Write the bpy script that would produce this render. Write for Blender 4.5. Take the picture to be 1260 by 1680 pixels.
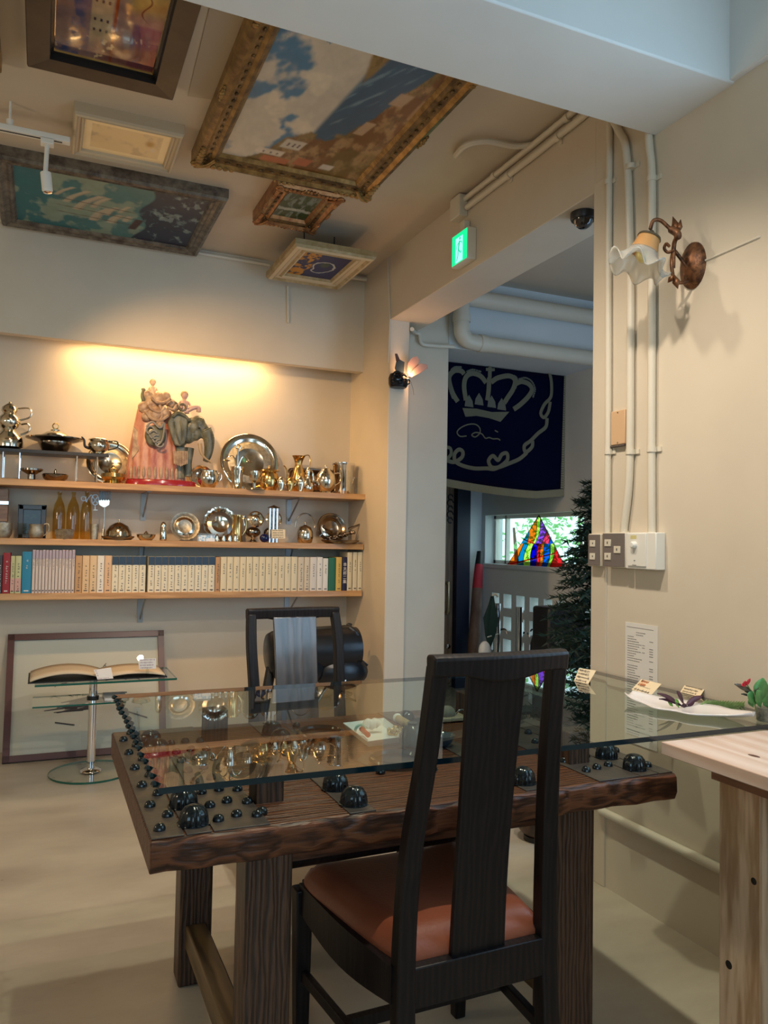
import bpy, bmesh, math, random
import numpy as np
from mathutils import Vector, Matrix, Euler
PI = math.pi
random.seed(7)
sc = bpy.context.scene
for o in list(bpy.data.objects): bpy.data.objects.remove(o)
COL = sc.collection

# ------------------------------------------------------------------ camera
F_PX = 1290.0; CX, CY = 630.0, 840.0; CAM_H = 1.22
def _n(v): return v / np.linalg.norm(v)
_vx = _n(np.array([3600-CX, 944-CY, F_PX])); _vy = _n(np.array([66-CX, 880-CY, F_PX]))
_dd = _vx @ _vy
_a = _n(_vx-0.5*_dd*_vy); _b = _vy-0.5*_dd*_vx; _b = _n(_b-(_a@_b)*_a)
_c = -np.cross(_a, _b)
if _c[1] > 0: _c = -_c
RM = np.array([_a, _b, _c])
cam_d = bpy.data.cameras.new('camera'); cam = bpy.data.objects.new('camera', cam_d); COL.objects.link(cam)
cam_d.sensor_fit = 'HORIZONTAL'; cam_d.sensor_width = 36; cam_d.lens = 36*F_PX/1260
_r = RM @ np.array([1, 0, 0]); _u = RM @ np.array([0, -1, 0]); _k = RM @ np.array([0, 0, -1])
cam.matrix_world = Matrix(((_r[0], _u[0], _k[0], 0), (_r[1], _u[1], _k[1], 0), (_r[2], _u[2], _k[2], CAM_H), (0, 0, 0, 1)))
cam_d.clip_start = 0.02; sc.camera = cam
def at(u, v, x=None, y=None, z=None):
    """point of the room seen at photo position (u,v) on a known room plane"""
    r = RM @ np.array([u-CX, v-CY, F_PX])
    if x is not None: t = x/r[0]
    elif y is not None: t = y/r[1]
    else: t = (z-CAM_H)/r[2]
    return Vector((r[0]*t, r[1]*t, CAM_H+r[2]*t))

# ------------------------------------------------------------------ view, world and lights
sc.view_settings.view_transform = 'Standard'; sc.view_settings.look = 'None'
sc.view_settings.exposure = 0.12; sc.view_settings.gamma = 1.0; sc.view_settings.use_curve_mapping = False
w = bpy.data.worlds.new('daylight'); sc.world = w; w.use_nodes = True
w.node_tree.nodes['Background'].inputs[0].default_value = (0.62, 0.90, 1.0, 1)
w.node_tree.nodes['Background'].inputs[1].default_value = 2.0
def light(name, kind, loc, power, color, size=0.1, size_y=None, target=None, spot=None, blend=0.3):
    d = bpy.data.lights.new(name, kind); d.energy = power; d.color = color
    if kind == 'AREA':
        d.size = size
        if size_y: d.shape = 'RECTANGLE'; d.size_y = size_y
    else:
        d.shadow_soft_size = size
    if kind == 'SPOT': d.spot_size = spot; d.spot_blend = blend
    o = bpy.data.objects.new(name, d); COL.objects.link(o); o.location = loc
    if target is not None:
        o.rotation_euler = (Vector(target)-Vector(loc)).to_track_quat('-Z', 'Y').to_euler()
    return o
WARM = (1.0, 0.60, 0.27); NEUT = (1.0, 0.87, 0.71); COOL = (0.62, 0.80, 1.0)
light('daylight_window_behind', 'AREA', (-0.6, -2.85, 1.75), 19, (0.40, 0.67, 1.0), 3.4, 1.5, (-0.6, 3, 1.2))
light('daylight_window_right', 'AREA', (1.93, 0.9, 1.82), 17, (0.48, 0.74, 1.0), 1.3, 1.4, (0.0, 1.1, 2.0))
light('daylight_entrance', 'AREA', (3.45, 1.5, 1.3), 36, (0.42, 0.68, 1.0), 1.2, 1.8, (2.7, 4.6, 1.45))
light('ceiling_spot_light', 'SPOT', (1.02, 1.50, 2.60), 70, NEUT, 0.03, target=(0.95, 2.0, 0.0), spot=2.6, blend=0.8)
light('ceiling_spot_light_inner', 'SPOT', (0.95, 2.25, 2.80), 62, NEUT, 0.03, target=(0.80, 2.9, 0.0), spot=2.75, blend=1.0)
light('track_spot_light', 'SPOT', (0.13, 3.44, 2.50), 84, (1.0, 0.60, 0.26), 0.03, target=(1.1, 4.95, 1.35), spot=1.55, blend=0.8)
light('room_fill_left', 'POINT', (-1.9, 2.6, 1.75), 26, (1.0, 0.80, 0.55), 0.15)  # added fill standing in for room bounce from the left, no lamp there
light('alcove_lamp_light', 'AREA', (0.70, 4.84, 2.36), 8, (1.0, 0.62, 0.26), 1.15, 0.05, (0.70, 4.845, 1.6))
light('butterfly_lamp_light', 'POINT', (1.99, 4.22, 2.225), 1.6, (1.0, 0.52, 0.24), 0.02)

# ------------------------------------------------------------------ materials
MATS = {}
def node_mat(name):
    m = bpy.data.materials.new(name); m.use_nodes = True
    nt = m.node_tree; b = nt.nodes['Principled BSDF']; MATS[name] = m
    return m, nt, b
def coords(nt, scale=(1, 1, 1), obj=True):
    tc = nt.nodes.new('ShaderNodeTexCoord'); mp = nt.nodes.new('ShaderNodeMapping')
    mp.inputs['Scale'].default_value = scale
    nt.links.new(tc.outputs['Object'], mp.inputs['Vector']); return mp.outputs['Vector']
def mat(name, col, rough=0.5, metal=0.0, col2=None, scale=(8, 8, 8), detail=4, bump=0.0, bscale=None, ramp=(0.35, 0.65), spec=None, coat=0, sheen=0, emit=None, estr=0, rough2=None):
    if name in MATS: return MATS[name]
    m, nt, b = node_mat(name)
    b.inputs['Base Color'].default_value = (*col, 1); b.inputs['Roughness'].default_value = rough; b.inputs['Metallic'].default_value = metal
    if spec is not None: b.inputs['Specular IOR Level'].default_value = spec
    if coat: b.inputs['Coat Weight'].default_value = coat; b.inputs['Coat Roughness'].default_value = 0.1
    if emit: b.inputs['Emission Color'].default_value = (*emit, 1); b.inputs['Emission Strength'].default_value = estr
    if col2 or bump or rough2 is not None:
        v = coords(nt, scale)
        nz = nt.nodes.new('ShaderNodeTexNoise'); nz.inputs['Scale'].default_value = 1.0; nz.inputs['Detail'].default_value = detail; nz.inputs['Roughness'].default_value = 0.6
        nt.links.new(v, nz.inputs['Vector'])
        if col2:
            cr = nt.nodes.new('ShaderNodeValToRGB'); cr.color_ramp.elements[0].position = ramp[0]; cr.color_ramp.elements[1].position = ramp[1]
            cr.color_ramp.elements[0].color = (*col, 1); cr.color_ramp.elements[1].color = (*col2, 1)
            nt.links.new(nz.outputs['Fac'], cr.inputs['Fac']); nt.links.new(cr.outputs['Color'], b.inputs['Base Color'])
        if rough2 is not None:
            mr = nt.nodes.new('ShaderNodeMapRange'); mr.inputs['To Min'].default_value = rough; mr.inputs['To Max'].default_value = rough2
            mr.inputs['From Min'].default_value = 0.3; mr.inputs['From Max'].default_value = 0.7
            nt.links.new(nz.outputs['Fac'], mr.inputs['Value']); nt.links.new(mr.outputs['Result'], b.inputs['Roughness'])
        if bump:
            bp = nt.nodes.new('ShaderNodeBump'); bp.inputs['Strength'].default_value = bump; bp.inputs['Distance'].default_value = 0.004
            src = nz
            if bscale:
                v2 = coords(nt, bscale); src = nt.nodes.new('ShaderNodeTexNoise'); src.inputs['Scale'].default_value = 1; src.inputs['Detail'].default_value = 3
                nt.links.new(v2, src.inputs['Vector'])
            nt.links.new(src.outputs['Fac'], bp.inputs['Height']); nt.links.new(bp.outputs['Normal'], b.inputs['Normal'])
    return m
def wood(name, c1, c2, axis='x', rough=0.35, rings=14.0, bump=0.3, fine=90, coat=0.0, spec=0.5):
    if name in MATS: return MATS[name]
    m, nt, b = node_mat(name)
    s = {'x': (0.12, 1, 1), 'y': (1, 0.12, 1), 'z': (1, 1, 0.12)}[axis]
    v = coords(nt, s)
    wv = nt.nodes.new('ShaderNodeTexWave'); wv.wave_type = 'BANDS'; wv.bands_direction = {'x': 'Y', 'y': 'X', 'z': 'X'}[axis]
    wv.inputs['Scale'].default_value = rings; wv.inputs['Distortion'].default_value = 7.0; wv.inputs['Detail'].default_value = 3; wv.inputs['Detail Scale'].default_value = 2.0
    nt.links.new(v, wv.inputs['Vector'])
    n2 = nt.nodes.new('ShaderNodeTexNoise'); n2.inputs['Scale'].default_value = fine; n2.inputs['Detail'].default_value = 5
    nt.links.new(v, n2.inputs['Vector'])
    mx = nt.nodes.new('ShaderNodeMath'); mx.operation = 'MULTIPLY_ADD'; mx.inputs[1].default_value = 0.55
    nt.links.new(wv.outputs['Fac'], mx.inputs[0])
    m2 = nt.nodes.new('ShaderNodeMath'); m2.operation = 'MULTIPLY'; m2.inputs[1].default_value = 0.5
    nt.links.new(n2.outputs['Fac'], m2.inputs[0]); nt.links.new(m2.outputs[0], mx.inputs[2])
    cr = nt.nodes.new('ShaderNodeValToRGB'); cr.color_ramp.elements[0].position = 0.2; cr.color_ramp.elements[1].position = 0.8
    cr.color_ramp.elements[0].color = (*c1, 1); cr.color_ramp.elements[1].color = (*c2, 1)
    nt.links.new(mx.outputs[0], cr.inputs['Fac']); nt.links.new(cr.outputs['Color'], b.inputs['Base Color'])
    bp = nt.nodes.new('ShaderNodeBump'); bp.inputs['Strength'].default_value = bump; bp.inputs['Distance'].default_value = 0.003
    nt.links.new(mx.outputs[0], bp.inputs['Height']); nt.links.new(bp.outputs['Normal'], b.inputs['Normal'])
    b.inputs['Roughness'].default_value = rough; b.inputs['Specular IOR Level'].default_value = spec
    if coat: b.inputs['Coat Weight'].default_value = coat; b.inputs['Coat Roughness'].default_value = 0.12
    return m
def clear_glass(name, tint=(0.9, 0.96, 0.94), rough=0.0, ior=1.5):
    if name in MATS: return MATS[name]
    m, nt, b = node_mat(name); out = nt.nodes['Material Output']; nt.nodes.remove(b)
    tr = nt.nodes.new('ShaderNodeBsdfTransparent'); tr.inputs[0].default_value = (*tint, 1)
    gl = nt.nodes.new('ShaderNodeBsdfGlossy'); gl.inputs['Roughness'].default_value = rough; gl.inputs[0].default_value = (1, 1, 1, 1)
    fr = nt.nodes.new('ShaderNodeFresnel'); fr.inputs[0].default_value = ior
    ge = nt.nodes.new('ShaderNodeNewGeometry'); s1 = nt.nodes.new('ShaderNodeMath'); s1.operation = 'SUBTRACT'; s1.inputs[0].default_value = 1.0
    nt.links.new(ge.outputs['Backfacing'], s1.inputs[1]); s2 = nt.nodes.new('ShaderNodeMath'); s2.operation = 'MULTIPLY'
    nt.links.new(s1.outputs[0], s2.inputs[0]); nt.links.new(fr.outputs[0], s2.inputs[1])
    mx = nt.nodes.new('ShaderNodeMixShader'); nt.links.new(s2.outputs[0], mx.inputs[0]); nt.links.new(tr.outputs[0], mx.inputs[1]); nt.links.new(gl.outputs[0], mx.inputs[2])
    nt.links.new(mx.outputs[0], out.inputs[0]); return m
def tinted(name, c, trans=0.85):
    if name in MATS: return MATS[name]
    m, nt, b = node_mat(name); out = nt.nodes['Material Output']; nt.nodes.remove(b)
    tr = nt.nodes.new('ShaderNodeBsdfTransparent'); tr.inputs[0].default_value = (*c, 1)
    gl = nt.nodes.new('ShaderNodeBsdfDiffuse'); gl.inputs[0].default_value = (*c, 1)
    mx = nt.nodes.new('ShaderNodeMixShader'); mx.inputs[0].default_value = 1-trans
    nt.links.new(tr.outputs[0], mx.inputs[1]); nt.links.new(gl.outputs[0], mx.inputs[2]); nt.links.new(mx.outputs[0], out.inputs[0]); return m
def attr_mat(name, rough=0.5, coat=0.0):
    if name in MATS: return MATS[name]
    m, nt, b = node_mat(name); a = nt.nodes.new('ShaderNodeVertexColor'); a.layer_name = 'paint'
    nt.links.new(a.outputs['Color'], b.inputs['Base Color']); b.inputs['Roughness'].default_value = rough
    if coat: b.inputs['Coat Weight'].default_value = coat
    return m

PLASTER = mat('cream_painted_plaster', (0.60, 0.52, 0.41), 0.55, col2=(0.66, 0.575, 0.455), scale=(1.3, 1.3, 1.3), bump=0.12, bscale=(14, 14, 14))
PLASTER_W = mat('white_painted_plaster', (0.66, 0.68, 0.68), 0.55, col2=(0.72, 0.74, 0.74), scale=(1.3, 1.3, 1.3), bump=0.1, bscale=(14, 14, 14))
CEIL = mat('painted_ceiling_concrete', (0.54, 0.46, 0.36), 0.7, col2=(0.60, 0.52, 0.41), scale=(0.8, 0.8, 0.8), bump=0.1, bscale=(9, 9, 9))
PIPE = mat('cream_painted_pipe', (0.66, 0.60, 0.49), 0.4)
FLOOR = mat('polished_concrete', (0.36, 0.305, 0.235), 0.26, col2=(0.60, 0.53, 0.42), scale=(1.3, 2.8, 1), detail=8, bump=0.05, bscale=(30, 30, 30), ramp=(0.3, 0.7), rough2=0.5)
SHELFW = wood('honey_pine_shelf', (0.42, 0.22, 0.09), (0.62, 0.36, 0.16), 'x', 0.4, 9)
PINE = wood('pale_pine', (0.62, 0.43, 0.32), (0.72, 0.56, 0.46), 'y', 0.42, 5, 0.1, 40)
PINEZ = wood('pale_pine_upright', (0.40, 0.235, 0.12), (0.70, 0.49, 0.32), 'z', 0.45, 14, 0.2, 90)
OLDW = wood('old_elm_plank', (0.030, 0.010, 0.005), (0.15, 0.050, 0.020), 'x', 0.4, 26, 0.9, 150, 0.0, spec=0.35)
OLDWZ = wood('old_elm_leg', (0.022, 0.011, 0.007), (0.10, 0.045, 0.024), 'z', 0.42, 28, 0.8, 150)
BAND = mat('iron_strap', (0.045, 0.034, 0.030), 0.42, col2=(0.085, 0.058, 0.045), scale=(20, 20, 20), bump=0.4)
STUD = mat('black_lacquered_iron', (0.010, 0.014, 0.018), 0.16, 0.3, spec=0.7)
CHAIRW = wood('black_brown_chair_wood', (0.006, 0.0045, 0.005), (0.014, 0.009, 0.009), 'z', 0.42, 22, 0.12, 120, spec=0.28)
SPLATW = wood('wire_brushed_dark_wood', (0.014, 0.012, 0.014), (0.07, 0.055, 0.055), 'z', 0.36, 6, 1.0, 40, spec=1.0, coat=1.0)
LEATHER = mat('red_brown_leather', (0.30, 0.085, 0.04), 0.38, col2=(0.24, 0.065, 0.03), scale=(6, 6, 6), bump=0.15, bscale=(120, 120, 120))
SILVER = mat('tarnished_silver', (0.80, 0.74, 0.62), 0.13, 1.0, col2=(0.42, 0.34, 0.24), scale=(9, 9, 9), ramp=(0.4, 0.8))
SILVERE = mat('engraved_silver', (0.55, 0.50, 0.40), 0.52, 1.0, col2=(0.34, 0.30, 0.23), scale=(45, 45, 45), bump=0.6)
DARKSIL = mat('dark_tarnished_silver', (0.20, 0.16, 0.13), 0.2, 1.0, col2=(0.36, 0.3, 0.24), scale=(12, 12, 12))
GOLD = mat('brassy_gold', (0.75, 0.52, 0.22), 0.18, 1.0, col2=(0.5, 0.33, 0.13), scale=(12, 12, 12))
CHROME = mat('chrome', (0.82, 0.83, 0.85), 0.08, 1.0)
BLACKM = mat('satin_black', (0.012, 0.012, 0.014), 0.4)
BLACKL = mat('black_vinyl', (0.006, 0.007, 0.010), 0.3, bump=0.1, scale=(30, 30, 30))
WHITE = mat('white_plastic', (0.78, 0.76, 0.70), 0.4)
IVORY = mat('ivory_plastic', (0.68, 0.62, 0.50), 0.45)
GREYPL = mat('grey_steel_plate', (0.22, 0.19, 0.18), 0.45, 0.4)
CARD = mat('cream_card', (0.80, 0.66, 0.44), 0.7)
CARDW = mat('white_card', (0.78, 0.76, 0.74), 0.7)
INK = mat('ink', (0.06, 0.05, 0.06), 0.7)
INKR = mat('orange_ink', (0.65, 0.22, 0.08), 0.7)
PAPER = mat('white_paper', (0.74, 0.71, 0.66), 0.8)
TOPGL = clear_glass('clear_table_glass', (0.86, 0.93, 0.90), 0.0, 1.75)
THINGL = clear_glass('thin_clear_glass', (0.93, 0.95, 0.93), 0.0, 1.45)
EDGEGL = mat('dark_teal_glass_edge', (0.002, 0.018, 0.026), 0.12, spec=0.6)
AMBER = clear_glass('amber_glass', (0.82, 0.68, 0.36), 0.05, 1.6)
BRONZE = mat('rubbed_bronze', (0.045, 0.02, 0.012), 0.45, 0.6, col2=(0.26, 0.11, 0.045), scale=(40, 40, 40), bump=0.5)
FROST = mat('frosted_white_glass', (0.85, 0.83, 0.76), 0.25); FROST.node_tree.nodes['Principled BSDF'].inputs['Transmission Weight'].default_value = 0.75
AMBERF = mat('amber_shaded_glass', (0.75, 0.42, 0.16), 0.3); AMBERF.node_tree.nodes['Principled BSDF'].inputs['Transmission Weight'].default_value = 0.5

# ------------------------------------------------------------------ mesh building
class MB:
    def __init__(s): s.v = []; s.f = []; s.m = []; s.mi = 0
    def add(s, vs, fs):
        n = len(s.v); s.v += [Vector(p) for p in vs]; s.f += [tuple(i+n for i in f) for f in fs]; s.m += [s.mi]*len(fs); return s
    def box(s, a, b):
        x0, y0, z0 = [min(p, q) for p, q in zip(a, b)]; x1, y1, z1 = [max(p, q) for p, q in zip(a, b)]
        return s.add([(x0, y0, z0), (x1, y0, z0), (x1, y1, z0), (x0, y1, z0), (x0, y0, z1), (x1, y0, z1), (x1, y1, z1), (x0, y1, z1)],
                     [(0, 3, 2, 1), (4, 5, 6, 7), (0, 1, 5, 4), (1, 2, 6, 5), (2, 3, 7, 6), (3, 0, 4, 7)])
    def hexa(s, bot, top):
        return s.add(list(bot)+list(top), [(0, 3, 2, 1), (4, 5, 6, 7), (0, 1, 5, 4), (1, 2, 6, 5), (2, 3, 7, 6), (3, 0, 4, 7)])
    def beam(s, p0, p1, w, h, up=(0, 0, 1), w1=None, h1=None):
        p0 = Vector(p0); p1 = Vector(p1); d = (p1-p0).normalized(); up = Vector(up)
        if abs(d.dot(up)) > 0.98: up = Vector((0, 1, 0))
        sx = d.cross(up).normalized(); sz = sx.cross(d).normalized(); w1 = w1 or w; h1 = h1 or h
        q = lambda p, a, b: p+sx*a+sz*b
        return s.hexa([q(p0, -w/2, -h/2), q(p0, w/2, -h/2), q(p0, w/2, h/2), q(p0, -w/2, h/2)],
                      [q(p1, -w1/2, -h1/2), q(p1, w1/2, -h1/2), q(p1, w1/2, h1/2), q(p1, -w1/2, h1/2)])
    def tube(s, pts, r, n=10, closed=False, flat=None, caps=True):
        pts = [Vector(p) for p in pts]; N = len(pts); rs = r if isinstance(r, (list, tuple)) else [r]*N
        vs = []; prev = None
        for i, p in enumerate(pts):
            if closed: d = pts[(i+1) % N]-pts[i-1]
            else: d = pts[min(i+1, N-1)]-pts[max(i-1, 0)]
            d.normalize()
            if prev is None:
                a = Vector((0, 0, 1)) if abs(d.z) < 0.9 else Vector((1, 0, 0))
                if flat is not None: a = Vector(flat[0])
                u = (a-d*a.dot(d)).normalized()
            else: u = (prev-d*prev.dot(d)).normalized()
            prev = u; v = d.cross(u); ru = rs[i]*(flat[1] if flat else 1)
            for k in range(n):
                t = 2*PI*k/n; vs.append(p+u*math.cos(t)*ru+v*math.sin(t)*rs[i])
        fs = []
        for i in range(N if closed else N-1):
            j = (i+1) % N
            for k in range(n):
                l = (k+1) % n; fs.append((i*n+k, i*n+l, j*n+l, j*n+k))
        if not closed and caps: fs += [tuple(range(n-1, -1, -1)), tuple((N-1)*n+k for k in range(n))]
        return s.add(vs, fs)
    def lathe(s, prof, c=(0, 0, 0), n=24, axis=(0, 0, 1), flute=0, famp=0.0, sx=1, sy=1):
        """prof = list of (radius, height) along axis"""
        c = Vector(c); q = Vector((0, 0, 1)).rotation_difference(Vector(axis).normalized()); vs = []; fs = []
        for (r, h) in prof:
            for k in range(n):
                t = 2*PI*k/n; rr = r*(1+famp*(abs(math.cos(flute*t/2))-0.5)) if flute else r
                vs.append(c+q @ Vector((rr*math.cos(t)*sx, rr*math.sin(t)*sy, h)))
        for i in range(len(prof)-1):
            for k in range(n):
                l = (k+1) % n; fs.append((i*n+k, i*n+l, (i+1)*n+l, (i+1)*n+k))
        if prof[0][0] > 1e-4: fs.append(tuple(range(n-1, -1, -1)))
        if prof[-1][0] > 1e-4: fs.append(tuple((len(prof)-1)*n+k for k in range(n)))
        return s.add(vs, fs)
    def ball(s, c, r, n=12, m=8, sc=(1, 1, 1), rot=None):
        c = Vector(c); vs = []; fs = []
        for i in range(m+1):
            a = PI*i/m
            for k in range(n):
                t = 2*PI*k/n; p = Vector((math.sin(a)*math.cos(t)*r*sc[0], math.sin(a)*math.sin(t)*r*sc[1], math.cos(a)*r*sc[2]))
                if rot: p = rot @ p
                vs.append(c+p)
        for i in range(m):
            for k in range(n):
                l = (k+1) % n; fs.append((i*n+k, (i+1)*n+k, (i+1)*n+l, i*n+l))
        return s.add(vs, fs)
    def prism(s, poly, off):
        n = len(poly); off = Vector(off); p = [Vector(q) for q in poly]
        return s.add(p+[q+off for q in p], [tuple(range(n-1, -1, -1)), tuple(range(n, 2*n))]+[(i, (i+1) % n, n+(i+1) % n, n+i) for i in range(n)])
    def grid(s, fn, nu, nv):
        vs = [fn(i/nu, j/nv) for j in range(nv+1) for i in range(nu+1)]
        return s.add(vs, [(j*(nu+1)+i, j*(nu+1)+i+1, (j+1)*(nu+1)+i+1, (j+1)*(nu+1)+i) for j in range(nv) for i in range(nu)])
    def build(s, name, mats, parent=None, smooth=40, bevel=0, solid=0, sub=0):
        if not isinstance(mats, (list, tuple)): mats = [mats]
        vs = s.v
        if parent is not None: o0 = parent['_org'] if '_org' in parent else (0, 0, 0); org = Vector(o0)
        else:
            xs = [p.x for p in vs]; ys = [p.y for p in vs]; zs = [p.z for p in vs]
            org = Vector(((min(xs)+max(xs))/2, (min(ys)+max(ys))/2, min(zs)))
        me = bpy.data.meshes.new(name); me.from_pydata([tuple(p-org) for p in vs], [], s.f); me.update()
        for m in mats: me.materials.append(m)
        for p, i in zip(me.polygons, s.m): p.material_index = i
        bm = bmesh.new(); bm.from_mesh(me); bmesh.ops.remove_doubles(bm, verts=bm.verts, dist=1e-6); bmesh.ops.recalc_face_normals(bm, faces=bm.faces); bm.to_mesh(me); bm.free()
        if smooth:
            me.shade_smooth(); me.set_sharp_from_angle(angle=math.radians(smooth))
        o = bpy.data.objects.new(name, me); COL.objects.link(o)
        if parent is not None: o.parent = parent
        else: o.location = org
        o['_org'] = tuple(org)
        if solid: md = o.modifiers.new('solid', 'SOLIDIFY'); md.thickness = solid; md.offset = 0
        if bevel: md = o.modifiers.new('bevel', 'BEVEL'); md.width = bevel; md.segments = 2; md.limit_method = 'ANGLE'
        if sub: md = o.modifiers.new('sub', 'SUBSURF'); md.levels = sub; md.render_levels = sub
        return o
def thing(name, loc, label, cat, group=None):
    o = bpy.data.objects.new(name, None); COL.objects.link(o); o.location = loc; o.empty_display_size = 0.05
    o['_org'] = tuple(loc); o['label'] = label; o['category'] = cat
    if group: o['group'] = group
    return o
def tag(o, label, cat, group=None, kind=None):
    o['label'] = label; o['category'] = cat
    if group: o['group'] = group
    if kind: o['kind'] = kind
    return o
def structure(o): o['kind'] = 'structure'; return o
def dup(root, loc, rotz=None, label=None, scale=None):
    r = root.copy(); COL.objects.link(r); r.location = loc
    if rotz is not None: r.rotation_euler = (0, 0, rotz)
    if scale: r.scale = scale
    if label: r['label'] = label
    def rec(src, dst):
        for ch in list(src.children):
            if ch == dst: continue
            c = ch.copy(); COL.objects.link(c); c.parent = dst; rec(ch, c)
    rec(root, r); return r
def arc(c, r, a0, a1, n, ax='xz', ry=None):
    ry = ry or r; out = []
    for i in range(n+1):
        t = math.radians(a0+(a1-a0)*i/n); a = r*math.cos(t); b = ry*math.sin(t)
        out.append(Vector(c)+(Vector((a, 0, b)) if ax == 'xz' else Vector((a, b, 0)) if ax == 'xy' else Vector((0, a, b))))
    return out
def spline(pts, k=6):
    pts = [Vector(p) for p in pts]; out = []
    for i in range(len(pts)-1):
        p0 = pts[max(i-1, 0)]; p1 = pts[i]; p2 = pts[i+1]; p3 = pts[min(i+2, len(pts)-1)]
        for j in range(k):
            t = j/k; out.append(0.5*((2*p1)+(p2-p0)*t+(2*p0-5*p1+4*p2-p3)*t*t+(3*p1-p0-3*p2+p3)*t**3))
    out.append(pts[-1]); return out

# ================================================================== THE SETTING
XR = 1.896; YJ = 2.389; YC = 4.316; YL = 4.74; YB = 4.957; ZC = 2.965; ZB = 2.57; XV = 3.58; YV = 6.05; XT = 2.155
structure(MB().box((-3.4, -3.2, -0.1), (4.4, 6.3, 0)).build('floor', FLOOR, smooth=0))
structure(MB().box((-3.4, -3.2, ZC), (4.4, 6.3, ZC+0.1)).build('ceiling', CEIL, smooth=0))
m = MB(); W0, W1, WZ0, WZ1 = 0.25, 1.612, 1.04, 2.594
m.box((XR, W1, 0), (XT, YJ, ZC)); m.box((XR, W0, 0), (XT, W1, WZ0)); m.box((XR, W0, WZ1), (XT, W1, ZC)); m.box((XR, -3.2, 0), (XT, W0, ZC))
structure(m.build('wall_right', PLASTER, smooth=0))
structure(MB().box((XR-0.007, YJ-0.085, 0), (XR+0.01, YJ+0.001, 2.60)).build('trim_1', PLASTER, bevel=0.002))
structure(MB().box((XR, YJ, ZB), (XT, YC, ZC+0.02)).box((2.031, YC-0.01, ZB), (XT, 4.5, ZC+0.02)).build('trim_2', PLASTER, bevel=0.004))
m = MB(); m.box((XR, YC, 0), (2.03, 5.2, ZC+0.02)); m.box((2.02, 4.5, 0), (2.40, 6.3, ZC+0.02))
structure(m.build('wall_corner', PLASTER, bevel=0.006))
structure(MB().box((-3.4, YB, 0), (XR+0.02, YB+0.15, ZC)).build('wall_back', PLASTER, smooth=0))
structure(MB().box((-3.4, YL, 2.33), (XR+0.005, YL+0.06, ZC+0.01)).build('trim_3', PLASTER, bevel=0.004))
structure(MB().box((-3.4, 1.734, 2.64), (XR+0.01, 2.078, ZC+0.02)).build('trim_4', PLASTER_W, bevel=0.006))
structure(MB().box((XR-0.02, -3.2, 2.645), (XR+0.02, 1.74, ZC+0.01)).build('trim_5', PLASTER_W, bevel=0.005))
structure(MB().box((-3.4, -3.2, 0), (-3.2, 6.3, ZC)).build('wall_left', PLASTER, smooth=0))
m = MB(); m.box((-3.4, -3.2, 0), (4.4, -3.0, 0.95)); m.box((-3.4, -3.2, 2.55), (4.4, -3.0, ZC)); m.box((-3.4, -3.2, 0.9), (-2.4, -3.0, 2.6)); m.box((1.2, -3.2, 0.9), (4.4, -3.0, 2.6))
structure(m.build('wall_front', PLASTER, smooth=0))
# the window in the right wall (its edge shows at the right margin)
m = MB(); m.box((XR+0.04, W0, WZ0), (XR+0.10, W0+0.05, WZ1)); m.box((XR+0.04, W1-0.05, WZ0), (XR+0.10, W1, WZ1)); m.box((XR+0.04, W0, WZ0), (XR+0.10, W1, WZ0+0.05)); m.box((XR+0.04, W0, WZ1-0.05), (XR+0.10, W1, WZ1))
wn = structure(m.build('window_1', WHITE, bevel=0.003))
MB().box((XR+0.066, W0+0.05, WZ0+0.05), (XR+0.072, W1-0.05, WZ1-0.05)).build('pane', THINGL, wn)
# ---- vestibule behind the opening
structure(MB().box((2.40, 4.501, 2.50), (3.7, 6.3, ZC+0.01)).build('trim_6', PLASTER_W, bevel=0.004))
structure(MB().box((2.4, YV, 0), (3.8, YV+0.2, 2.6)).build('wall_vestibule_back', PLASTER_W, smooth=0))
structure(MB().box((XT, 0.1, 0), (4.4, 0.25, ZC)).build('wall_vestibule_front', PLASTER_W, smooth=0))
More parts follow.
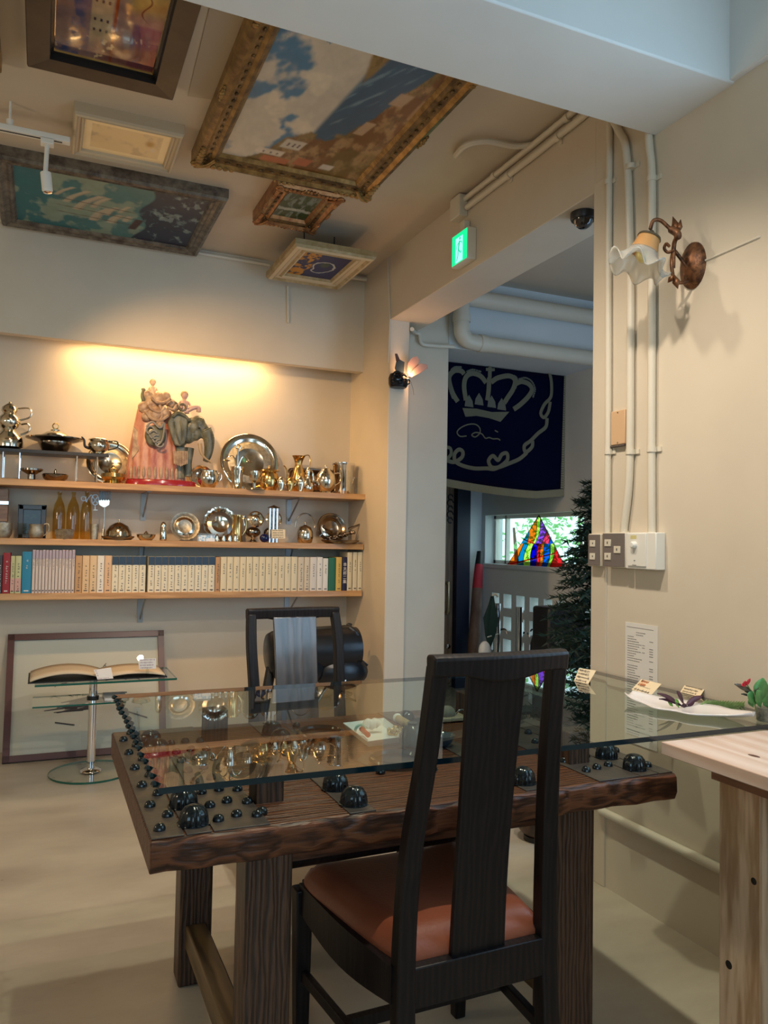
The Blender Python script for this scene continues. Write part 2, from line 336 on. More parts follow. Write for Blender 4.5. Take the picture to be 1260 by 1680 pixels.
# vestibule side wall with a window niche and a lattice of square openings
wy0, wy1 = at(958, 880, x=XV).y, 5.985; wz0, wz1 = 1.055, 1.475
cols = [(927, 916), (906, 892), (883, 869), (860.5, 847), (839, 826), (819, 807)]
ys = [(at(a, 985, x=XV).y, at(b, 985, x=XV).y) for a, b in cols]
z1 = at(832, 975, x=XV).z; z2 = at(832, 998, x=XV).z; z3 = at(832, 1012, x=XV).z; pitch = z1-z3; hh = z1-z2
rows = [(z1-i*pitch-hh, z1-i*pitch) for i in range(5)]
while len(ys) < 11: a, b = ys[0]; p = ys[1][0]-ys[0][0]; ys.insert(0, (a-p, b-p))
holes = [(wy0, wy1, wz0, wz1)]+[(a, b, c, d) for a, b in ys for c, d in rows]
def holed_wall(x0, x1, ya, yb, za, zb, holes):
    Y = sorted({ya, yb, *[h[0] for h in holes], *[h[1] for h in holes]}); Z = sorted({za, zb, *[h[2] for h in holes], *[h[3] for h in holes]})
    m = MB(); inh = lambda y, z: any(h[0] < y < h[1] and h[2] < z < h[3] for h in holes)
    ok = [[not inh((Y[i]+Y[i+1])/2, (Z[j]+Z[j+1])/2) for j in range(len(Z)-1)] for i in range(len(Y)-1)]
    for i in range(len(Y)-1):
        for j in range(len(Z)-1):
            if not ok[i][j]: continue
            a, b, c, d = Y[i], Y[i+1], Z[j], Z[j+1]
            m.add([(x0, a, c), (x0, b, c), (x0, b, d), (x0, a, d)], [(0, 1, 2, 3)]); m.add([(x1, a, c), (x1, b, c), (x1, b, d), (x1, a, d)], [(3, 2, 1, 0)])
            for (di, dj, q) in ((-1, 0, ((x0, a, c), (x0, a, d), (x1, a, d), (x1, a, c))), (1, 0, ((x0, b, c), (x1, b, c), (x1, b, d), (x0, b, d))), (0, -1, ((x0, a, c), (x1, a, c), (x1, b, c), (x0, b, c))), (0, 1, ((x0, a, d), (x0, b, d), (x1, b, d), (x1, a, d)))):
                ii, jj = i+di, j+dj
                if not (0 <= ii < len(Y)-1 and 0 <= jj < len(Z)-1) or not ok[ii][jj]: m.add(q, [(0, 1, 2, 3)])
    return m
structure(holed_wall(XV, XV+0.14, 0.1, YV+0.2, 0, ZC, holes).build('wall_vestibule_right', PLASTER_W, smooth=0))
m = MB(); t = 0.03
for b in (((XV+0.09, wy0, wz0), (XV+0.13, wy0+t, wz1)), ((XV+0.09, wy1-t, wz0), (XV+0.13, wy1, wz1)), ((XV+0.09, wy0, wz0), (XV+0.13, wy1, wz0+t)), ((XV+0.09, wy0, wz1-t), (XV+0.13, wy1, wz1)), ((XV+0.09, wy1-0.2, wz0), (XV+0.13, wy1-0.18, wz1))): m.box(*b)
wn = structure(m.build('window_2', WHITE)); MB().box((XV+0.108, wy0+t, wz0+t), (XV+0.112, wy1-t, wz1-t)).build('pane', THINGL, wn)
MB().box((XV-0.02, wy0-0.02, wz0-0.035), (XV+0.09, wy1+0.01, wz0-0.002)).build('window_sill', PLASTER_W, wn, bevel=0.003)
# outside: paving and shrubs that show through the window
MB().box((XV+0.15, -1, -0.15), (9, 10, -0.1)).build('trim_7', mat('garden_ground', (0.25, 0.30, 0.16), 0.9), smooth=0)['kind'] = 'structure'
def shrub(c, r, n, label):
    mm = MB(); rr = random.Random(n)
    for i in range(n):
        d = Vector((rr.gauss(0, 1), rr.gauss(0, 1), rr.gauss(0, 1))).normalized()*r*rr.uniform(0.55, 1)
        p = Vector(c)+Vector((d.x, d.y, d.z*1.2)); a = Vector((rr.uniform(-1, 1), rr.uniform(-1, 1), rr.uniform(-1, 1))).normalized()*0.05; b = a.orthogonal().normalized()*0.025
        mm.add([p-a, p+b, p+a, p-b], [(0, 1, 2, 3)])
    rt = thing('garden_shrub', (c[0], c[1], -0.1), label, 'shrub', 'shrubs outside the entrance window')
    mm.build('foliage', mat('bright_leaf', (0.22, 0.52, 0.14), 0.6), rt, smooth=0)
    MB().tube([(c[0], c[1], -0.1), (c[0]+0.03, c[1], c[2]-r*0.5), (c[0], c[1]+0.04, c[2]+r*0.3)], [0.04, 0.03, 0.015], 7).build('stem', mat('bark', (0.15, 0.10, 0.06), 0.8), rt)
shrub((5.4, 8.3, 1.25), 0.62, 300, 'bright green shrub outside, left behind the stained glass triangle')
shrub((7.0, 9.1, 1.5), 0.85, 1200, 'bright green shrub outside, right behind the stained glass triangle')
shrub((5.4, 6.9, 0.25), 0.55, 600, 'low green shrub outside, seen through the square wall openings')

# ---- door at the left of the vestibule
d = structure(MB().box((2.6, YV-0.10, 0.02), (3.245, YV-0.05, 2.35)).build('door_1', wood('brown_door', (0.17, 0.11, 0.07), (0.27, 0.19, 0.13), 'z', 0.5, 8)))
hx = at(735, 975, y=YV-0.14).x
hz0, hz1 = at(735, 1010, y=YV-0.14).z, at(735, 953, y=YV-0.14).z
MB().tube([(hx, YV-0.10, hz0+.02), (hx, YV-0.145, hz0+.02), (hx, YV-0.15, hz0+0.04), (hx, YV-0.15, hz1-0.04), (hx, YV-0.145, hz1-.02), (hx, YV-0.10, hz1-.02)], 0.014, 10).build('door_handle', mat('aged_brass', (0.45, 0.38, 0.26), 0.3, 1.0), d)
m = MB(); kz = at(737, 1060, y=YV-.1).z; m.lathe([(0.0, 0), (0.022, 0.004), (0.02, 0.02), (0, 0.026)], (hx+0.02, YV-0.10, kz), 14, (0, -1, 0)); m.build('door_lock', CHROME, d)
m = MB()
for i in range(5): m.tube(arc((hx+0.03, YV-0.105, 1.62-i*0.05), 0.022+0.006*(i % 2), 0, 300, 12), 0.006, 6)
m.build('scroll_ornament', BLACKM, d)
structure(MB().box((3.25, YV-0.16, 0), (3.375, YV, 2.4)).build('door_2', mat('navy_door_edge', (0.005, 0.010, 0.035), 0.4)))
# ---- pipes under the vestibule ceiling
p = thing('ceiling_pipe', (2.9, 4.42, 2.5), 'thick cream pipe running under the entrance ceiling with a down bend, lower of two', 'pipe', 'big pipes across the entrance')
zc1 = at(860, 573, y=4.42).z; zc0 = at(860, 503, y=4.42).z; xb = at(757, 540, y=4.42).x
MB().tube(spline([(xb, 4.42, zc0+0.06), (xb, 4.42, zc1+0.10), (xb+0.02, 4.42, zc1+0.03), (xb+0.09, 4.42, zc1), (xb+0.4, 4.42, zc1), (3.58, 4.42, zc1)], 5), 0.052, 16).build('pipe_run', PIPE, p)
MB().lathe([(0.058, 0), (0.058, 0.05)], (xb, 4.42, zc1+0.12), 16).build('coupling', PIPE, p); MB().lathe([(0.058, 0), (0.058, 0.05)], (xb+0.13, 4.42, zc1), 16, (1, 0, 0)).build('coupling', PIPE, p)
m = MB(); m.tube([(xb+0.02, 4.42, zc0), (3.58, 4.42, zc0)], 0.055, 16)
tag(m.build('ceiling_pipe', PIPE), 'thick straight cream pipe under the entrance ceiling, upper of two', 'pipe', 'big pipes across the entrance')
pts = [at(676, 540, y=4.30)+Vector((0, 0, 0)), at(680, 545, y=4.45), at(688, 548, y=4.47), at(690, 560, y=4.47), at(700, 566, y=4.47), at(745, 569, y=4.47)]
tag(MB().tube(spline(pts, 4), 0.013, 8).build('conduit', PIPE), 'thin cream conduit bending round the column top beside the big pipes', 'conduit')
# ---- conduits on beam and wall
def wallpipe(name, pts, r, label, straps=(), grp='painted conduits on the right wall', ax='x'):
    rt = thing(name, pts[-1], label, 'conduit', grp)
    MB().tube(spline(pts, 5), r, 10).build('pipe_run', PIPE, rt)
    for s_ in straps:
        mm = MB(); y, z = s_
        mm.box((XR-0.006, y-r*2.3, z-0.008), (XR+0.002, y+r*2.3, z+0.008)); mm.lathe([(r+0.003, -0.009), (r+0.003, 0.009)], (XR-r-0.001, y, z), 12)
        mm.build('pipe_strap', PIPE, rt)
    return rt
def wy(u, v): return at(u, v, x=XR)
for (ut, ub, r, lab, st) in ((1003, 1001, 0.012, 'cream conduit down the right wall, the one nearest the opening', (300, 742)), (1040, 1033, 0.014, 'cream conduit down the right wall, middle one of three with a slight kink', (275, 742)), (1075, 1075, 0.014, 'cream conduit down the right wall, the one nearest the bronze wall lamp', (295, 738))):
    off = Vector((-r-0.001, 0, 0)); topz = 2.90
    a = wy(ut, 420)+off; pts = []
    if ut == 1003: pts = [Vector((XR-r, a.y, topz)), Vector((XR-r, a.y, 2.6))]
    elif ut == 1040: q = wy(1020, 215)+off; pts = [q+Vector((0, 0.12, 0.2)), q, wy(1034, 260)+off]
    else: q = wy(1070, 230)+off; pts = [q+Vector((0, 0.02, 0.25)), q, wy(1075, 290)+off]
    pts += [wy(ut, 450)+off, wy(ut, 600)+off, wy(ut-0.5, 720)+off]
    if ut == 1040: pts += [wy(1037, 800)+off, wy(1029, 870)+off]
    pts.append(wy(ub, 874)+off)
    wallpipe('wall_conduit', pts, r, lab, [(wy(ut, s_).y, wy(ut, s_).z) for s_ in st])
pts = [wy(988, 1326)+Vector((0.01, 0, 0)), wy(990, 1327)+Vector((-0.02, -0.01, 0))]+[Vector((XR-0.016, y, 0.27)) for y in (2.26, 2.1, 1.9, 1.6, 1.2)]
wallpipe('wall_conduit', pts, 0.015, 'low horizontal cream pipe near the floor on the right wall', (), 'low pipe')
for k, (za, ya, yb, lab) in enumerate(((2.935, 3.42, 2.15, 'upper cream conduit running along the top of the doorway beam'), (2.885, 3.36, 2.15, 'lower cream conduit running along the doorway beam to the exit sign'))):
    pts = [Vector((XR-0.016, ya, za)), Vector((XR-0.016, (ya+yb)/2, za)), Vector((XR-0.016, yb, za+0.01))]
    rt = thing('beam_conduit', pts[0], lab, 'conduit', 'conduits along the doorway beam'); MB().tube(pts, 0.014, 10).build('pipe_run', PIPE, rt)
    for y in (3.1-k*0.12, 2.55+0.06*k): MB().lathe([(0.018, -0.012), (0.018, 0.012)], (XR-0.016, y, za), 10, (0, 1, 0)).box((XR-0.005, y-0.01, za-0.03), (XR+.002, y+0.01, za+0.03)).build('pipe_strap', PIPE, rt)
pts = [at(946, 190, z=ZC-0.02), at(900, 228, z=ZC-0.02), at(850, 240, z=ZC-0.02), at(800, 232, z=ZC-0.025), at(765, 238, z=ZC-0.03), at(748, 255, z=ZC-0.02), at(752, 250, z=ZC)]
tag(MB().tube(spline(pts, 6), 0.013, 8).build('ceiling_conduit', PIPE), 'curved cream conduit snaking over the ceiling above the exit sign', 'conduit')
m = MB(); a = at(760, 345, x=XR); m.box((XR-0.05, a.y-0.05, a.z-0.05), (XR, a.y+0.05, a.z+0.06)); jb = m.build('junction_box', PIPE, bevel=0.004)
tag(jb, 'cream junction box on the beam just above the green exit sign', 'junction box')
# thin cable in the beam corner and the small pipe stub by the lintel
tag(MB().tube([at(636, 418, x=XR-0.004), at(640, 520, x=XR-0.004), at(637, 596, x=XR-0.004)], 0.005, 6).build('cable', PIPE), 'thin painted cable running down the corner above the butterfly lamp', 'cable')
tag(MB().tube([at(500, 440, y=YL-0.03), at(560, 452, y=YL-0.03), (XR-0.002, YL-0.03, at(620, 462, y=YL-0.03).z)], 0.014, 10).build('lintel_pipe', PIPE), 'short cream pipe entering the wall behind the little cream framed painting', 'pipe')
tag(MB().tube([(-0.9, YL-0.012, ZC-0.02), (1.25, YL-0.012, ZC-0.03)], 0.01, 8).build('lintel_conduit', PIPE), 'thin cream conduit along the ceiling edge behind the ship painting', 'conduit')
tag(MB().tube([at(472, 470, y=YL-0.008), at(473, 530, y=YL-0.008)], 0.008, 8).build('lintel_drop', PIPE), 'short vertical cream conduit on the upper wall below the small cream frame', 'conduit')
a = wy(1160, 427); b = wy(1246, 389)
tag(MB().tube([a+Vector((-0.002, 0.02, 0)), b+Vector((-0.002, 0, 0)), b+Vector((0.006, -0.006, 0.002))], 0.004, 6).build('lamp_cable', PIPE), 'thin painted cable leading from the bronze wall lamp to the window', 'cable')

# ================================================================== THE OLD DOOR TABLE
TX0, TX1, TY0, TY1, TZ = 0.200, 1.438, 1.49, 2.352, 0.67
tb = thing('door_table', (0.82, 1.92, 0), 'low heavy table made of an old studded plank door with thick wooden legs', 'table')
m = MB()
# plank slab with a worn uneven front edge
n = 40
def slab_edge(k): return 0.004*math.sin(k*1.7)+0.003*math.sin(k*0.6+1)
xs = [TX0+(TX1-TX0)*i/n for i in range(n+1)]
for z_lo, z_hi, ins in ((TZ-0.062, TZ, 0.0),):
    vs = []; fs = []
    for i, x in enumerate(xs):
        e = slab_edge(i)
        vs += [(x, TY0+e+0.006, z_lo), (x, TY0+e-0.002, z_lo+0.02), (x, TY0+e, z_hi-0.008), (x, TY0+e+0.008, z_hi), (x, TY1, z_hi), (x, TY1, z_lo)]
    for i in range(n):
        for k in range(6): l = (k+1) % 6; fs.append((i*6+k, (i+1)*6+k, (i+1)*6+l, i*6+l))
    fs += [tuple(range(6)), tuple(n*6+k for k in range(5, -1, -1))]
    m.add(vs, fs)
m.build('tabletop', OLDW, tb, bevel=0.003)
for x0, x1 in ((TX0+0.002, 0.262), (0.266, 0.312), (0.316, 0.425), (0.590, 0.648), (1.012, 1.072), (1.215, 1.335), (1.339, 1.392), (1.396, TX1-0.002)):
    MB().box((x0, TY0+0.010, TZ), (x1, TY1-0.004, TZ+0.0028)).build('iron_band', BAND, tb, bevel=0.001)
stud0 = None
def stud(x, y, big=False):
    global stud0
    m = MB(); z = TZ+0.0025
    if big: m.lathe([(0.027, 0), (0.0265, 0.010), (0.024, 0.022), (0.017, 0.032), (0.008, 0.036), (0, 0.0365)], (x, y, z), 40, flute=14, famp=0.17); m.lathe([(0.032, 0), (0.032, 0.0015), (0.0, 0.0016)], (x, y, z), 24)
    else: m.lathe([(0.0115, 0), (0.0112, 0.005), (0.008, 0.0105), (0.004, 0.0125), (0, 0.013)], (x, y, z), 14)
    m.build('dome_stud' if big else 'small_stud', STUD, tb, smooth=60)
for x in (0.289, 0.619, 1.042, 1.365):
    for y in (1.553, 1.662, 2.09, 2.19): stud(x+random.uniform(-.004, .004), y, True)
for i in range(12): stud(0.222 if i % 2 == 0 else 0.247, 1.54+0.0705*i)
for i in range(8):
    y = 1.55+0.0875*i
    for k, x in enumerate((0.335, 0.374, 0.412)): stud(x, y+0.012*(k % 2)+random.uniform(-.004, .004))
for i in range(6): stud(1.41 if i % 2 == 0 else 1.427, 1.558+0.14*i)
for i in range(8):
    for k, x in enumerate((1.235, 1.275, 1.318)):
        if (i+k) % 2 == 0 or i < 3: stud(x, 1.575+0.088*i+0.01*k)
for x, y in ((0.425, 1.564), (0.76, 1.738), (0.887, 1.713), (0.71, 2.25), (0.86, 2.2), (0.93, 2.05)): stud(x, y)
# iron ring handles in the middle
for cx_, cy_ in ((0.74, 2.12), (0.83, 1.80)):
    MB().tube(arc((cx_, cy_, TZ+0.012), 0.062, 0, 360, 32, 'xy')[:-1], 0.008, 8, closed=True).build('ring_handle', STUD, tb)
    MB().lathe([(0.085, 0), (0.083, 0.003), (0, 0.004)], (cx_, cy_+0.03, TZ), 30).build('ring_plate', BAND, tb)
# posts that carry the glass
for x, y in ((0.458, 1.655), (1.262, 1.665), (0.458, 2.2), (1.262, 2.2)):
    MB().box((x-0.031, y-0.03, TZ-0.02), (x+0.031, y+0.03, 0.7525)).build('post', OLDWZ, tb, bevel=0.004)
for x0, x1, y0, y1 in ((0.395, 0.492, 1.56, 1.65), (1.142, 1.262, 1.575, 1.66), (0.38, 0.468, 2.215, 2.30), (1.15, 1.262, 2.215, 2.30)):
    MB().box((x0, y0, 0), (x1, y1, TZ-0.06)).build('leg', OLDWZ, tb, bevel=0.006)
for x in (0.425, 1.2): MB().box((x-0.028, 1.62, 0.10), (x+0.028, 2.24, 0.165)).build('stretcher', wood('old_elm_rail', (0.05, 0.03, 0.012), (0.16, 0.10, 0.04), 'y', 0.4, 7, 0.5, 60), tb, bevel=0.005)
MB().tube([(0.47, 1.72, 0.535), (0.93, 1.72, 0.54), (0.965, 1.72, 0.54), (0.98, 1.72, 0.54)], [0.046, 0.046, 0.038, 0.018], 20).build('round_rail', CHAIRW, tb)
MB().box((0.49, 1.64, 0.535), (1.16, 1.66, TZ-0.06)).build('apron', OLDW, tb)

# glass top
GZ = 0.765; GX0, GX1, GY0, GY1 = 0.208, 1.876, 1.493, 2.418
gt = thing('table_glass', (1.04, 1.95, GZ-0.0122), 'large thick glass sheet with a chipped left edge lying on the studded table', 'glass top')
poly = [(GX0+0.004, GY0)]; rj = random.Random(3)
edge = []
N = 34
for i in range(N):
    y = GY1-(GY1-GY0)*i/N; edge.append((GX0+0.010*(i % 2)+rj.uniform(-0.002, 0.003), y))
poly = edge+[(GX0+0.004, GY0), (GX1, GY0), (GX1, GY1)]
k = len(poly); m = MB(); m.add([(x, y, GZ-0.012) for x, y in poly]+[(x, y, GZ) for x, y in poly], [])
m.f += [tuple(range(k-1, -1, -1)), tuple(range(k, 2*k))]; m.m += [0, 0]
for i in range(k): m.f.append((i, (i+1) % k, k+(i+1) % k, k+i)); m.m.append(1)
m.build('sheet', [TOPGL, EDGEGL], gt, smooth=0)
m = MB()
for i, (x, y) in enumerate(edge): m.ball((x+0.002, y-0.006, GZ-0.006), 0.0075, 6, 4, (1, 1.4, 0.9))
m.build('chipped_edge', EDGEGL, gt, smooth=0)

# ================================================================== PINE BENCH TABLE
pt = thing('pine_table', (1.63, 1.0, 0), 'pale knotty pine side table butted against the glass by the right wall', 'table')
PX0, PY1, PZ = 1.388, 1.488, 0.752
for i, (a, b) in enumerate(((PX0, 1.55), (1.551, 1.72), (1.721, 1.888))): MB().box((a, 0.35, PZ-0.030), (b, PY1, PZ)).build('top_board', PINE, pt, bevel=0.002)
knot = mat('pine_knot', (0.10, 0.03, 0.015), 0.5)
c = at(1237, 1240, z=PZ); MB().lathe([(0.008, 0), (0.0, 0.0006)], (c.x, c.y, PZ), 12, sy=2).build('knot', knot, pt)
MB().box((1.415, 0.45, PZ-0.055), (1.47, PY1-0.13, PZ-0.030)).build('support_rail', wood('brown_rail', (0.18, 0.08, 0.04), (0.32, 0.17, 0.09), 'y', 0.45, 9), pt)
la = at(1180, 1450, x=1.47); lb = at(1247, 1450, x=1.47)
MB().box((1.47, lb.y, 0), (1.87, la.y, PZ-0.030)).build('leg', PINEZ, pt, bevel=0.002)
for (u, v, r) in ((1236, 1446, 0.009), (1195, 1583, 0.011)):
    q = at(u, v, x=1.469); MB().lathe([(r, 0), (r*0.8, 0.0008), (0, 0.001)], (1.4705, q.y, q.z), 14, (-1, 0, 0)).build('knot', mat('dark_knot', (0.02, 0.015, 0.01), 0.5), pt)

# ================================================================== CHAIRS
def chair(loc, rz, label, top_h=0.155, H=1.0, leather=LEATHER, splat=CHAIRW, sw=1.0, bw=0.178, shw=0.088, shb=0.088, lean=1.0, grp='high back dining chairs'):
    rt = thing('dining_chair', (0, 0, 0), label, 'chair', grp)
    rt['_org'] = (0, 0, 0)
    for s in (-1, 1):
        bz = [(s*(bw+.004), -0.235, 0), (s*(bw+.002), -0.215, 0.22), (s*bw, -0.205, 0.42), (s*(bw-.006), -0.205-0.010*lean, 0.62), (s*(top_h+0.006), -0.205-0.040*lean, 0.82), (s*top_h, -0.205-0.067*lean, H-0.02)]
        mm = MB(); P = spline(bz, 5); vs = []
        for i, q in enumerate(P):
            t = q.z/H; wd = 0.021-0.004*t; dp = 0.019-0.003*t
            vs += [(q.x-wd, q.y-dp, q.z), (q.x+wd, q.y-dp, q.z), (q.x+wd, q.y+dp, q.z), (q.x-wd, q.y+dp, q.z)]
        fs = []
        for i in range(len(P)-1):
            for k in range(4): l = (k+1) % 4; fs.append((i*4+k, i*4+l, (i+1)*4+l, (i+1)*4+k))
        fs += [(3, 2, 1, 0), tuple(len(vs)-4+k for k in range(4))]
        mm.add(vs, fs); mm.build('rear_post', CHAIRW, rt, bevel=0.004)
        MB().beam((s*0.215*sw, 0.225, 0), (s*0.218*sw, 0.225, 0.40), 0.030, 0.030, w1=0.042, h1=0.042).build('front_leg', CHAIRW, rt, bevel=0.004)
        MB().beam((s*0.182, -0.21, 0.20), (s*0.215*sw, 0.22, 0.20), 0.018, 0.026).build('side_stretcher', CHAIRW, rt, bevel=0.003)
        # curved side apron
        mm = MB(); pts = spline([(s*0.178, -0.2, 0), (s*0.205*sw, 0.0, 0), (s*0.218*sw, 0.22, 0)], 6)
        for a, b in zip(pts[:-1], pts[1:]):
            def zz(y): return 0.345-0.02*math.cos((y)/0.21*PI/2)
            mm.hexa([(a.x-0.01, a.y, zz(a.y)), (a.x+0.01, a.y, zz(a.y)), (b.x+0.01, b.y, zz(b.y)), (b.x-0.01, b.y, zz(b.y))], [(a.x-0.01, a.y, 0.412), (a.x+0.01, a.y, 0.412), (b.x+0.01, b.y, 0.412), (b.x-0.01, b.y, 0.412)])
        mm.build('side_apron', CHAIRW, rt)
    MB().box((-0.175, -0.222, 0.335), (0.175, -0.196, 0.412)).build('rear_apron', CHAIRW, rt, bevel=0.003)
    MB().box((-0.215*sw, 0.215, 0.345), (0.215*sw, 0.24, 0.412)).build('front_apron', CHAIRW, rt, bevel=0.003)
    MB().beam((-0.20, 0.0, 0.20), (0.20, 0.0, 0.20), 0.018, 0.024).build('cross_stretcher', CHAIRW, rt)
    # top rail
    mm = MB(); n = 14; vs = []
    for i in range(n+1):
        x = -top_h-0.017+(2*top_h+0.034)*i/n; u = x/(top_h+0.017); cy = -0.205-0.067*lean-0.012*(1-u*u); low = H-0.040-(0.014*max(0, 1-(abs(u)/0.55)**2))
        vs += [(x, cy-0.017, low), (x, cy-0.021, H-0.006), (x, cy-0.010, H), (x, cy+0.010, H), (x, cy+0.016, H-0.006), (x, cy+0.014, low)]
    fs = []
    for i in range(n):
        for k in range(6): l = (k+1) % 6; fs.append((i*6+k, (i+1)*6+k, (i+1)*6+l, i*6+l))
    fs += [tuple(range(6)), tuple(n*6+k for k in range(5, -1, -1))]
    mm.add(vs, fs); mm.build('top_rail', CHAIRW, rt, bevel=0.004)
    # splat
    mm = MB(); n = 16; vs = []
    for i in range(n+1):
        z = 0.40+(H-0.035-0.40)*i/n; t = i/n; hw = shb+(shw-shb)*t-0.004*math.sin(PI*t)
        cy = -0.208-0.004*math.sin(t*PI)*lean-0.06*lean*t**1.6+0.004; vs += [(-hw, cy-0.007, z), (hw, cy-0.007, z), (hw, cy+0.007, z), (-hw, cy+0.007, z)]
    fs = []
    for i in range(n):
        for k in range(4): l = (k+1) % 4; fs.append((i*4+k, i*4+l, (i+1)*4+l, (i+1)*4+k))
    fs += [(3, 2, 1, 0), tuple(n*4+k for k in range(4))]
    mm.add(vs, fs); mm.build('back_splat', splat, rt, bevel=0.002)
    # leather seat, softly domed
    def seatf(u, v):
        y = -0.198+0.438*v; hw = (0.162+(0.222*sw-0.162)*min(1, v*1.25)**0.7)
        if v > 0.9: hw -= 0.02*((v-0.9)/0.1)**2
        x = (2*u-1)*hw; e = max(abs(2*u-1), abs(2*v-1)); z = 0.462-0.040*max(0, (e-0.72)/0.28)**2.2-0.006*math.cos(PI*(u-0.5))*0.5
        return (x, y, z)
    mm = MB().grid(seatf, 28, 28)
    b0 = len(mm.v); N1 = 29
    ring = [i for i in range(N1)]+[N1*j+28 for j in range(1, N1)]+[N1*28+i for i in range(27, -1, -1)]+[N1*j for j in range(27, 0, -1)]
    mm.add([(mm.v[i].x, mm.v[i].y, 0.408) for i in ring], [])
    R_ = len(ring)
    for i in range(R_): j = (i+1) % R_; mm.f.append((ring[i], b0+i, b0+j, ring[j])); mm.m.append(0)
    mm.f.append(tuple(b0+i for i in range(R_))); mm.m.append(0)
    mm.build('seat_cushion', leather, rt, smooth=60)
    rt.location = loc; rt.rotation_euler = (0, 0, rz); return rt
chair((0.820, 1.595, 0), math.radians(1.5), 'black wooden dining chair in front, seen from behind, with a red-brown leather seat', 0.137, 1.012, bw=0.165, shw=0.067, shb=0.062)
DL = mat('black_leather_seat', (0.03, 0.02, 0.018), 0.4)
c2 = chair((0.93, 2.665, 0), math.radians(184.5), 'black wooden dining chair at the far side of the studded table, facing the camera', 0.172, 0.962, DL, SPLATW, lean=1.1)

# ================================================================== SHELVES
SY = 4.66
Z1 = at(0, 783, y=SY).z-0.004; Z2 = (at(0, 883, y=SY).z+at(597, 892, y=SY).z)/2; Z3 = (at(0, 974, y=SY).z+at(597, 969, y=SY).z)/2
SHX1 = at(600, 812, y=SY).x
for nm, z, xx, lab in (('wall_shelf', Z1, SHX1, 'top honey pine wall shelf holding silverware and the elephant figurine'), ('wall_shelf', Z2, SHX1-0.008, 'middle honey pine wall shelf with bottles, plates and kettles'), ('wall_shelf', Z3, SHX1-0.012, 'lowest pine wall shelf holding the row of books')):
    tag(MB().box((-1.6, SY, z-0.036), (xx, YB-0.001, z)).build(nm, SHELFW, bevel=0.003), lab, 'shelf', 'pine wall shelves')
for sh, z, nm in ((1, Z1, 'top'), (2, Z2, 'middle'), (3, Z3, 'lowest')):
    for k, u in enumerate((237, 478, 592)):
        if k == 2 and sh == 3: pass
        x = at(u, 830, y=4.9).x
        rt = thing('shelf_bracket', (x, YB, z-0.2), 'grey steel bracket under the %s shelf, %s' % (nm, ('left one in view', 'right of the middle', 'at the corner')[k]), 'bracket', 'steel shelf brackets')
        b = mat('grey_bracket', (0.34, 0.34, 0.33), 0.45, 0.6)
        MB().box((x-0.016, YB-0.006, z-0.20), (x+0.016, YB-0.001, z-0.036)).build('wall_plate', b, rt)
        MB().box((x-0.012, SY+0.03, z-0.040), (x+0.012, YB-0.002, z-0.0365)).build('arm', b, rt)
        MB().beam((x, YB-0.006, z-0.175), (x, (SY+0.19 if sh == 2 else SY+0.07), z-0.045), 0.006, 0.012).build('brace', b, rt)

# ---------------------------------------------------------------- books
ORD = ['first', 'second', 'third', 'fourth', 'fifth', 'sixth', 'seventh', 'eighth', 'ninth', 'tenth', 'eleventh', 'twelfth', 'thirteenth']
BY = SY+0.018
def book(u0, u1, vtop, col, label, marks=INK, band=None, text=None, grp='books on the lowest shelf', seed=0, label_patch=None, rows=9):
    x0 = at(u0, 940, y=BY).x+0.0006; x1 = at(u1, 940, y=BY).x-0.0006; um = (u0+u1)/2; h = at(um, vtop, y=BY).z-Z3
    z = Z3; rt = thing('book', ((x0+x1)/2, BY+0.08, z), label, 'book', grp); rr = random.Random(seed)
    cm = mat('cover_%d_%d_%d' % tuple(int(c*99) for c in col), col, 0.55)
    d = 0.155; m = MB()
    n = 5; sp = [(x0+(x1-x0)*(0.5-0.5*math.cos(PI*i/n)), BY+0.004*(1-math.sin(PI*i/n))) for i in range(n+1)]
    ol = sp+[(x1, BY+d), (x1-0.0015, BY+d), (x1-0.0015, BY+0.006), (x0+0.0015, BY+0.006), (x0+0.0015, BY+d), (x0, BY+d)]
    m.prism([(a, b, z) for a, b in ol], (0, 0, h)); m.build('cover', cm, rt, smooth=30)
    MB().box((x0+0.0016, BY+0.0065, z+0.003), (x1-0.0016, BY+d-0.004, z+h-0.003)).build('pages', mat('page_edges', (0.72, 0.66, 0.52), 0.9), rt)
    y = BY-0.0006; w_ = x1-x0; cx = (x0+x1)/2
    if band: MB().box((x0+0.0004, y, z+h*band[1]), (x1-0.0004, y+0.002, z+h*band[2])).build('colour_band', mat('band_%d_%d_%d' % tuple(int(c*99) for c in band[0]), band[0], 0.5), rt)
    if label_patch: MB().box((x0+w_*0.12, y-0.0001, z+h*label_patch[1]), (x1-w_*0.12, y+0.002, z+h*label_patch[2])).build('spine_label', mat('patch_%d_%d_%d' % tuple(int(c*99) for c in label_patch[0]), label_patch[0], 0.5), rt)
    if text:
        m = MB(); draw_text(m, text, cx, y-0.0005, z+h*0.86, w_*0.86); m.build('spine_title', marks, rt, smooth=0)
    elif marks:
        m = MB(); zz = z+h*0.80; s_ = min(w_*0.34, 0.009)
        for r in range(rows):
            if zz < z+h*0.08: break
            if rr.random() < 0.2: zz -= s_*1.4
            for q in range(3):
                a = rr.uniform(-0.5, 0.2)*s_; b = a+rr.uniform(0.4, 0.8)*s_; c = zz-rr.uniform(0, 0.8)*s_
                m.box((cx+a, y-0.0003, c-s_*0.14), (cx+b, y+0.001, c+s_*0.02))
            m.box((cx-s_*.08, y-0.0003, zz-s_*0.8), (cx+s_*.08, y+0.001, zz)); zz -= s_*rr.uniform(1.2, 1.7)
        m.box((cx-w_*0.25, y-0.0003, z+h*0.045), (cx+w_*0.25, y+0.001, z+h*0.07)); m.build('spine_title', marks, rt, smooth=0)
    return rt
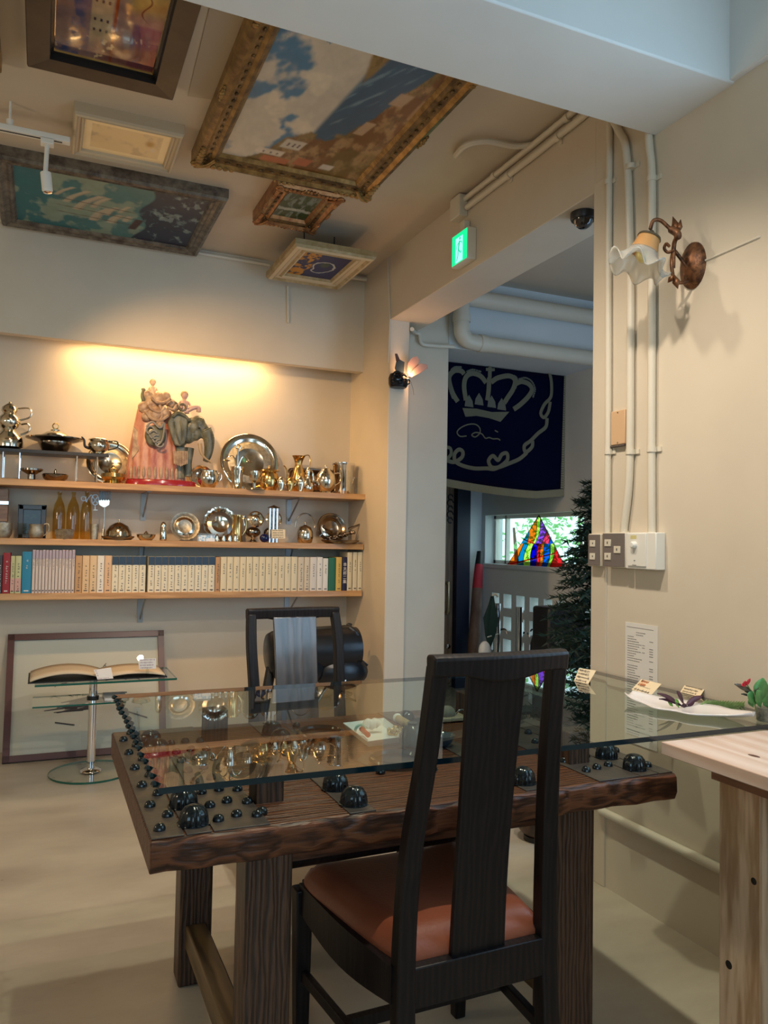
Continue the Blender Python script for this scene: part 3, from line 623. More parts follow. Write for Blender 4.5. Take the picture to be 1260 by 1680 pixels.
def draw_text(m, text, cx, y, ztop, size):
    """characters one under another, taken from the built-in font as flat outlines"""
    cu = bpy.data.curves.new('t', 'FONT'); z = ztop
    for ch in text:
        cu.body = ch; cu.size = size; cu.align_x = 'CENTER'; cu.resolution_u = 2
        o = bpy.data.objects.new('t', cu); COL.objects.link(o); dg = bpy.context.evaluated_depsgraph_get()
        me = bpy.data.meshes.new_from_object(o.evaluated_get(dg))
        m.add([(cx+v.co.x, y, z-size+v.co.y*1.0) for v in me.vertices], [tuple(p.vertices) for p in me.polygons])
        bpy.data.objects.remove(o); bpy.data.meshes.remove(me); z -= size*1.05
CR = (0.70, 0.60, 0.40); TAN = (0.50, 0.30, 0.15)
book(-5, 3.6, 911, (0.05, 0.05, 0.06), 'black and white patterned book at the left end of the book row', marks=CARDW, seed=1)
book(4, 16.5, 907, (0.30, 0.02, 0.03), 'crimson hardback with small white title, left of two yellow-green books', marks=CARDW, seed=2)
book(17, 24.3, 912, (0.52, 0.52, 0.28), 'yellow-green paperback beside the crimson hardback', seed=3, band=((0.6, 0.35, 0.3), 0.05, 0.4))
book(24.6, 35, 912, (0.52, 0.54, 0.30), 'yellow-green paperback beside the tall blue book', seed=4, band=((0.6, 0.35, 0.3), 0.05, 0.4))
book(35.6, 51.8, 905, (0.02, 0.22, 0.38), 'tall bright blue hardback near the left end of the books', seed=5, marks=CARDW, rows=3)
for i in range(13): book(52.4+i*5.42, 52.4+(i+1)*5.42-0.3, 902+0.35*(i % 3), (0.62, 0.54, 0.50), 'slim pale pink volume with lilac top, %s to the right of the blue book' % ORD[i], seed=10+i, band=((0.40, 0.34, 0.42), 0.80, 0.99), rows=6)
for i, (a, b, c, l) in enumerate(((123.2, 134.6, TAN, 'tan book next to the slim lilac-topped volumes'), (135, 146.8, (0.68, 0.48, 0.28), 'peach-cream book between the tan book and its twin'), (147.2, 159, (0.68, 0.50, 0.30), 'peach-cream book left of the white-labelled one'), (159.4, 171, (0.74, 0.70, 0.62), 'off-white book with grey label among peach books'), (171.4, 183.2, (0.68, 0.45, 0.27), 'peach book next to the first blue-topped volume'))): book(a, b, 911.5, c, l, seed=30+i)
BLUE = (0.02, 0.05, 0.10)
for i in range(5): book(183.5+i*11.2, 183.5+(i+1)*11.2-0.3, 912.5, (0.72, 0.66, 0.50), 'cream volume with navy top, %s in the run left of the bracket gap' % ORD[i], seed=40+i, band=(BLUE, 0.76, 0.995))
for i in range(10): book(243+i*11.0, 243+(i+1)*11.0-0.3, 913, (0.72, 0.66, 0.50), 'cream volume with navy top, %s in the run right of the bracket gap' % ORD[i], seed=50+i, band=(BLUE, 0.76, 0.995))
book(353.3, 361.6, 914, (0.48, 0.27, 0.13), 'tan book right after the navy-topped volumes', seed=61)
for i in range(12): book(362+i*10.55, 362+(i+1)*10.55-0.4, 913.5, CR, 'plain cream volume with small round crest, %s right of the tan book' % ORD[i], seed=70+i, rows=5)
book(488.9, 499, 914, (0.62, 0.52, 0.38), 'beige book just right of the plain cream volumes', seed=90); book(499.4, 508.4, 914, (0.62, 0.52, 0.38), 'beige book, second right of the plain cream volumes', seed=91)
book(508.8, 520, 914, (0.66, 0.60, 0.52), 'pale pinkish book near the green book, third to its left', seed=92, rows=6); book(520.4, 529.6, 914, (0.70, 0.66, 0.58), 'off-white book, second left of the green book', seed=93, rows=5); book(530, 538.6, 916, (0.70, 0.66, 0.58), 'slightly shorter off-white book next to the green book', seed=94, rows=4)
book(539.2, 550.8, 915, (0.01, 0.12, 0.06), 'dark green hardback near the right end', marks=None); book(551.4, 561, 914, (0.62, 0.42, 0.10), 'mustard yellow book right of the green hardback', seed=96)
book(562, 569.6, 914, (0.01, 0.012, 0.06), 'navy book with bold white characters down its spine', marks=CARDW, text='本太郎二集')
for i, (a, b) in enumerate(((570, 578), (579, 586.4), (587, 594.6))): book(a, b, 906, (0.68, 0.62, 0.46), 'tall ivory book, %s right of the navy book' % ORD[i], seed=100+i, rows=5)

# ---------------------------------------------------------------- the silver on the shelves
Y1 = 4.78
def wpx(u0, u1, y): return abs(at(u1, 800, y=y).x-at(u0, 800, y=y).x)
def X(u, y=Y1): return at(u, 800, y=y).x
def HT(u, v, base, y=Y1): return at(u, v, y=y).z-base
def vessel(name, u, hw, vtop, prof, label, cat, base=Z1, y=Y1, material=SILVER, n=24, handle=None, spout=None, knob=None, lid=None, feet=0, flute=0, group=None, hmat=None, partname='body'):
    """prof: (radius fraction, height fraction) list; hw = half width in photo points"""
    x = X(u, y); r = wpx(u-hw, u+hw, y)/2; h = HT(u, vtop, base, y)
    rt = thing(name, (x, y, base), label, cat, group)
    MB().lathe([(max(a*r, 0.0005), b*h) for a, b in prof], (x, y, base), n, flute=flute, famp=0.06 if flute else 0).build(partname, material, rt, smooth=50)
    if lid: MB().lathe([(max(a*r, 0.0004), b*h) for a, b in lid], (x, y, base), n).build('lid', material, rt, smooth=50)
    if knob: k_, zf = knob; MB().ball((x, y, base+h*zf), r*k_, 10, 6).build('knob', material, rt)
    if handle:
        for (s, rr_, z0, z1) in handle:
            MB().tube(spline([(x+s*r*rr_[0], y, base+h*z0), (x+s*r*(rr_[1]), y, base+h*(z0+0.02)), (x+s*r*rr_[1]*1.03, y, base+h*(z0*0.4+z1*0.6)), (x+s*r*rr_[0]*0.98, y, base+h*z1)], 5), max(0.0035, r*0.07), 7).build('handle', hmat or material, rt)
    if spout:
        s, pts = spout; P = [(x+s*r*a, y, base+h*b) for a, b in pts]; MB().tube(spline(P, 5), [max(0.004, r*0.16*(1-0.6*i/(len(P)*5-5))) for i in range(len(P)*5-4)], 8).build('spout', hmat if hmat and s < 0 else material, rt)
    return rt
def leaning(name, u, v, r_px, label, cat, base, y, material=SILVERE, rim=SILVER, scallop=0, tilt=14, sx=1.0, group='plates leaning on the back wall'):
    c = at(u, v, y=y); r = wpx(u-r_px, u+r_px, y)/2
    rt = thing(name, (c.x, y, base), label, cat, group); q = Vector((0, -math.cos(math.radians(tilt)), math.sin(math.radians(tilt))))
    c = Vector((c.x, y, base+r*math.cos(math.radians(tilt))+0.002))
    MB().lathe([(0.0005, 0.0), (r*0.74, 0.0), (r*0.76, 0.004), (r*0.74, 0.006), (0.0005, 0.003)], c, 40, q).build('centre', material, rt, smooth=60)
    if scallop: pr = [(r*0.74, 0.0), (r*0.80, 0.010), (r*0.99, 0.013), (r*0.99, 0.017), (r*0.78, 0.012), (r*0.73, 0.005)]
    else: pr = [(r*0.74, 0.0), (r*0.82, 0.009), (r*0.97, 0.013), (r, 0.016), (r*0.96, 0.020), (r*0.8, 0.013), (r*0.73, 0.005)]
    MB().lathe(pr, c, 64, q, flute=scallop, famp=0.05 if scallop else 0).build('rim', rim, rt, smooth=60)
    return rt
# black riser with chrome legs
ry = 4.76; zr = at(88, 742, y=ry).z
rs = thing('display_riser', (X(60, ry), ry, Z1), 'black display riser on chrome wire legs at the left of the top shelf', 'riser')
MB().box((X(-60, ry), 4.68, zr-0.018), (X(175, ry), 4.86, zr)).build('board', BLACKM, rs, bevel=0.001)
for a, b in ((4, 31), (124, 157)):
    for yy in (4.69, 4.85): MB().tube([(X(a, ry), yy, zr-0.02), (X(a, ry), yy, Z1+0.004), (X(b, ry), yy, Z1+0.004), (X(b, ry), yy, zr-0.02)], 0.004, 7).build('leg', CHROME, rs)
vessel('coffee_urn', 11, 25, 660, [(0.6, 0), (0.97, 0.05), (1, 0.16), (0.9, 0.27), (0.6, 0.37), (0.45, 0.43), (0.62, 0.48), (0.78, 0.56), (0.74, 0.66), (0.5, 0.74), (0.42, 0.77), (0.56, 0.82), (0.5, 0.9), (0.25, 0.96), (0.05, 1.0)], 'tall two-tier silver pot with looped handles at the far left of the riser', 'pot', zr, 4.75, handle=[(1, (0.55, 1.35), 0.88, 0.62), (1, (0.8, 1.3), 0.55, 0.33)], knob=(0.1, 0.99))
cd = vessel('covered_dish', 88, 27, 712, [(0.55, 0), (0.75, 0.05), (1.05, 0.5), (1.05, 0.55), (1.8, 0.72), (1.82, 0.78), (1.0, 0.8), (0.9, 0.78)], 'wide silver serving dish with a domed cover and ring finial on the riser', 'dish', zr, 4.80, DARKSIL)
z = zr+HT(88, 726, zr, 4.80); r = wpx(60, 116, 4.80)/2
MB().lathe([(r*1.05, 0), (r*1.02, 0.012), (r*0.86, 0.040), (r*0.5, 0.060), (r*0.3, 0.064), (r*0.3, 0.072), (r*0.1, 0.076), (0.001, 0.078)], (X(88, 4.80), 4.80, z), 32).build('dome_cover', SILVER, cd, smooth=50)
MB().tube(arc((X(88, 4.80), 4.80, z+0.093), 0.016, 0, 360, 20)[:-1], 0.0035, 7, closed=True).build('ring_finial', GOLD, cd)
vessel('teapot', 160, 18, 716, [(0.6, 0), (0.5, 0.08), (0.95, 0.3), (1, 0.5), (0.85, 0.7), (0.8, 0.74), (1.0, 0.78), (0.95, 0.84), (0.6, 0.9), (0.4, 0.92)], 'squat silver teapot with black curved handle at the right end of the riser', 'teapot', zr, 4.71, handle=[(1, (0.85, 1.65), 0.75, 0.25)], spout=(-1, [(0.8, 0.3), (1.25, 0.4), (1.35, 0.75), (1.6, 0.92)]), lid=[(0.8, 0.8), (0.6, 0.9), (0.15, 0.97), (0.01, 1)], hmat=BLACKM)
vessel('footed_dish', 51, 19, 769, [(0.5, 0), (0.35, 0.1), (0.35, 0.5), (1.0, 0.85), (1.0, 1), (0.9, 0.95), (0.3, 0.7)], 'small dark footed dish under the riser, beside the flat dish', 'dish', material=DARKSIL, y=4.74)
vessel('flat_dish', 90, 22, 775, [(0.6, 0), (0.9, 0.3), (1, 0.7), (0.95, 0.8), (0.3, 0.75), (0.12, 0.9), (0.1, 1.2), (0.01, 1.4)], 'flat dark dish with a little knob under the middle of the riser', 'dish', material=DARKSIL, y=4.74)
leaning('round_tray', 181, 748, 39, 'large engraved round tray leaning behind the teapot and left of the elephant', 'tray', Z1, 4.90)
vessel('sugar_pot', 185, 20, 764, [(0.9, 0), (0.7, 0.15), (1, 0.35), (0.95, 0.55), (0.6, 0.6), (0.4, 0.66), (0.45, 0.8), (0.2, 0.86), (0.08, 1)], 'low lidded silver-gilt pot standing left of the elephant base', 'pot', material=GOLD, y=4.72, flute=20)
leaning('small_tray', 330, 765, 20, 'small dark engraved tray leaning behind the elephant tusks', 'tray', Z1, 4.89, material=SILVERE)
vessel('sugar_bowl', 341, 18, 772, [(0.6, 0), (0.7, 0.1), (1, 0.4), (1.0, 0.7), (0.8, 0.9), (0.85, 1), (0.7, 0.97), (0.5, 0.6)], 'round shiny silver bowl with low handles right of the elephant', 'bowl', y=4.73, handle=[(1, (0.9, 1.15), 0.85, 0.4)])
leaning('round_tray', 409, 757, 48, 'largest engraved round tray on the top shelf, behind the cruet stand', 'tray', Z1, 4.90)
cr_ = vessel('cruet_stand', 389, 11, 766, [(0.9, 0), (0.7, 0.06), (0.8, 0.35), (0.75, 0.6), (0.95, 0.75), (1.0, 1.0), (0.9, 0.98), (0.6, 0.7)], 'ornate silver cruet stand with branching arms and a ring on top', 'stand', y=4.77, flute=12)
x = X(389, 4.77); zt = at(389, 733, y=4.77).z
MB().tube([(x, 4.77, Z1+0.05), (x, 4.77, zt-0.012)], 0.004, 7).build('stem', SILVER, cr_)
MB().tube(arc((x, 4.77, zt), 0.013, 0, 360, 18)[:-1], 0.004, 7, closed=True).build('ring', SILVER, cr_)
for s in (-1, 1):
    MB().tube(spline([(x, 4.77, Z1+0.13), (x+s*0.025, 4.77, Z1+0.20), (x+s*0.055, 4.77, Z1+0.20), (x+s*0.075, 4.77, Z1+0.17)], 5), 0.004, 7).build('arm', SILVER, cr_)
    MB().lathe([(0.008, 0), (0.024, 0.006), (0.022, 0.01), (0.006, 0.006)], (x+s*0.07, 4.77, Z1+0.168), 14).build('drip_pan', SILVER, cr_)
for u in (371, 397): vessel('cruet_bottle', u, 6, 772, [(0.9, 0), (1, 0.4), (0.4, 0.7), (0.35, 0.9), (0.6, 1)], 'small glass and silver cruet bottle %s of the branching cruet stand' % ('left' if u < 389 else 'right'), 'bottle', y=4.69, material=THINGL)
vessel('goblet', 417, 9, 773, [(1.9, 0), (1.85, 0.05), (0.3, 0.1), (0.25, 0.35), (0.8, 0.5), (1, 0.9), (1.02, 1), (0.85, 0.95), (0.5, 0.55)], 'small silver goblet on a flat saucer on the top shelf', 'goblet', y=4.69)
vessel('lidded_bowl', 441, 16, 769, [(0.7, 0), (0.75, 0.08), (1, 0.35), (0.95, 0.65), (0.7, 0.85), (1.05, 0.88), (1.0, 0.93), (0.5, 0.98)], 'plump gilt bowl with flat lid, between goblet and ewer', 'bowl', y=4.76, material=GOLD, lid=[(0.9, 0.93), (0.5, 1.0), (0.1, 1.04), (0.1, 1.12), (0.01, 1.16)])
vessel('ewer', 489, 13, 748, [(0.7, 0), (0.8, 0.05), (1, 0.2), (0.95, 0.4), (0.55, 0.65), (0.42, 0.78), (0.6, 0.92), (0.85, 1.0), (0.75, 0.99), (0.4, 0.8)], 'tall gilt ewer with high looped handle on the top shelf', 'ewer', y=4.83, material=GOLD, handle=[(1, (0.5, 1.35), 1.0, 0.5)], spout=(-1, [(0.9, 0.25), (1.3, 0.35), (1.5, 0.62), (1.85, 0.72)]))
for u, v in ((461, 781), (476, 783), (493, 780)): vessel('small_bowl', u, 6.8, v, [(0.6, 0), (0.5, 0.1), (1, 0.4), (0.95, 0.75), (0.6, 0.9), (0.3, 0.95), (0.1, 1)], 'tiny round silver pot in front of the ewer, %s of three' % {461: 'left', 476: 'middle', 493: 'right'}[u], 'pot', y=4.69, material=SILVER if u != 476 else GOLD, group='tiny round pots', handle=[(1, (0.8, 1.3), 0.8, 0.4)])
vessel('bottle_vase', 505, 10, 767, [(0.7, 0), (1, 0.12), (0.95, 0.3), (0.4, 0.5), (0.3, 0.75), (0.45, 0.85), (0.25, 0.95), (0.1, 1)], 'fluted silver bottle-shaped caster left of the round teapot', 'caster', y=4.745, flute=12)
vessel('teapot', 534, 16, 766, [(0.55, 0), (0.5, 0.06), (0.85, 0.2), (1, 0.45), (0.9, 0.7), (0.5, 0.86), (0.45, 0.88)], 'globe-shaped bright teapot in front of the ice bucket', 'teapot', y=4.73, handle=[(1, (0.85, 1.45), 0.75, 0.3)], spout=(-1, [(0.85, 0.35), (1.2, 0.45), (1.3, 0.7), (1.5, 0.85)]), lid=[(0.5, 0.86), (0.4, 0.93), (0.1, 0.97), (0.12, 1.03), (0.01, 1.08)])
# rectangular scalloped tray
c = at(516, 762, y=4.9); hw = wpx(474, 558, 4.9)/2; hh_ = 0.085
rt = thing('rectangular_tray', (c.x, 4.92, Z1), 'brownish rectangular tray with scalloped corners leaning at the right of the top shelf', 'tray')
def rr_poly(hw, hh, k=0.2):
    o = []
    for i in range(40):
        t = 2*PI*i/40; a = math.cos(t); b = math.sin(t); s = (abs(a)**6+abs(b)**6)**(-1/6); w2 = 1+0.025*math.cos(8*t); o.append((hw*a*s*w2, hh*b*s*w2))
    return o
def plate_at(c, poly, th, tilt=0.2): return [(c.x+a, c.y-0.0-(b)*-math.sin(tilt)-th, c.z+b*math.cos(tilt)) for a, b in poly]
cz = Vector((c.x, 4.925, Z1+hh_+0.004)); P0 = rr_poly(hw, hh_); P1 = rr_poly(hw*0.86, hh_*0.78)
m = MB(); A = plate_at(cz, P0, 0.012); B = plate_at(cz, P1, 0.0); k = 40; m.add(A+B, [(i, (i+1) % k, k+(i+1) % k, k+i) for i in range(k)]); m.build('rim', DARKSIL, rt, solid=0.004)
m = MB(); m.add(B, [tuple(range(k))]); m.build('centre', mat('brown_silver', (0.55, 0.36, 0.22), 0.25, 1.0), rt, solid=0.003)
ib = vessel('ice_bucket', 563, 17, 760, [(0.82, 0), (0.84, 0.03), (0.95, 0.9), (1.05, 0.93), (1.05, 1), (0.95, 0.99), (0.8, 0.1)], 'straight-sided polished ice bucket at the right of the top shelf', 'bucket', y=4.80, material=CHROME)
vessel('glass_jar', 583, 8, 784, [(0.9, 0), (1, 0.1), (1, 0.7), (0.7, 0.8), (0.75, 1)], 'little clear glass jar at the right end of the top shelf', 'jar', y=4.71, material=THINGL)
# ---- elephant figurine
def A(u, v, dy=0.0): return at(u, v, y=4.755+dy)
ef = thing('elephant_figurine', (X(265, 4.76), 4.76, Z1), 'large ceramic elephant figurine with pink drapery and small riders on a red base', 'figurine')
PINKC = mat('pink_glazed_ceramic', (0.56, 0.29, 0.20), 0.35, col2=(0.36, 0.11, 0.08), scale=(25, 25, 9), bump=0.6)
BUFFC = mat('buff_glazed_ceramic', (0.50, 0.36, 0.24), 0.4, col2=(0.26, 0.16, 0.11), scale=(30, 30, 30), bump=0.8)
GREYC = mat('grey_green_ceramic', (0.06, 0.065, 0.045), 0.3, col2=(0.20, 0.19, 0.13), scale=(30, 30, 12), bump=0.8)
REDB = mat('red_lacquer_base', (0.32, 0.015, 0.02), 0.2, coat=0.5)
cx0 = (A(206, 790).x+A(322, 790).x)/2; rx = (A(322, 790).x-A(206, 790).x)/2
MB().lathe([(rx, 0), (rx, 0.026), (rx*0.96, 0.034), (0.001, 0.036)], (cx0, 4.76, Z1), 36, sy=0.45).build('base', REDB, ef, bevel=0.002)
# drapery: fluted body
def drape(u, v):
    z0 = Z1+0.034; z1_ = A(245, 672).z; z = z0+(z1_-z0)*v; uc = A(258-6*v, 720).x; t = 2*PI*u; r0 = 0.165*(1-0.42*v**1.3); rr_ = r0*(1+0.05*math.sin(t*17)*(1-v)); return (uc+rr_*math.cos(t), 4.76+rr_*0.5*math.sin(t), z)
m = MB().grid(drape, 102, 14); m.build('drapery', PINKC, ef, smooth=70)
m = MB()
for i in range(16):
    a = 205+i*9.0; t = PI+PI*i/15; x = A(258, 720).x+0.158*math.cos(t); y = 4.76+0.085*math.sin(t)
    m.lathe([(0.004, 0), (0.010, 0.02), (0.009, 0.05), (0.004, 0.07)], (x, y, Z1+0.036), 8)
m.build('tassel', BUFFC, ef)
def lump(name, pts, material, seed=1, n=10):
    mm = MB(); rr = random.Random(seed)
    for (u, v, r, dy) in pts:
        c = A(u, v, dy); mm.ball(c, r, n, 7, (1, 0.8, 1))
    o = mm.build(name, material, ef, smooth=80)
    md = o.modifiers.new('r', 'REMESH'); md.mode = 'VOXEL'; md.voxel_size = 0.006; md.use_smooth_shade = True
    return o
lump('saddle_cloth', [(236, 668, 0.035, -0.03), (250, 660, 0.045, -0.02), (262, 655, 0.045, -0.02), (272, 650, 0.03, -0.02), (243, 648, 0.03, -0.02), (240, 684, 0.03, -0.05), (255, 680, 0.05, -0.04), (268, 678, 0.04, -0.05), (280, 662, 0.03, -0.02), (286, 668, 0.03, 0), (262, 696, 0.03, -0.06), (240, 660, 0.03, 0.0)], BUFFC)
m = MB(); c = A(255, 715, -0.085); m.ball(c, 0.06, 20, 12, (1, 0.35, 1.05)); m.build('medallion', GREYC, ef)
m = MB()
for k in range(4): m.tube(arc(A(247+k*5, 706+k*7, -0.11), 0.022, 30*k, 30*k+270, 14), 0.006, 6)
m.tube(spline([A(240, 700, -0.107), A(250, 692, -0.108), A(262, 702, -0.112), A(270, 694, -0.107), A(266, 722, -0.11), A(256, 732, -0.106)], 5), 0.006, 6)
m.build('scroll_relief', mat('blue_grey_relief', (0.20, 0.19, 0.17), 0.35), ef)
lump('elephant_head', [(300, 705, 0.055, -0.03), (315, 700, 0.055, -0.03), (325, 694, 0.045, -0.03), (332, 702, 0.036, -0.03), (335, 712, 0.032, -0.03), (308, 716, 0.045, -0.03), (295, 720, 0.05, 0.0), (320, 712, 0.042, -0.03), (338, 708, 0.028, -0.03), (292, 740, 0.05, 0.0), (290, 765, 0.045, 0)], GREYC)
m = MB(); P = spline([A(336, 705, -0.03), A(342, 718, -0.03), A(343, 733, -0.03), A(341, 747, -0.03), A(337, 757, -0.03)], 8); m.tube(P, [0.040*(1-0.58*i/(len(P)-1))*(1+0.06*(i % 2)) for i in range(len(P))], 14); m.build('trunk', GREYC, ef)
for s in (0, 1):
    m = MB(); P = spline([A(328, 728, -0.055+0.06*s), A(330, 742, -0.06+0.06*s), A(337, 752, -0.06+0.06*s), A(350-4*s, 760, -0.06+0.05*s)], 6); m.tube(P, [0.013*(1-0.8*i/(len(P)-1)) for i in range(len(P))], 8); m.build('tusk', mat('ivory_ceramic', (0.42, 0.30, 0.18), 0.35), ef)
m = MB(); ear = [A(u, v, -0.085) for u, v in ((281, 680), (290, 673), (302, 676), (309, 684), (308, 700), (307, 716), (303, 727), (296, 733), (287, 730), (282, 720), (279, 708), (275, 694))]; m.prism(ear, (0.0, 0.022, 0)); eo = m.build('ear', GREYC, ef, bevel=0.008)
m = MB(); m.tube(spline([A(283, 684, -0.09), A(292, 678, -0.095), A(303, 682, -0.09), A(310, 690, -0.075)], 5), 0.010, 8); m.build('ear_fold', GREYC, eo)
m = MB(); m.tube(spline([A(285, 692, -0.088), A(290, 712, -0.092), A(295, 728, -0.088)], 5), 0.005, 7); m.build('ear_fold', GREYC, eo)
m = MB(); m.tube(spline([A(296, 690, -0.088), A(300, 708, -0.092), A(300, 724, -0.088)], 5), 0.005, 7); m.build('ear_fold', GREYC, eo)
m = MB(); m.ball(A(327, 702, -0.075), 0.007, 10, 6); m.build('eye', BLACKM, ef)
for (pp, rr_) in (([(244, 664), (250, 672), (262, 676), (270, 668)], .009), ([(240, 676), (248, 686), (262, 690), (276, 682)], .010), ([(248, 652), (258, 660), (270, 660), (280, 654)], .008), ([(262, 664), (266, 682), (258, 694)], .008), ([(274, 668), (284, 672), (290, 664)], .008)):
    MB().tube(spline([A(u, v, -0.075) for u, v in pp], 5), rr_, 8).build('cloth_fold', BUFFC, ef)
m = MB(); m.tube([A(311, 735, 0), A(308, 760, 0), A(307, 782, 0)], [0.028, 0.024, 0.03], 12); m.tube([A(296, 735, -0.02), A(293, 765, -0.02), A(293, 785, -0.02)], [0.04, 0.03, 0.038], 12); m.build('front_leg', GREYC, ef)
def figurine(u, vt, vb, name, matx, lean=0):
    m = MB(); h = A(u, vt).z-A(u, vb).z; b = A(u, vb)
    m.tube([b, b+Vector((lean, 0, h*0.3)), b+Vector((lean*1.2, 0, h*0.55)), b+Vector((lean*1.3, 0, h*0.68))], [h*0.24, h*0.17, h*0.2, h*0.07], 12)
    t = b+Vector((lean*1.4, 0, h*0.84)); m.ball(t, h*0.18, 12, 8, (0.85, 0.9, 1.1)); m.tube([b+Vector((lean*1.3, 0, h*0.62)), t], h*0.06, 8)
    for s in (-1, 1): m.tube(spline([b+Vector((lean+s*h*0.17, 0, h*0.55)), b+Vector((lean+s*h*0.27, -0.01, h*0.35)), b+Vector((lean+s*h*0.12, -0.03, h*0.2))], 4), h*0.055, 7)
    o = m.build(name, matx, ef, smooth=80); MB().ball(t+Vector((0, 0.004, h*0.04)), h*0.19, 12, 8, (0.95, 0.95, 1.0)).build('hair', mat('brown_hair_ceramic', (0.30, 0.20, 0.12), 0.5), o); return o
figurine(250, 623, 652, 'rider', mat('flesh_ceramic', (0.66, 0.48, 0.34), 0.4)); figurine(302, 643, 678, 'rider', mat('lilac_ceramic', (0.50, 0.33, 0.30), 0.4))
m = MB(); m.tube(spline([A(303, 676, -0.01), A(315, 670, -0.02), A(325, 668, -0.02), A(326, 676, -0.02)], 4), 0.014, 9); m.build('rider_legs', mat('lilac_ceramic', (0.5, 0.33, 0.3), 0.4), ef)
m = MB(); c = A(299, 668, -0.03); m.tube(arc(c, 0.02, 0, 360, 16)[:-1], 0.006, 7, closed=True); m.tube(arc(A(286, 664, -0.03), 0.016, 0, 300, 12), 0.006, 7); m.build('howdah_scroll', GREYC, ef)
m = MB(); m.tube(spline([A(238, 662, -0.02), A(234, 650, -0.02), A(236, 640, -0.01), (A(233, 641).x, 4.75, A(233, 641).z)], 4), 0.012, 8); m.ball(A(238, 668, -0.03), 0.022, 10, 6); m.build('throne_arm', GREYC, ef)
rr = random.Random(5); m = MB()
for i in range(9): m.tube([A(286+i*2.6, 740, -0.09), A(286+i*2.6, 765-abs(i-4), -0.095)], 0.004, 5)
m.build('fringe', BUFFC, ef); m = MB()
for i in range(9): m.tube([A(220+i*1.6, 700+i*2, -0.03), A(217+i*1.2, 752-i*1.5, -0.045)], 0.004, 5)
m.build('fringe', BUFFC, ef)

# ---- middle shelf
Y2 = 4.76
rt = thing('wooden_box', (X(3, 4.85), 4.85, Z2), 'brown wooden box with silver band at the left edge of the middle shelf', 'box'); MB().box((X(-22, 4.85), 4.80, Z2+0.09), (X(15, 4.85), 4.90, at(8, 802, y=4.85).z)).build('case', wood('box_wood', (0.16, 0.08, 0.04), (0.3, 0.17, 0.09), 'x', 0.35), rt, bevel=0.003)
MB().box((X(-22, 4.85), 4.795, at(8, 828, y=4.85).z), (X(15.5, 4.85), 4.799, at(8, 823, y=4.85).z)).build('metal_band', CHROME, rt); MB().box((X(3, 4.85), 4.82, Z2), (X(12, 4.85), 4.88, Z2+0.09)).build('pedestal', CARDW, rt)
vessel('crystal_bowl', 8, 15, 858, [(0.7, 0), (1, 0.3), (1, 1), (0.92, 0.98), (0.85, 0.3)], 'cut glass bowl at the left end of the middle shelf', 'bowl', Z2, 4.70, SILVERE)
pf = thing('photo_frame', (X(55, 4.86), 4.86, Z2), 'dark photo frame with a night landscape, left of the amber bottles', 'photo frame')
x0, x1, zt = X(32, 4.86), X(77, 4.86), at(55, 829, y=4.86).z
m = MB(); 
for a in ((x0, Z2, x0+0.026, zt), (x1-0.026, Z2, x1, zt), (x0, zt-0.026, x1, zt), (x0, Z2, x1, Z2+0.026)): m.box((a[0], 4.845, a[1]), (a[2], 4.865, a[3]))
m.build('frame', mat('dark_brown_lacquer', (0.03, 0.018, 0.012), 0.25), pf, bevel=0.003); MB().box((x0+0.02, 4.858, Z2+0.02), (x1-0.02, 4.862, zt-0.02)).build('print', mat('night_landscape', (0.004, 0.005, 0.012), 0.2, col2=(0.03, 0.07, 0.02), scale=(9, 9, 18), ramp=(0.5, 0.7)), pf)
vessel('glass_block', 38, 8, 858, [(0.8, 0), (0.8, 0.1), (1, 0.12), (1, 1), (0.9, 0.98), (0.85, 0.2)], 'square-looking clear glass holding a small white card, in front of the photo frame', 'glass', Z2, 4.70, THINGL, n=4)
vessel('cream_jug', 62, 13, 860, [(0.7, 0), (0.9, 0.1), (1, 0.45), (0.85, 0.8), (1, 1), (0.92, 0.98), (0.7, 0.4)], 'silver cream jug with tall looped handle in front of the photo frame', 'jug', Z2, 4.70, SILVERE, handle=[(1, (0.95, 1.5), 1.0, 0.2)])
for i, (u, hw) in enumerate(((98.5, 10.5), (121.5, 11.0), (143, 9.8))):
    vessel('glass_bottle', u, hw, 807, [(0.85, 0), (0.95, 0.02), (1, 0.1), (1, 0.55), (0.8, 0.72), (0.35, 0.86), (0.25, 0.93), (0.34, 0.95), (0.34, 1.0), (0.2, 1.0)], 'tall amber glass bottle, %s of the three in a row' % ('left', 'middle', 'right')[i], 'bottle', Z2, 4.84, AMBER, n=16, group='amber glass bottles', partname='bottle')
vessel('silver_tin', 108, 15, 868, [(0.9, 0), (0.95, 0.25), (0.95, 0.3), (1.03, 0.34), (1.03, 0.9), (0.9, 1), (0.01, 1)], 'low shiny rectangular tin in front of the amber bottles', 'tin', Z2, 4.695, SILVERE, n=4)
rt = thing('bottle_ornament', (X(148, 4.79), 4.79, at(148, 838, y=4.79).z), 'pale blue openwork ornament hanging round the neck of the right amber bottle', 'ornament')
bl = mat('pale_blue_enamel', (0.45, 0.62, 0.80), 0.3)
m = MB(); P = lambda u, v: at(u, v, y=4.785)
m.tube(arc(P(137, 818), 0.013, 0, 360, 14)[:-1], 0.003, 6, closed=True); m.tube([P(140, 816), P(142, 824)], 0.004, 6); m.tube(spline([P(142, 822), P(149, 812), P(152, 816)], 4), 0.003, 6); m.tube(arc(P(156, 820), 0.019, 0, 360, 14, ry=0.03)[:-1], 0.0035, 6, closed=True); m.tube([P(152, 815), P(160, 826)], 0.003, 6); m.tube([P(153, 825), P(160, 815)], 0.003, 6); m.tube([P(156, 828), P(156, 836)], 0.003, 6); m.tube([P(153, 837), P(160, 837)], 0.003, 6)
m.build('wire_shape', bl, rt)
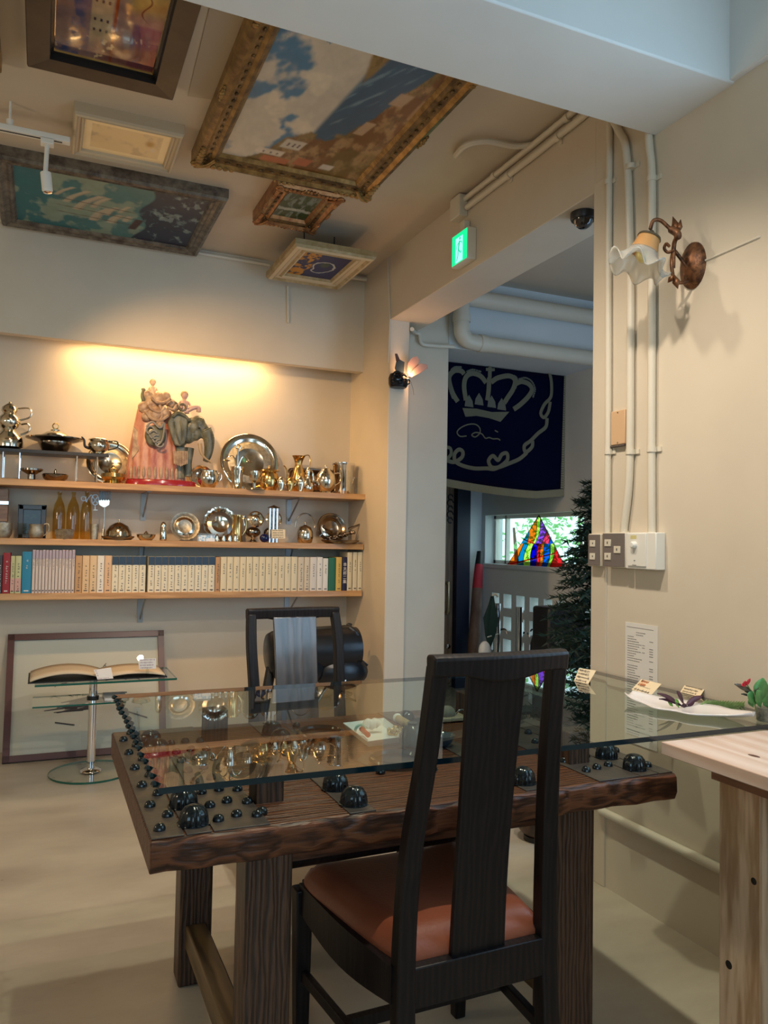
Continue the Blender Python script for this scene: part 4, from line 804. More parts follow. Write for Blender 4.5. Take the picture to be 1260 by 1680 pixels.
rt = thing('serving_fork', (X(171, 4.86), 4.86, Z2), 'large broad serving fork standing upright on its handle', 'fork'); P = lambda u, v: at(u, v, y=4.87)
m = MB(); m.tube([P(169, 886), P(170, 868)], [0.010, 0.008], 8); m.tube([P(170, 868), P(171, 838), P(171, 832)], [0.006, 0.003, 0.006], 8); m.build('handle', SILVER, rt)
m = MB(); m.prism([P(171, 833), P(163, 828), P(162, 820), P(180, 820), P(179, 828)], (0, 0.004, 0)); m.build('shoulder', SILVER, rt)
for k in range(5): m = MB(); a = 163+k*3.9; m.prism([P(a, 821), P(a, 804), P(a+2.6, 803), P(a+2.6, 821)], (0, 0.003, 0)); m.build('tine', mat('blackened_silver', (0.10, 0.11, 0.12), 0.3, 0.9), rt)
vessel('glass_tumbler', 157, 7, 860, [(0.85, 0), (1, 0.9), (1, 1), (0.9, 0.98), (0.8, 0.1)], 'small cut glass tumbler between the bottles and the domed dish', 'tumbler', Z2, 4.70, SILVERE)
dd_ = vessel('domed_dish', 196, 27, 879, [(0.8, 0), (1, 0.6), (1.02, 0.9), (0.9, 1.0)], 'round dark tray under a low polished dome with pointed knob', 'dish', Z2, 4.73, DARKSIL)
r = wpx(175, 219, 4.73)/2; MB().lathe([(r, 0), (r*0.95, 0.03), (r*0.7, 0.06), (r*0.3, 0.078), (0.004, 0.083), (0.005, 0.092), (0.001, 0.10)], (X(197, 4.73), 4.73, Z2+0.018), 28).build('dome_cover', mat('warm_dome_silver', (0.5, 0.42, 0.30), 0.15, 1.0), dd_, smooth=50)
vessel('small_dish', 242, 16, 876, [(0.6, 0), (0.9, 0.5), (1, 0.9), (0.9, 1), (0.3, 0.8), (0.2, 1.2), (0.01, 1.5)], 'low pointed silver dish left of the pepper caster', 'dish', Z2, 4.70)
vessel('pepper_caster', 270, 6, 856, [(0.9, 0), (1, 0.1), (0.95, 0.7), (0.8, 0.75), (0.9, 0.8), (0.5, 0.95), (0.1, 1)], 'small upright pepper caster left of the ornate round plate', 'caster', Z2, 4.72)
leaning('round_plate', 303, 864, 24, 'round mirror-like plate with ornate beaded rim on the middle shelf', 'plate', Z2, 4.80, material=SILVER, rim=SILVERE, scallop=24)
bx = thing('small_box', (X(340, 4.69), 4.69, Z2), 'little blue and white patterned box in front of the plates', 'box'); MB().box((X(327, 4.69), 4.675, Z2), (X(354, 4.69), 4.715, Z2+0.036)).build('body', mat('blue_white_pattern', (0.25, 0.5, 0.75), 0.4, col2=(0.8, 0.85, 0.9), scale=(60, 60, 60), ramp=(0.45, 0.5)), bx); MB().box((X(326.5, 4.69), 4.673, Z2+0.0365), (X(354.5, 4.69), 4.717, Z2+0.046)).build('lid', DARKSIL, bx)
leaning('round_plate', 361, 857, 28.5, 'large plain round plate with narrow scalloped rim in the middle of the shelf', 'plate', Z2, 4.86, material=mat('dull_plate_silver', (0.50, 0.48, 0.42), 0.35, 1.0), scallop=16)
for u in (358, 369, 379, 388): vessel('salt_pot', u, 3.8, 876, [(0.9, 0), (1, 0.3), (0.6, 0.7), (0.7, 0.8), (0.1, 1)], 'tiny silver salt pot in the row before the large plate, %s' % {358: 'leftmost', 369: 'second from left', 379: 'third from left', 388: 'rightmost'}[u], 'salt pot', Z2, 4.69, group='tiny salt pots')
vessel('tankard', 391, 9, 845, [(1, 0), (1, 0.05), (0.9, 0.1), (0.88, 0.85), (1, 0.9), (1, 1), (0.85, 0.98), (0.8, 0.2)], 'brass tankard beside the large plain plate', 'tankard', Z2, 4.74, GOLD, handle=[(1, (0.9, 1.5), 0.85, 0.25)])
def reflector(u, label):
    rt = thing('kettle_on_stand', (X(u, 4.78), 4.78, Z2), label, 'kettle', 'silver pots with round lids'); c = at(u, 852, y=4.75); r = wpx(u-13, u+13, 4.75)/2
    MB().lathe([(r, 0), (r*1.02, 0.006), (r*0.85, 0.012), (r*0.6, 0.006), (r*0.3, 0.016), (0.001, 0.02)], c, 28, (0, -1, 0.1)).build('lid', SILVER, rt, smooth=50)
    MB().ball((c.x, 4.80, Z2+0.062), r*0.95, 16, 10, (1, 0.7, 0.7)).build('body', DARKSIL, rt)
    MB().lathe([(r*0.7, 0), (r*0.5, 0.01), (r*0.2, 0.02), (r*0.3, 0.04)], (c.x, 4.80, Z2), 18).build('foot', SILVER, rt)
    MB().tube(spline([(c.x-r*0.9, 4.8, c.z), (c.x-r*1.25, 4.8, c.z+0.02), (c.x-r*1.1, 4.8, c.z-0.04)], 4), 0.005, 6).build('handle', SILVER, rt); return rt
reflector(419, 'silver pot with a round shiny lid facing forward, left of the tall cylinder'); reflector(449, 'silver pot with a round shiny lid partly behind the tall cylinder')
rt = thing('silver_cylinder', (X(450, 4.72), 4.72, Z2), 'tall slim silver cylinder of upright tubes with a flat cap', 'vase'); m = MB()
for k in range(3): m.tube([(X(444+k*6, 4.72), 4.72, Z2), (X(444+k*6, 4.72), 4.72, at(450, 834, y=4.72).z)], 0.009, 10)
m.build('tube', CHROME, rt); MB().lathe([(0.034, 0), (0.038, 0.006), (0.02, 0.012), (0.001, 0.02)], (X(450, 4.72), 4.72, at(450, 834, y=4.72).z), 18).build('cap', DARKSIL, rt)
MB().ball((X(436, 4.70), 4.70, Z2+0.026), 0.026, 14, 8, (1.2, 0.7, 1)).build('navy_pot', mat('navy_glaze', (0.004, 0.008, 0.06), 0.15)); tag(bpy.data.objects['navy_pot'], 'small dark navy pot just left of the price card on the middle shelf', 'pot')
def scribble(m, org, ux, uz, w_, h_, rows, rnd, th=0.10, ns=None, jag=1.0):
    org = Vector(org); ux = Vector(ux).normalized(); uz = Vector(uz).normalized(); nn = ux.cross(uz).normalized()
    for r in range(rows):
        z = h_*(0.88-0.76*r/max(1, rows-1)); x = w_*0.08; end = w_*rnd.uniform(0.75, 0.93)
        while x < end:
            l = rnd.uniform(0.03, 0.07)*w_; dz = rnd.uniform(-.02, .02)*h_*jag
            a = org+ux*x+uz*(z+dz); b = org+ux*(x+l)+uz*(z-dz); t = h_/rows*th
            m.add([a-uz*t+nn*0.0004, b-uz*t+nn*0.0004, b+uz*t+nn*0.0004, a+uz*t+nn*0.0004], [(0, 1, 2, 3)])
            if rnd.random() < 0.6: q = a+ux*l*0.5; m.add([q-uz*t*3+nn*0.0004-ux*t*0.7, q-uz*t*3+nn*0.0004+ux*t*0.7, q+uz*t*3+nn*0.0004+ux*t*0.7, q+uz*t*3+nn*0.0004-ux*t*0.7], [(0, 1, 2, 3)])
            x += l+rnd.uniform(0.01, 0.03)*w_
def card(name, a, b, c, d, label, cat='card', material=CARD, rows=4, ink=INK, seed=1, grp=None, ink2=None, stand=None):
    """a..d: corners, bottom left, bottom right, top right, top left"""
    a, b, c, d = [Vector(q) for q in (a, b, c, d)]; nn = (b-a).cross(d-a).normalized(); n2 = nn*0.0008
    org = (a+b)/2; rt = thing(name, org, label, cat, grp); m = MB(); m.add([a, b, c, d, a-n2, b-n2, c-n2, d-n2], [(0, 1, 2, 3), (7, 6, 5, 4), (0, 4, 5, 1), (1, 5, 6, 2), (2, 6, 7, 3), (3, 7, 4, 0)]); m.build('sheet', material, rt, smooth=0)
    m = MB(); scribble(m, a, b-a, d-a, (b-a).length, (d-a).length, rows, random.Random(seed)); m.build('writing', ink, rt, smooth=0)
    if ink2: m = MB(); scribble(m, a+(d-a)*0.55+(b-a)*0.05, b-a, d-a, (b-a).length*0.5, (d-a).length*0.35, 2, random.Random(seed+9), 0.2); m.build('coloured_writing', ink2, rt, smooth=0)
    if stand: MB().box((org.x-0.008, org.y-0.002, stand), (org.x+0.008, org.y+0.012, org.z+0.008)).build('card_stand', THINGL, rt)
    return rt
P = lambda u, v, y=4.68: at(u, v, y=y)
card('price_card', P(445.5, 883.5), P(468, 883.5), P(468, 868.5), P(445.5, 868.5), 'small cream price card standing on the middle shelf before the silver cylinder', rows=4, seed=4)
bpy.data.objects['price_card'].location.z += 0
kt = vessel('kettle', 502, 13, 860, [(0.7, 0), (0.85, 0.05), (1, 0.3), (0.95, 0.6), (0.7, 0.85), (0.4, 0.9), (0.1, 0.98), (0.1, 1.1), (0.01, 1.15)], 'shiny kettle with a tall hoop handle near the right of the middle shelf', 'kettle', Z2, 4.73)
MB().tube(arc((X(502, 4.73), 4.73, at(502, 862, y=4.73).z), wpx(486, 518, 4.73)/2, -10, 190, 20, ry=0.075), 0.004, 7).build('hoop_handle', DARKSIL, kt)
leaning('round_plate', 543, 866, 23.5, 'round polished plate behind the leaf-shaped server at the right of the middle shelf', 'plate', Z2, 4.86, material=SILVER, rim=DARKSIL)
vessel('oval_tray', 560, 30, 886, [(0.7, 0), (0.95, 0.6), (1, 1), (0.95, 1.05), (0.5, 0.6)], 'low oval silver tray under the leaf-shaped server', 'tray', Z2, 4.72, DARKSIL)
rt = thing('grape_server', (X(560, 4.75), 4.75, Z2+0.012), 'dark ornate leaf and grape shaped server pointing right on the oval tray', 'server'); rr = random.Random(2)
m = MB()
for i in range(46): t = rr.random(); m.ball((X(540+t*42, 4.75), 4.75+rr.uniform(-.02, .02), Z2+0.025+0.05*t+rr.uniform(-.012, .012)*(1.3-t)), rr.uniform(0.008, 0.013), 8, 5)
m.build('grape_cluster', DARKSIL, rt); m = MB(); m.tube(spline([P(524, 880, 4.75), P(535, 870, 4.75), P(545, 868, 4.75)], 4), 0.004, 6); m.tube(spline([P(545, 872, 4.75), P(533, 866, 4.73), P(531, 862, 4.73)], 4), [0.010, 0.009, 0.009, 0.01, 0.01, 0.012, 0.012, 0.008, 0.005], 8); m.tube([P(572, 868, 4.75), P(592, 860, 4.75)], [0.008, 0.006], 6); m.build('stalk', DARKSIL, rt)
# visible lamp tube behind the lintel
lt = thing('tube_lamp', (0.78, 4.86, 2.375), 'long warm tube lamp hidden behind the lintel above the elephant', 'lamp')
MB().tube([(0.24, 4.86, 2.39), (1.30, 4.86, 2.39)], 0.012, 10).build('tube', mat('lit_tube', (1, 0.9, 0.7), 0.3, emit=(1.0, 0.66, 0.30), estr=9), lt); MB().box((0.22, 4.82, 2.405), (1.32, 4.90, 2.43)).build('housing', WHITE, lt)
MB().box((0.3, 4.84, 2.43), (0.34, 4.88, ZC)).build('hanger', WHITE, lt); MB().box((1.2, 4.84, 2.43), (1.24, 4.88, ZC)).build('hanger', WHITE, lt)

# ================================================================== CEILING PAINTINGS
def vnoise(s, t, f, seed):
    """smooth value noise on arrays"""
    r = np.random.RandomState(seed).rand(64, 64); a = (s*f) % 63; b = (t*f) % 63
    i = np.floor(a).astype(int); j = np.floor(b).astype(int); u = a-i; v = b-j; u = u*u*(3-2*u); v = v*v*(3-2*v)
    i2 = (i+1) % 64; j2 = (j+1) % 64
    return (r[i, j]*(1-u)+r[i2, j]*u)*(1-v)+(r[i, j2]*(1-u)+r[i2, j2]*u)*v
def fbm(s, t, f, seed, o=4):
    a = 0; w_ = 0.5
    for k in range(o): a = a+w_*vnoise(s*1.0+3.1*k, t+1.7*k, f*2**k, seed+k); w_ *= 0.5
    return a/0.94
def sm(a, b, x): t = np.clip((x-a)/(b-a), 0, 1); return t*t*(3-2*t)
def lerp(c, d, k): return c+(np.array(d)-c)*k[..., None]
def canvas(name, x0, x1, y0, y1, z, fn, parent, nu=150, nv=130, rough=0.4, coat=0.0, mname='oil_paint'):
    S, T = np.meshgrid(np.linspace(0, 1, nu+1), np.linspace(0, 1, nv+1)); C_ = fn(S, T); mu = C_.mean(axis=2, keepdims=True); C_ = np.clip(mu+(C_-mu)*1.3, 0, 1); C_ = np.clip(0.16+(C_-0.16)*1.15, 0.004, 1)
    m = MB(); m.v = [Vector((x0+(x1-x0)*a, y0+(y1-y0)*b, z)) for a, b in zip(S.ravel(), T.ravel())]
    m.f = [(j*(nu+1)+i, (j+1)*(nu+1)+i, (j+1)*(nu+1)+i+1, j*(nu+1)+i+1) for j in range(nv) for i in range(nu)]; m.m = [0]*len(m.f)
    n = len(m.v); org = Vector(parent['_org']); me = bpy.data.meshes.new(name); me.from_pydata([tuple(p-org) for p in m.v], [], m.f); me.materials.append(attr_mat(mname, rough, coat))
    at_ = me.color_attributes.new('paint', 'FLOAT_COLOR', 'POINT'); buf = np.ones((n, 4), dtype=np.float32); buf[:, :3] = C_.reshape(-1, 3); at_.data.foreach_set('color', buf.ravel())
    o = bpy.data.objects.new(name, me); COL.objects.link(o); o.parent = parent; return o
def frame_down(parent, x0, x1, y0, y1, prof, mats, name='frame', bev=0):
    """mitred moulding: prof = (inset, z, material) from outside to inside"""
    m = MB(); rings = []
    for (t, z, k) in prof: rings.append([(x0+t, y0+t, z), (x1-t, y0+t, z), (x1-t, y1-t, z), (x0+t, y1-t, z)])
    for i in range(len(rings)-1):
        m.mi = prof[i][2]
        for k in range(4): l = (k+1) % 4; m.add([rings[i][k], rings[i][l], rings[i+1][l], rings[i+1][k]], [(0, 1, 2, 3)])
    return m.build(name, mats, parent, smooth=0)
def painting(x0, x1, y0, y1, zb, fw, depth, label, mats, fn, orn=0, prof=None, name='framed_painting', top=None, rough=0.4, coat=0, mname='oil_paint'):
    top = ZC if top is None else top
    rt = thing(name, ((x0+x1)/2, (y0+y1)/2, zb), label, 'painting', 'paintings hung flat on the ceiling')
    if prof is None: prof = [(0, top, 0), (0, zb+depth*0.4, 0), (fw*0.10, zb+depth*0.12, 1), (fw*0.28, zb, 0), (fw*0.42, zb+depth*0.25, 1), (fw*0.62, zb+depth*0.35, 0), (fw*0.75, zb+depth*0.18, 1), (fw*0.88, zb+depth*0.3, 0), (fw, zb+depth*0.6, 0)]
    frame_down(rt, x0, x1, y0, y1, prof, mats)
    ins = fw*0.985; canvas('canvas', x0+ins, x1-ins, y0+ins, y1-ins, zb+depth*0.58, fn, rt, rough=rough, coat=coat, mname=mname)
    if top > zb+0.08 or True: MB().box((x0+0.02, y0+0.02, zb+depth*0.7), (x1-0.02, y1-0.02, top)).build('backing', BLACKM, rt)
    if orn:
        for (cx, cy, sx, sy) in ((x0, y0, 1, 1), (x1, y0, -1, 1), (x0, y1, 1, -1), (x1, y1, -1, -1)):
            m = MB(); rr = random.Random(int(cx*99+cy*33))
            for k in range(7):
                a = fw*(0.1+k*0.24)
                m.ball((cx+sx*a, cy+sy*fw*0.22, zb+0.002), fw*0.17*(1-k*0.07), 8, 6, (1, 1.2, 0.6)); m.ball((cx+sx*fw*0.22, cy+sy*a, zb+0.002), fw*0.17*(1-k*0.07), 8, 6, (1.2, 1, 0.6))
            m.tube(spline([(cx+sx*fw*0.1, cy+sy*fw*0.1, zb-0.004), (cx+sx*fw*0.5, cy+sy*fw*0.35, zb-0.006), (cx+sx*fw*0.8, cy+sy*fw*0.75, zb+0.006)], 4), fw*0.08, 7)
            m.build('corner_ornament', mats[0], rt, smooth=80)
        for (a, b, cx, cy) in ((1, 0, (x0+x1)/2, y1-fw*0.08), (1, 0, (x0+x1)/2, y0+fw*0.08), (0, 1, x0+fw*0.08, (y0+y1)/2), (0, 1, x1-fw*0.08, (y0+y1)/2)):
            m = MB()
            for k in range(-2, 3): m.ball((cx+a*k*fw*0.2, cy+b*k*fw*0.2, zb+depth*0.12), fw*0.11*(1-abs(k)*0.2), 8, 5)
            m.build('centre_ornament', mats[0], rt, smooth=80)
        m = MB(); nx = int((x1-x0)/0.05); ny = int((y1-y0)/0.05); q = fw*0.55
        for i in range(1, nx): 
            for yy in (y0+q, y1-q): m.ball((x0+(x1-x0)*i/nx, yy, zb+depth*0.28), 0.0075, 6, 4, (1.7, 1, 0.7))
        for i in range(1, ny):
            for xx in (x0+q, x1-q): m.ball((xx, y0+(y1-y0)*i/ny, zb+depth*0.28), 0.0075, 6, 4, (1, 1.7, 0.7))
        m.build('carved_beading', mats[1], rt, smooth=80)
    return rt
GF = mat('old_gilt_frame', (0.20, 0.115, 0.035), 0.38, 0.55, col2=(0.42, 0.26, 0.09), scale=(22, 22, 22), bump=0.5)
GF2 = mat('dark_gilt_frame', (0.075, 0.045, 0.02), 0.4, 0.5, col2=(0.24, 0.15, 0.06), scale=(22, 22, 22), bump=0.5)
GREYF = mat('grey_bronze_frame', (0.08, 0.065, 0.055), 0.4, 0.4, col2=(0.22, 0.19, 0.15), scale=(20, 20, 20), bump=0.4)
COPF = mat('copper_gilt_frame', (0.26, 0.10, 0.04), 0.32, 0.7, col2=(0.48, 0.25, 0.10), scale=(25, 25, 25), bump=0.5)
def A3(*c): return np.array(c, float)
def coast(S, T):
    n = fbm(S, T, 5, 1); n2 = fbm(S*1.4, T, 10, 7); n3 = fbm(S, T, 24, 11)
    c = np.zeros(S.shape+(3,))+A3(0.08, 0.17, 0.27)
    cl = sm(0.40, 0.56, fbm(S*1.3+T*0.7, T*1.2-S*0.4, 5, 21)+0.16*(1-np.abs(S-0.16-0.30*(1-T))*3.2)); c = lerp(c, (0.46, 0.43, 0.38), cl); c = lerp(c, (0.62, 0.56, 0.47), sm(0.62, 0.8, fbm(S, T, 6, 25)+0.1)*cl*0.6)
    sea = sm(-0.02, 0.02, S-(0.60-0.16*T)); c = lerp(c, (0.035, 0.085, 0.14), sea); c = lerp(c, (0.16, 0.24, 0.30), sea*sm(0.55, 0.7, fbm(S*4+T*3, T*0.8, 7, 31))*0.8)
    land = sm(-0.02, 0.015, (T+0.12*(n2-0.5))-np.interp(S, [0, 0.15, 0.27, 0.36, 0.48, 0.6, 0.7, 0.8, 0.92, 1.0], [1.1, 1.02, 0.88, 0.76, 0.68, 0.70, 0.62, 0.42, 0.12, -0.05]))
    land = np.maximum(land, sm(0.0, 0.03, 0.06-np.abs(S-0.58)-0.3*np.abs(T-0.05)+0.03*n2))
    lc = np.zeros(S.shape+(3,))+A3(0.13, 0.065, 0.035); lc = lerp(lc, (0.30, 0.20, 0.12), sm(0.45, 0.65, n2)); lc = lerp(lc, (0.07, 0.045, 0.03), sm(0.55, 0.7, n3)*0.6); lc = lerp(lc, (0.10, 0.09, 0.04), sm(0.5, 0.6, n)*0.5)
    c = c+(lc-c)*land[..., None]
    for (a, b, w_, h_, col) in ((0.42, 0.80, 0.075, 0.045, (0.50, 0.47, 0.42)), (0.30, 0.90, 0.10, 0.03, (0.55, 0.5, 0.44)), (0.20, 0.86, 0.05, 0.02, (0.5, 0.47, 0.4)), (0.36, 0.96, 0.10, 0.03, (0.32, 0.11, 0.07)), (0.55, 0.93, 0.06, 0.04, (0.33, 0.12, 0.08)), (0.73, 0.93, 0.05, 0.03, (0.5, 0.45, 0.4)), (0.86, 0.30, 0.05, 0.05, (0.36, 0.27, 0.2)), (0.78, 0.55, 0.04, 0.06, (0.4, 0.3, 0.22))):
        k = sm(0.0, 0.012, w_-np.abs(S-a+0.3*(T-b)))*sm(0, 0.012, h_-np.abs(T-b)); c = lerp(c, col, k*0.9)
        for q in (-0.4, 0.1, 0.55):
            if w_ > 0.06 and col[0] > 0.4: c = lerp(c, (0.08, 0.06, 0.06), sm(0, 0.006, 0.009-np.abs(S-a-q*w_+0.3*(T-b)))*sm(0, 0.006, h_*0.4-np.abs(T-b-0.005)))
    return c*(0.9+0.25*n3[..., None])
def ship(S, T):
    n = fbm(S*2, T, 5, 41); n2 = fbm(S*2, T, 12, 47); c = np.zeros(S.shape+(3,))+A3(0.045, 0.13, 0.15)
    c = lerp(c, (0.09, 0.17, 0.17), sm(0, 0.7, S)); cl = sm(0.46, 0.58, n+0.16*np.exp(-((S-0.35)**2)/0.06)-0.05); c = lerp(c, (0.25, 0.30, 0.24), cl*0.85)
    for (a, b, w_, L, sl) in ((0.24, 0.30, 0.018, 0.10, 0.5), (0.30, 0.36, 0.024, 0.14, 0.45), (0.36, 0.44, 0.028, 0.17, 0.4), (0.43, 0.40, 0.022, 0.12, 0.35), (0.44, 0.62, 0.030, 0.15, 0.3), (0.50, 0.52, 0.022, 0.10, 0.3), (0.53, 0.66, 0.03, 0.10, 0.25), (0.57, 0.45, 0.018, 0.08, 0.3), (0.60, 0.62, 0.022, 0.07, 0.2)):
        bulge = 0.25*np.abs(T-b)**1.3
        c = lerp(c, (0.44, 0.38, 0.29), 0.9*sm(0, 0.01, w_-np.abs((S-a)+sl*(T-b)-bulge))*sm(0, 0.02, L-np.abs(T-b))); c = lerp(c, (0.22, 0.19, 0.15), 0.6*sm(0, 0.01, w_*0.35-np.abs((S-a-w_*0.6)+sl*(T-b)-bulge))*sm(0, 0.02, L-np.abs(T-b)))
    for b in (0.45, 0.58, 0.7): c = lerp(c, (0.09, 0.06, 0.04), 0.8*sm(0, 0.004, 0.008-np.abs(T-b-0.12*(S-0.4)))*sm(0.2, 0.24, S)*sm(0.66, 0.62, S))
    c = lerp(c, (0.06, 0.03, 0.02), sm(0, 0.01, 0.028-np.abs(S-0.655+0.15*(T-0.72)))*sm(0, 0.03, 0.12-np.abs(T-0.7)))
    sea = sm(0, 0.015, S-(0.68+0.03*np.sin(T*11))); sc_ = np.zeros(S.shape+(3,))+A3(0.018, 0.028, 0.045)
    foam = sm(0.0, 0.05, 0.05-np.abs(fbm(S*2.2, T, 7, 55)-0.5)); sc_ = lerp(sc_, (0.24, 0.30, 0.30), foam*0.6*sm(0.4, 0.6, n2)); sc_ = lerp(sc_, (0.3, 0.36, 0.35), sm(0.62, 0.7, n2)*0.5)
    c = c+(sc_-c)*sea[..., None]; return c*(0.85+0.3*n2[..., None])
def pale(S, T):
    n = fbm(S*2, T, 4, 61); c = np.zeros(S.shape+(3,))+A3(0.82, 0.68, 0.46)
    inn = sm(0, 0.01, 0.42-np.abs(S-0.5))*sm(0, 0.02, 0.38-np.abs(T-0.5)); c = lerp(c, (0.70, 0.55, 0.35), inn); c = lerp(c, (0.46, 0.36, 0.24), inn*sm(0.5, 0.75, n)*0.6)
    c = lerp(c, (0.36, 0.18, 0.05), sm(0.0, 0.08, 0.09-np.hypot((S-0.78), (T-0.42)*0.6))*inn*0.8); c = lerp(c, (0.7, 0.6, 0.5), sm(0.0, 0.04, 0.045-np.hypot((S-0.83), (T-0.6)*0.6))); return c
def green(S, T):
    n = fbm(S*2, T, 6, 71); n2 = fbm(S*2, T, 14, 73); c = np.zeros(S.shape+(3,))+A3(0.05, 0.065, 0.04); c = lerp(c, (0.16, 0.19, 0.17), sm(0.45, 0.7, n)); c = lerp(c, (0.34, 0.35, 0.31), sm(0.0, 0.05, 0.07-np.abs(T-0.72+0.1*n))); return c*(0.7+0.5*n2[..., None])
def storm(S, T):
    n = fbm(S*2, T*2, 4, 81); n2 = fbm(S, T, 12, 83); c = np.zeros(S.shape+(3,))+A3(0.012, 0.022, 0.075); c = lerp(c, (0.42, 0.22, 0.05), sm(0, 0.05, 0.42-S-0.15*(n-0.5)-0.1*T)*sm(0.35, 0.55, n2)); c = lerp(c, (0.55, 0.55, 0.5), sm(0, 0.03, 0.03-np.abs(np.hypot(S-0.6, (T-0.55))-0.22-0.12*(n-0.5)))*0.9)
    c = lerp(c, (0.05, 0.06, 0.05), sm(0, 0.05, 0.12-np.hypot(S-0.6, T-0.45))); return c
def street(S, T):
    n = fbm(S, T, 5, 91); n2 = fbm(S, T, 13, 93); c = np.zeros(S.shape+(3,))+A3(0.20, 0.15, 0.15); c = lerp(c, (0.08, 0.09, 0.16), sm(0.5, 0.65, n)*sm(0.5, 0.2, S)); c = lerp(c, (0.30, 0.26, 0.20), sm(0, 0.02, 0.11-np.abs(S-0.42))*sm(0.95, 0.7, T))
    for a in (0.36, 0.42, 0.48):
        for b in (0.12, 0.24, 0.36, 0.55, 0.66): c = lerp(c, (0.03, 0.03, 0.05), sm(0, 0.006, 0.015-np.abs(S-a))*sm(0, 0.01, 0.02-np.abs(T-b)))
    c = lerp(c, (0.20, 0.06, 0.03), sm(0, 0.01, 0.02-np.abs(S-0.55))); c = lerp(c, (0.04, 0.16, 0.03), sm(0.0, 0.08, 0.13-np.hypot(S-0.55, T*1.2)+0.1*(n2-0.5))); c = lerp(c, (0.04, 0.16, 0.03), sm(0.0, 0.05, 0.07-np.hypot(S-0.25, T)))
    c = lerp(c, (0.30, 0.25, 0.12), sm(0.6, 0.75, S)*sm(0.45, 0.3, T)); c = lerp(c, (0.07, 0.04, 0.03), sm(0.0, 0.01, 0.013-np.abs((S-0.78)-0.35*(T-0.2)+0.06*np.sin(T*20)))*sm(0.5, 0.4, T)); c = lerp(c, (0.10, 0.05, 0.10), sm(0.7, 0.74, S)*sm(0.48, 0.52, T)); c = lerp(c, (0.14, 0.07, 0.06), sm(0.7, 0.8, T)*sm(0.3, 0.5, S)*0.7)
    c = lerp(c, (0.45, 0.36, 0.25), sm(0.66, 0.72, n2)*sm(0.6, 0.8, T)); return c*(0.75+0.5*n2[..., None])
zf = 2.90; kf = (zf-CAM_H)/(2.973-CAM_H)
def K(v): return v*kf
painting(K(0.590), K(1.490), K(2.40), K(3.700), zf, 0.115, 0.055, 'largest ceiling painting, cloudy sky over a coastal village, in a heavy carved gilt frame', [GF, GF2], coast, orn=1)
painting(K(-0.262), K(0.838), K(4.02), K(4.915), zf, 0.080, 0.045, 'ceiling painting of a sailing ship on a stormy sea in a grey-bronze frame', [GREYF, GREYF], ship)
painting(K(0.070), K(0.522), K(3.475), K(3.862), zf+0.01, 0.045, 0.035, 'small pale painting in a plain cream frame beside the white track', [mat('cream_frame', (0.50, 0.40, 0.27), 0.5), mat('cream_frame_light', (0.62, 0.50, 0.34), 0.5)], pale)
painting(K(1.018), K(1.378), K(3.73), K(4.235), zf, 0.085, 0.055, 'small landscape in a coppery gilt frame below the largest painting', [COPF, GF2], green, orn=1)
z5 = 2.80; k5 = (z5-CAM_H)/(2.973-CAM_H)
painting(1.335*k5, 1.862*k5, 4.46*k5, 5.13*k5, z5, 0.10, 0.05, 'small dark stormy painting in a wide cream-gold frame near the corner', [mat('cream_gold_frame', (0.48, 0.38, 0.22), 0.45, 0.2, col2=(0.34, 0.24, 0.10), scale=(20, 20, 20), bump=0.3), mat('cream_gold_light', (0.60, 0.50, 0.33), 0.45)], storm, top=z5+0.05)
bpy.data.objects['framed_painting.004']
for a, b in ((1.45, 4.2), (1.65, 4.2)): MB().tube([(a*k5*1.0, b, z5+0.04), (a*k5, b, ZC)], 0.004, 6).build('hanging_wire', BLACKM, bpy.data.objects['framed_painting.004'])
BRF = mat('dark_brown_frame', (0.045, 0.028, 0.018), 0.45, col2=(0.075, 0.05, 0.03), scale=(8, 8, 8)); zc = zf; fwq = 0.085
prof = [(0, ZC, 0), (0, zc+0.01, 0), (0.004, zc, 0), (0.075, zc+0.006, 1), (0.078, zc+0.03, 1), (0.088, zc+0.032, 2), (0.092, zc+0.04, 2)]
painting(K(-0.105), K(0.430), K(2.45), K(3.180), zc, 0.092, 0.065, 'glazed street picture in a broad dark brown frame at the top left', [BRF, BLACKM, GOLD], street, prof=prof, rough=0.08, coat=1.0, mname='glazed_print')
painting(-1.15, K(-0.195), K(2.6), K(3.30), zf, 0.10, 0.05, 'gilt carved frame just entering at the left edge of the ceiling', [GF, GF2], green, orn=0)

pq = [at(u, v, z=ZC-0.003) for u, v in ((344, 12), (432, 40), (380, 168), (308, 158))]
structure(MB().prism(pq, (0, 0, 0.01)).build('trim_8', mat('older_ceiling_patch', (0.46, 0.38, 0.28), 0.75), smooth=0))
# ================================================================== TRACK LIGHT
zt_ = at(77, 230, y=3.45).z; q0 = at(0, 207, y=3.45); q1 = at(115, 234, y=3.45); zt_ = (q0.z+q1.z)/2
tr = thing('track_light', (0.0, 3.45, zt_), 'white ceiling track hung on a rod with one small white spotlight', 'track light')
MB().box((-1.2, 3.432, zt_-0.011), (q1.x, 3.468, zt_+0.011)).build('track', WHITE, tr, bevel=0.002); MB().box((-1.2, 3.446, zt_-0.0125), (q1.x-0.03, 3.454, zt_-0.0105)).build('slot', BLACKM, tr)
xr_ = at(16, 205, y=3.45).x; MB().tube([(xr_, 3.45, zt_), (xr_, 3.45, ZC)], 0.005, 8).build('rod', WHITE, tr); MB().lathe([(0.014, 0), (0.014, 0.03)], (xr_, 3.45, zt_+0.008), 12).build('rod_clamp', WHITE, tr)
xs_ = at(77, 250, y=3.45).x; m = MB(); m.box((xs_-0.025, 3.43, zt_-0.035), (xs_+0.025, 3.47, zt_-0.012)); m.build('adapter', WHITE, tr, bevel=0.003)
